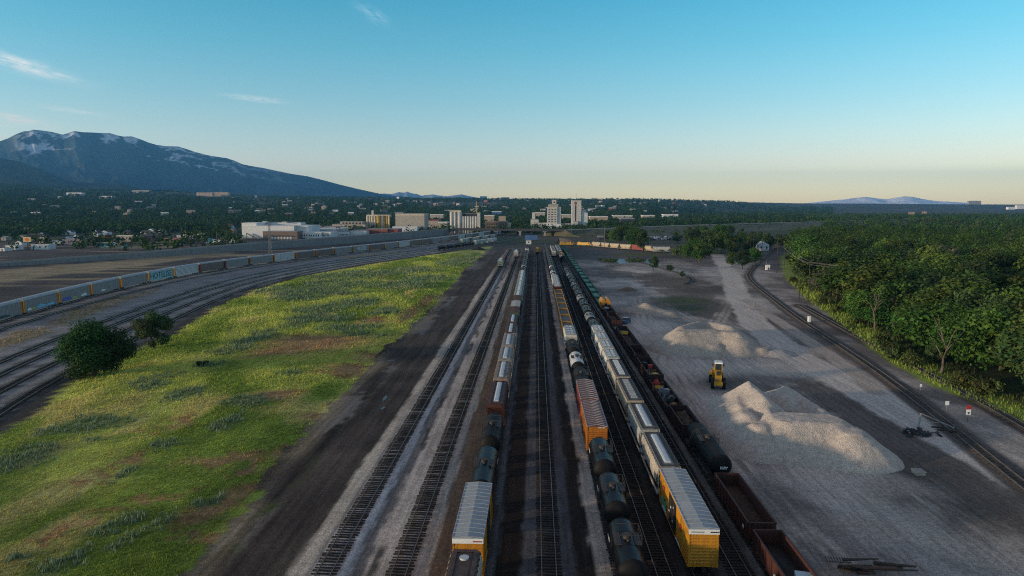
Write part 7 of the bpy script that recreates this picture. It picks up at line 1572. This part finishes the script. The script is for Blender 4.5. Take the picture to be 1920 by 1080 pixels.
# ------------------------------------------------------------------ mountains
def mountain(name, crest, dist, foot, seed, col, snow=None, spur=.2, back=.5, nu=520, nv=110, zf=20):
    cx = np.array([c[0] for c in crest], float); cy = np.array([c[1] for c in crest], float)
    px = np.linspace(cx[0], cx[-1], nu); top = CAM_H + (387 - np.interp(px, cx, cy)) / 1289.0 * dist * np.cos(np.arctan((px - 960) / 1289.0))
    a = np.array([azi(p) for p in px]); s = np.concatenate([np.linspace(0, 1, nv), 1 + np.linspace(.02, .5, 24)])
    U, Sg = np.meshgrid(np.arange(nu), s); A_ = a[U]; T_ = top[U]; r = foot + (dist - foot) * Sg
    prof = np.where(Sg <= 1, .5 * Sg + .5 * Sg ** 1.7, 1 - (Sg - 1) * back * 2)
    wa = A_ * dist
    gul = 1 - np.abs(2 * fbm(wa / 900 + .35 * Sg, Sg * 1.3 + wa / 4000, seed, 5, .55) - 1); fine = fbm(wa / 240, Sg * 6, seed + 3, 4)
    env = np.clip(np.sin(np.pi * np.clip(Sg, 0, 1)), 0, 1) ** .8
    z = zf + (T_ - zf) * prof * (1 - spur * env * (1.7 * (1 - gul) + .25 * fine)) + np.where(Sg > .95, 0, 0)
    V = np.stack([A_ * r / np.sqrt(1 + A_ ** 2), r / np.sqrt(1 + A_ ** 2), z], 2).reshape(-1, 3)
    c = np.tile(np.array(col), (len(V), 1)) * (1 + 1.1 * (fine.ravel() - .5) + .8 * (gul.ravel() - .7))[:, None]  # gullies darkened and spurs lightened in colour, standing in for relief shading
    if snow:
        g2 = (1 - np.abs(2 * fbm(wa / 520 + 2.6 * Sg, Sg * 9 - wa / 1300, seed + 7, 5, .6) - 1)).ravel() * .6 + fbm(wa / 1500, Sg * 4, seed + 8, 4).ravel() * .4
        sg = np.minimum(Sg.ravel(), 1.0); amt = smooth(450, 900, T_.ravel())
        m = smooth(snow[0], snow[0] + .06, g2 + snow[1] * (sg - snow[2])) * smooth(.62, .80, sg) * amt * smooth(20, 75, px[U].ravel()) * (1 - .8 * smooth(.985, 1.0, sg) * smooth(.4, .6, fbm(wa / 900, Sg * 0, seed + 12, 3).ravel()))
        c = c * (1 - m[:, None]) + np.array([.46, .5, .54])[None] * m[:, None]
    n_ = len(s); I = np.arange(nu * n_).reshape(n_, nu); Q_ = np.stack([I[:-1, :-1].ravel(), I[:-1, 1:].ravel(), I[1:, 1:].ravel(), I[1:, :-1].ravel()], 1)
    o = np_mesh(name, V, Q_, MM, smooth=True, cols=c); tag(o, kind='structure'); return o
MM = attr_mat('mountain_rock', rough=1, amp=.35, s1=.004, s2=.02, bump=0, spec=.0)
CREST = [(-520, 262), (-350, 252), (-200, 262), (-80, 283), (-20, 276), (0, 270), (14, 266), (28, 261), (42, 254), (56, 249), (66, 248.5), (74, 246), (90, 247.5), (108, 250), (128, 255), (142, 251), (150, 248.5), (165, 250.5), (180, 251), (198, 252), (215, 252), (228, 256), (240, 258.5), (255, 258), (270, 263), (285, 269), (300, 273.5), (318, 276), (340, 276.5), (355, 281), (370, 286), (390, 291.5), (410, 295), (430, 298), (445, 303), (458, 309), (475, 312.5), (498, 316), (520, 321), (550, 327), (580, 331.5), (610, 339), (640, 347), (665, 353), (690, 358.5), (715, 364), (745, 368), (790, 372), (840, 374)]
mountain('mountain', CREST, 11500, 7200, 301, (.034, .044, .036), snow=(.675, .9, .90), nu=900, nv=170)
FH = [(-520, 310), (-300, 300), (-120, 292), (-40, 293), (0, 297), (40, 303), (80, 317), (110, 332), (135, 341), (180, 344), (230, 346), (280, 357), (330, 362)]
mountain('foothills', FH, 7400, 5300, 331, (.045, .055, .035), nu=300, nv=60, zf=150, spur=.12)
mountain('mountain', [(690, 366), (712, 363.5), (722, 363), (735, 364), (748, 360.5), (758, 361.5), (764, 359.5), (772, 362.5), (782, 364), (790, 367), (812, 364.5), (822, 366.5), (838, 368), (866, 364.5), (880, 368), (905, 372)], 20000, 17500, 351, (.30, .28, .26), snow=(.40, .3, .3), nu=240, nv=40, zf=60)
mountain('mountain', [(1510, 381), (1555, 376.5), (1580, 374), (1605, 371), (1622, 369.2), (1640, 371.5), (1660, 374), (1676, 371), (1694, 368.2), (1710, 369.2), (1728, 373), (1750, 376.5), (1790, 379), (1830, 381)], 24500, 22000, 371, (.85, .82, .78), nu=240, nv=40, zf=60)  # near-white: snow plus the pale of distant haze put into the colour
# ------------------------------------------------------------------ air, sky, sun
SUN_EL, SUN_AZ = R(6.5), R(-112)     # azimuth measured from +Y towards +X: low on the left, a little behind the camera
hz = bpy.data.materials.new('haze'); hz.use_nodes = True; nt = hz.node_tree; nt.nodes.clear()
out = nt.nodes.new('ShaderNodeOutputMaterial'); pv = nt.nodes.new('ShaderNodeVolumePrincipled'); pv.inputs['Color'].default_value = (*HAZE_C, 1); pv.inputs['Density'].default_value = HAZE_D; pv.inputs['Anisotropy'].default_value = 0.25
nt.links.new(pv.outputs[0], out.inputs['Volume'])
b = MB(); b.box(-26500, 26500, -4100, 26500, -140, 1330); o = b.build('haze', hz); tag(o, kind='stuff')
W = bpy.data.worlds.new('World'); S.world = W; W.use_nodes = True; nt = W.node_tree; N = nt.nodes; L = nt.links; N.clear()
wo = N.new('ShaderNodeOutputWorld'); bg = N.new('ShaderNodeBackground'); bg.inputs['Strength'].default_value = SKY_S
sk = N.new('ShaderNodeTexSky'); sk.sky_type = 'NISHITA'; sk.sun_disc = False; sk.sun_elevation = SUN_EL; sk.sun_rotation = SUN_AZ; sk.altitude = 1300; sk.air_density = 1.0; sk.dust_density = 1.0; sk.ozone_density = 1.0
tc = N.new('ShaderNodeTexCoord'); sp = N.new('ShaderNodeSeparateXYZ'); L.new(tc.outputs['Generated'], sp.inputs[0])
cr = N.new('ShaderNodeValToRGB'); L.new(sp.outputs['Z'], cr.inputs['Fac']); el = cr.color_ramp.elements
while len(el) > 1: el.remove(el[-1])
for i, (p, c) in enumerate(TINT):
    e = el[0] if i == 0 else el.new(p); e.position = p; e.color = (*[q / 4 for q in c], 1)
mx = N.new('ShaderNodeMix'); mx.data_type = 'RGBA'; mx.blend_type = 'MULTIPLY'; mx.inputs['Factor'].default_value = 1; s4 = N.new('ShaderNodeVectorMath'); s4.operation = 'SCALE'; s4.inputs['Scale'].default_value = 4; L.new(sk.outputs[0], s4.inputs[0]); L.new(s4.outputs[0], mx.inputs['A']); L.new(cr.outputs[0], mx.inputs['B'])
col_out = mx.outputs['Result']
# thin cirrus streaks: bright wisps at fixed directions of the sky
def wisp(px, py, w, h, tilt, amt, col):
    global col_out
    d = _fw * F_PX + _rt * (px - 960) - _up * (py - 540); d = d / np.linalg.norm(d); a0 = math.atan2(d[0], d[1]); e0 = math.asin(d[2])
    def mth(op, a, b_=None):
        n = N.new('ShaderNodeMath'); n.operation = op
        for i, v in enumerate((a, b_)):
            if v is None: continue
            if isinstance(v, (int, float)): n.inputs[i].default_value = v
            else: L.new(v, n.inputs[i])
        return n.outputs[0]
    az_ = mth('SUBTRACT', mth('ARCTAN2', sp.outputs['X'], sp.outputs['Y']), a0); el_ = mth('SUBTRACT', mth('ARCSINE', sp.outputs['Z']), e0)
    ct_, st_ = math.cos(tilt), math.sin(tilt)
    u = mth('MULTIPLY', mth('ADD', mth('MULTIPLY', az_, ct_), mth('MULTIPLY', el_, st_)), 1280 / w); v = mth('MULTIPLY', mth('SUBTRACT', mth('MULTIPLY', el_, ct_), mth('MULTIPLY', az_, st_)), 1280 / h)
    cb = N.new('ShaderNodeCombineXYZ'); L.new(u, cb.inputs[0]); L.new(v, cb.inputs[1]); cb.inputs[2].default_value = px * .013
    nz = N.new('ShaderNodeTexNoise'); nz.inputs['Scale'].default_value = 1.6; nz.inputs['Detail'].default_value = 6; nz.inputs['Roughness'].default_value = .6
    mp = N.new('ShaderNodeMapping'); mp.inputs['Scale'].default_value = (1.2, 1.0, 1); L.new(cb.outputs[0], mp.inputs[0]); L.new(mp.outputs[0], nz.inputs['Vector'])
    r2 = mth('ADD', mth('MULTIPLY', u, u), mth('MULTIPLY', v, v)); g = mth('EXPONENT', mth('MULTIPLY', r2, -1.0))
    m = N.new('ShaderNodeMapRange'); m.inputs[1].default_value = .35; m.inputs[2].default_value = .7; L.new(nz.outputs['Fac'], m.inputs[0])
    f = mth('MULTIPLY', mth('MULTIPLY', g, m.outputs[0]), amt)
    m2 = N.new('ShaderNodeMix'); m2.data_type = 'RGBA'; L.new(f, m2.inputs['Factor']); L.new(col_out, m2.inputs['A']); m2.inputs['B'].default_value = (*[q / SKY_S for q in col], 1); col_out = m2.outputs['Result']
wisp(28, 118, 62, 9, -.22, .95, (.72, .66, .60)); wisp(478, 185, 40, 4, -.07, .8, (.62, .62, .58)); wisp(138, 208, 36, 3.5, -.09, .7, (.6, .6, .55)); wisp(14, 220, 40, 6, -.1, .8, (.68, .56, .46)); wisp(698, 27, 26, 9, -.4, .35, (.5, .62, .68)); wisp(60, 240, 60, 5, -.04, .4, (.62, .56, .48)); wisp(10, 262, 40, 8, 0, .5, (.66, .55, .46))
L.new(col_out, bg.inputs['Color']); L.new(bg.outputs[0], wo.inputs['Surface'])
sl = bpy.data.lights.new('sun', 'SUN'); sl.energy = SUN_E; sl.angle = R(SUN_ANG); sl.color = (1.0, .74, .50); so = bpy.data.objects.new('sun', sl); COL.objects.link(so)
so.rotation_euler = (R(90) - SUN_EL, 0, -SUN_AZ + math.pi)
dirv = Vector((math.sin(SUN_AZ) * math.cos(SUN_EL), math.cos(SUN_AZ) * math.cos(SUN_EL), math.sin(SUN_EL))); so.rotation_euler = dirv.to_track_quat('Z', 'Y').to_euler()
S.view_settings.view_transform = 'Standard'; S.view_settings.look = 'None'; S.view_settings.exposure = EXPO; S.view_settings.gamma = 1
try: S.view_settings.use_curve_mapping = False
except Exception: pass
S.cycles.use_denoising = False; S.cycles.filter_width = 1.1; S.render.engine = 'CYCLES'; S.cycles.max_bounces = 6; S.cycles.diffuse_bounces = 3; S.cycles.glossy_bounces = 3; S.cycles.transmission_bounces = 3; S.cycles.volume_bounces = 1; S.cycles.transparent_max_bounces = 8
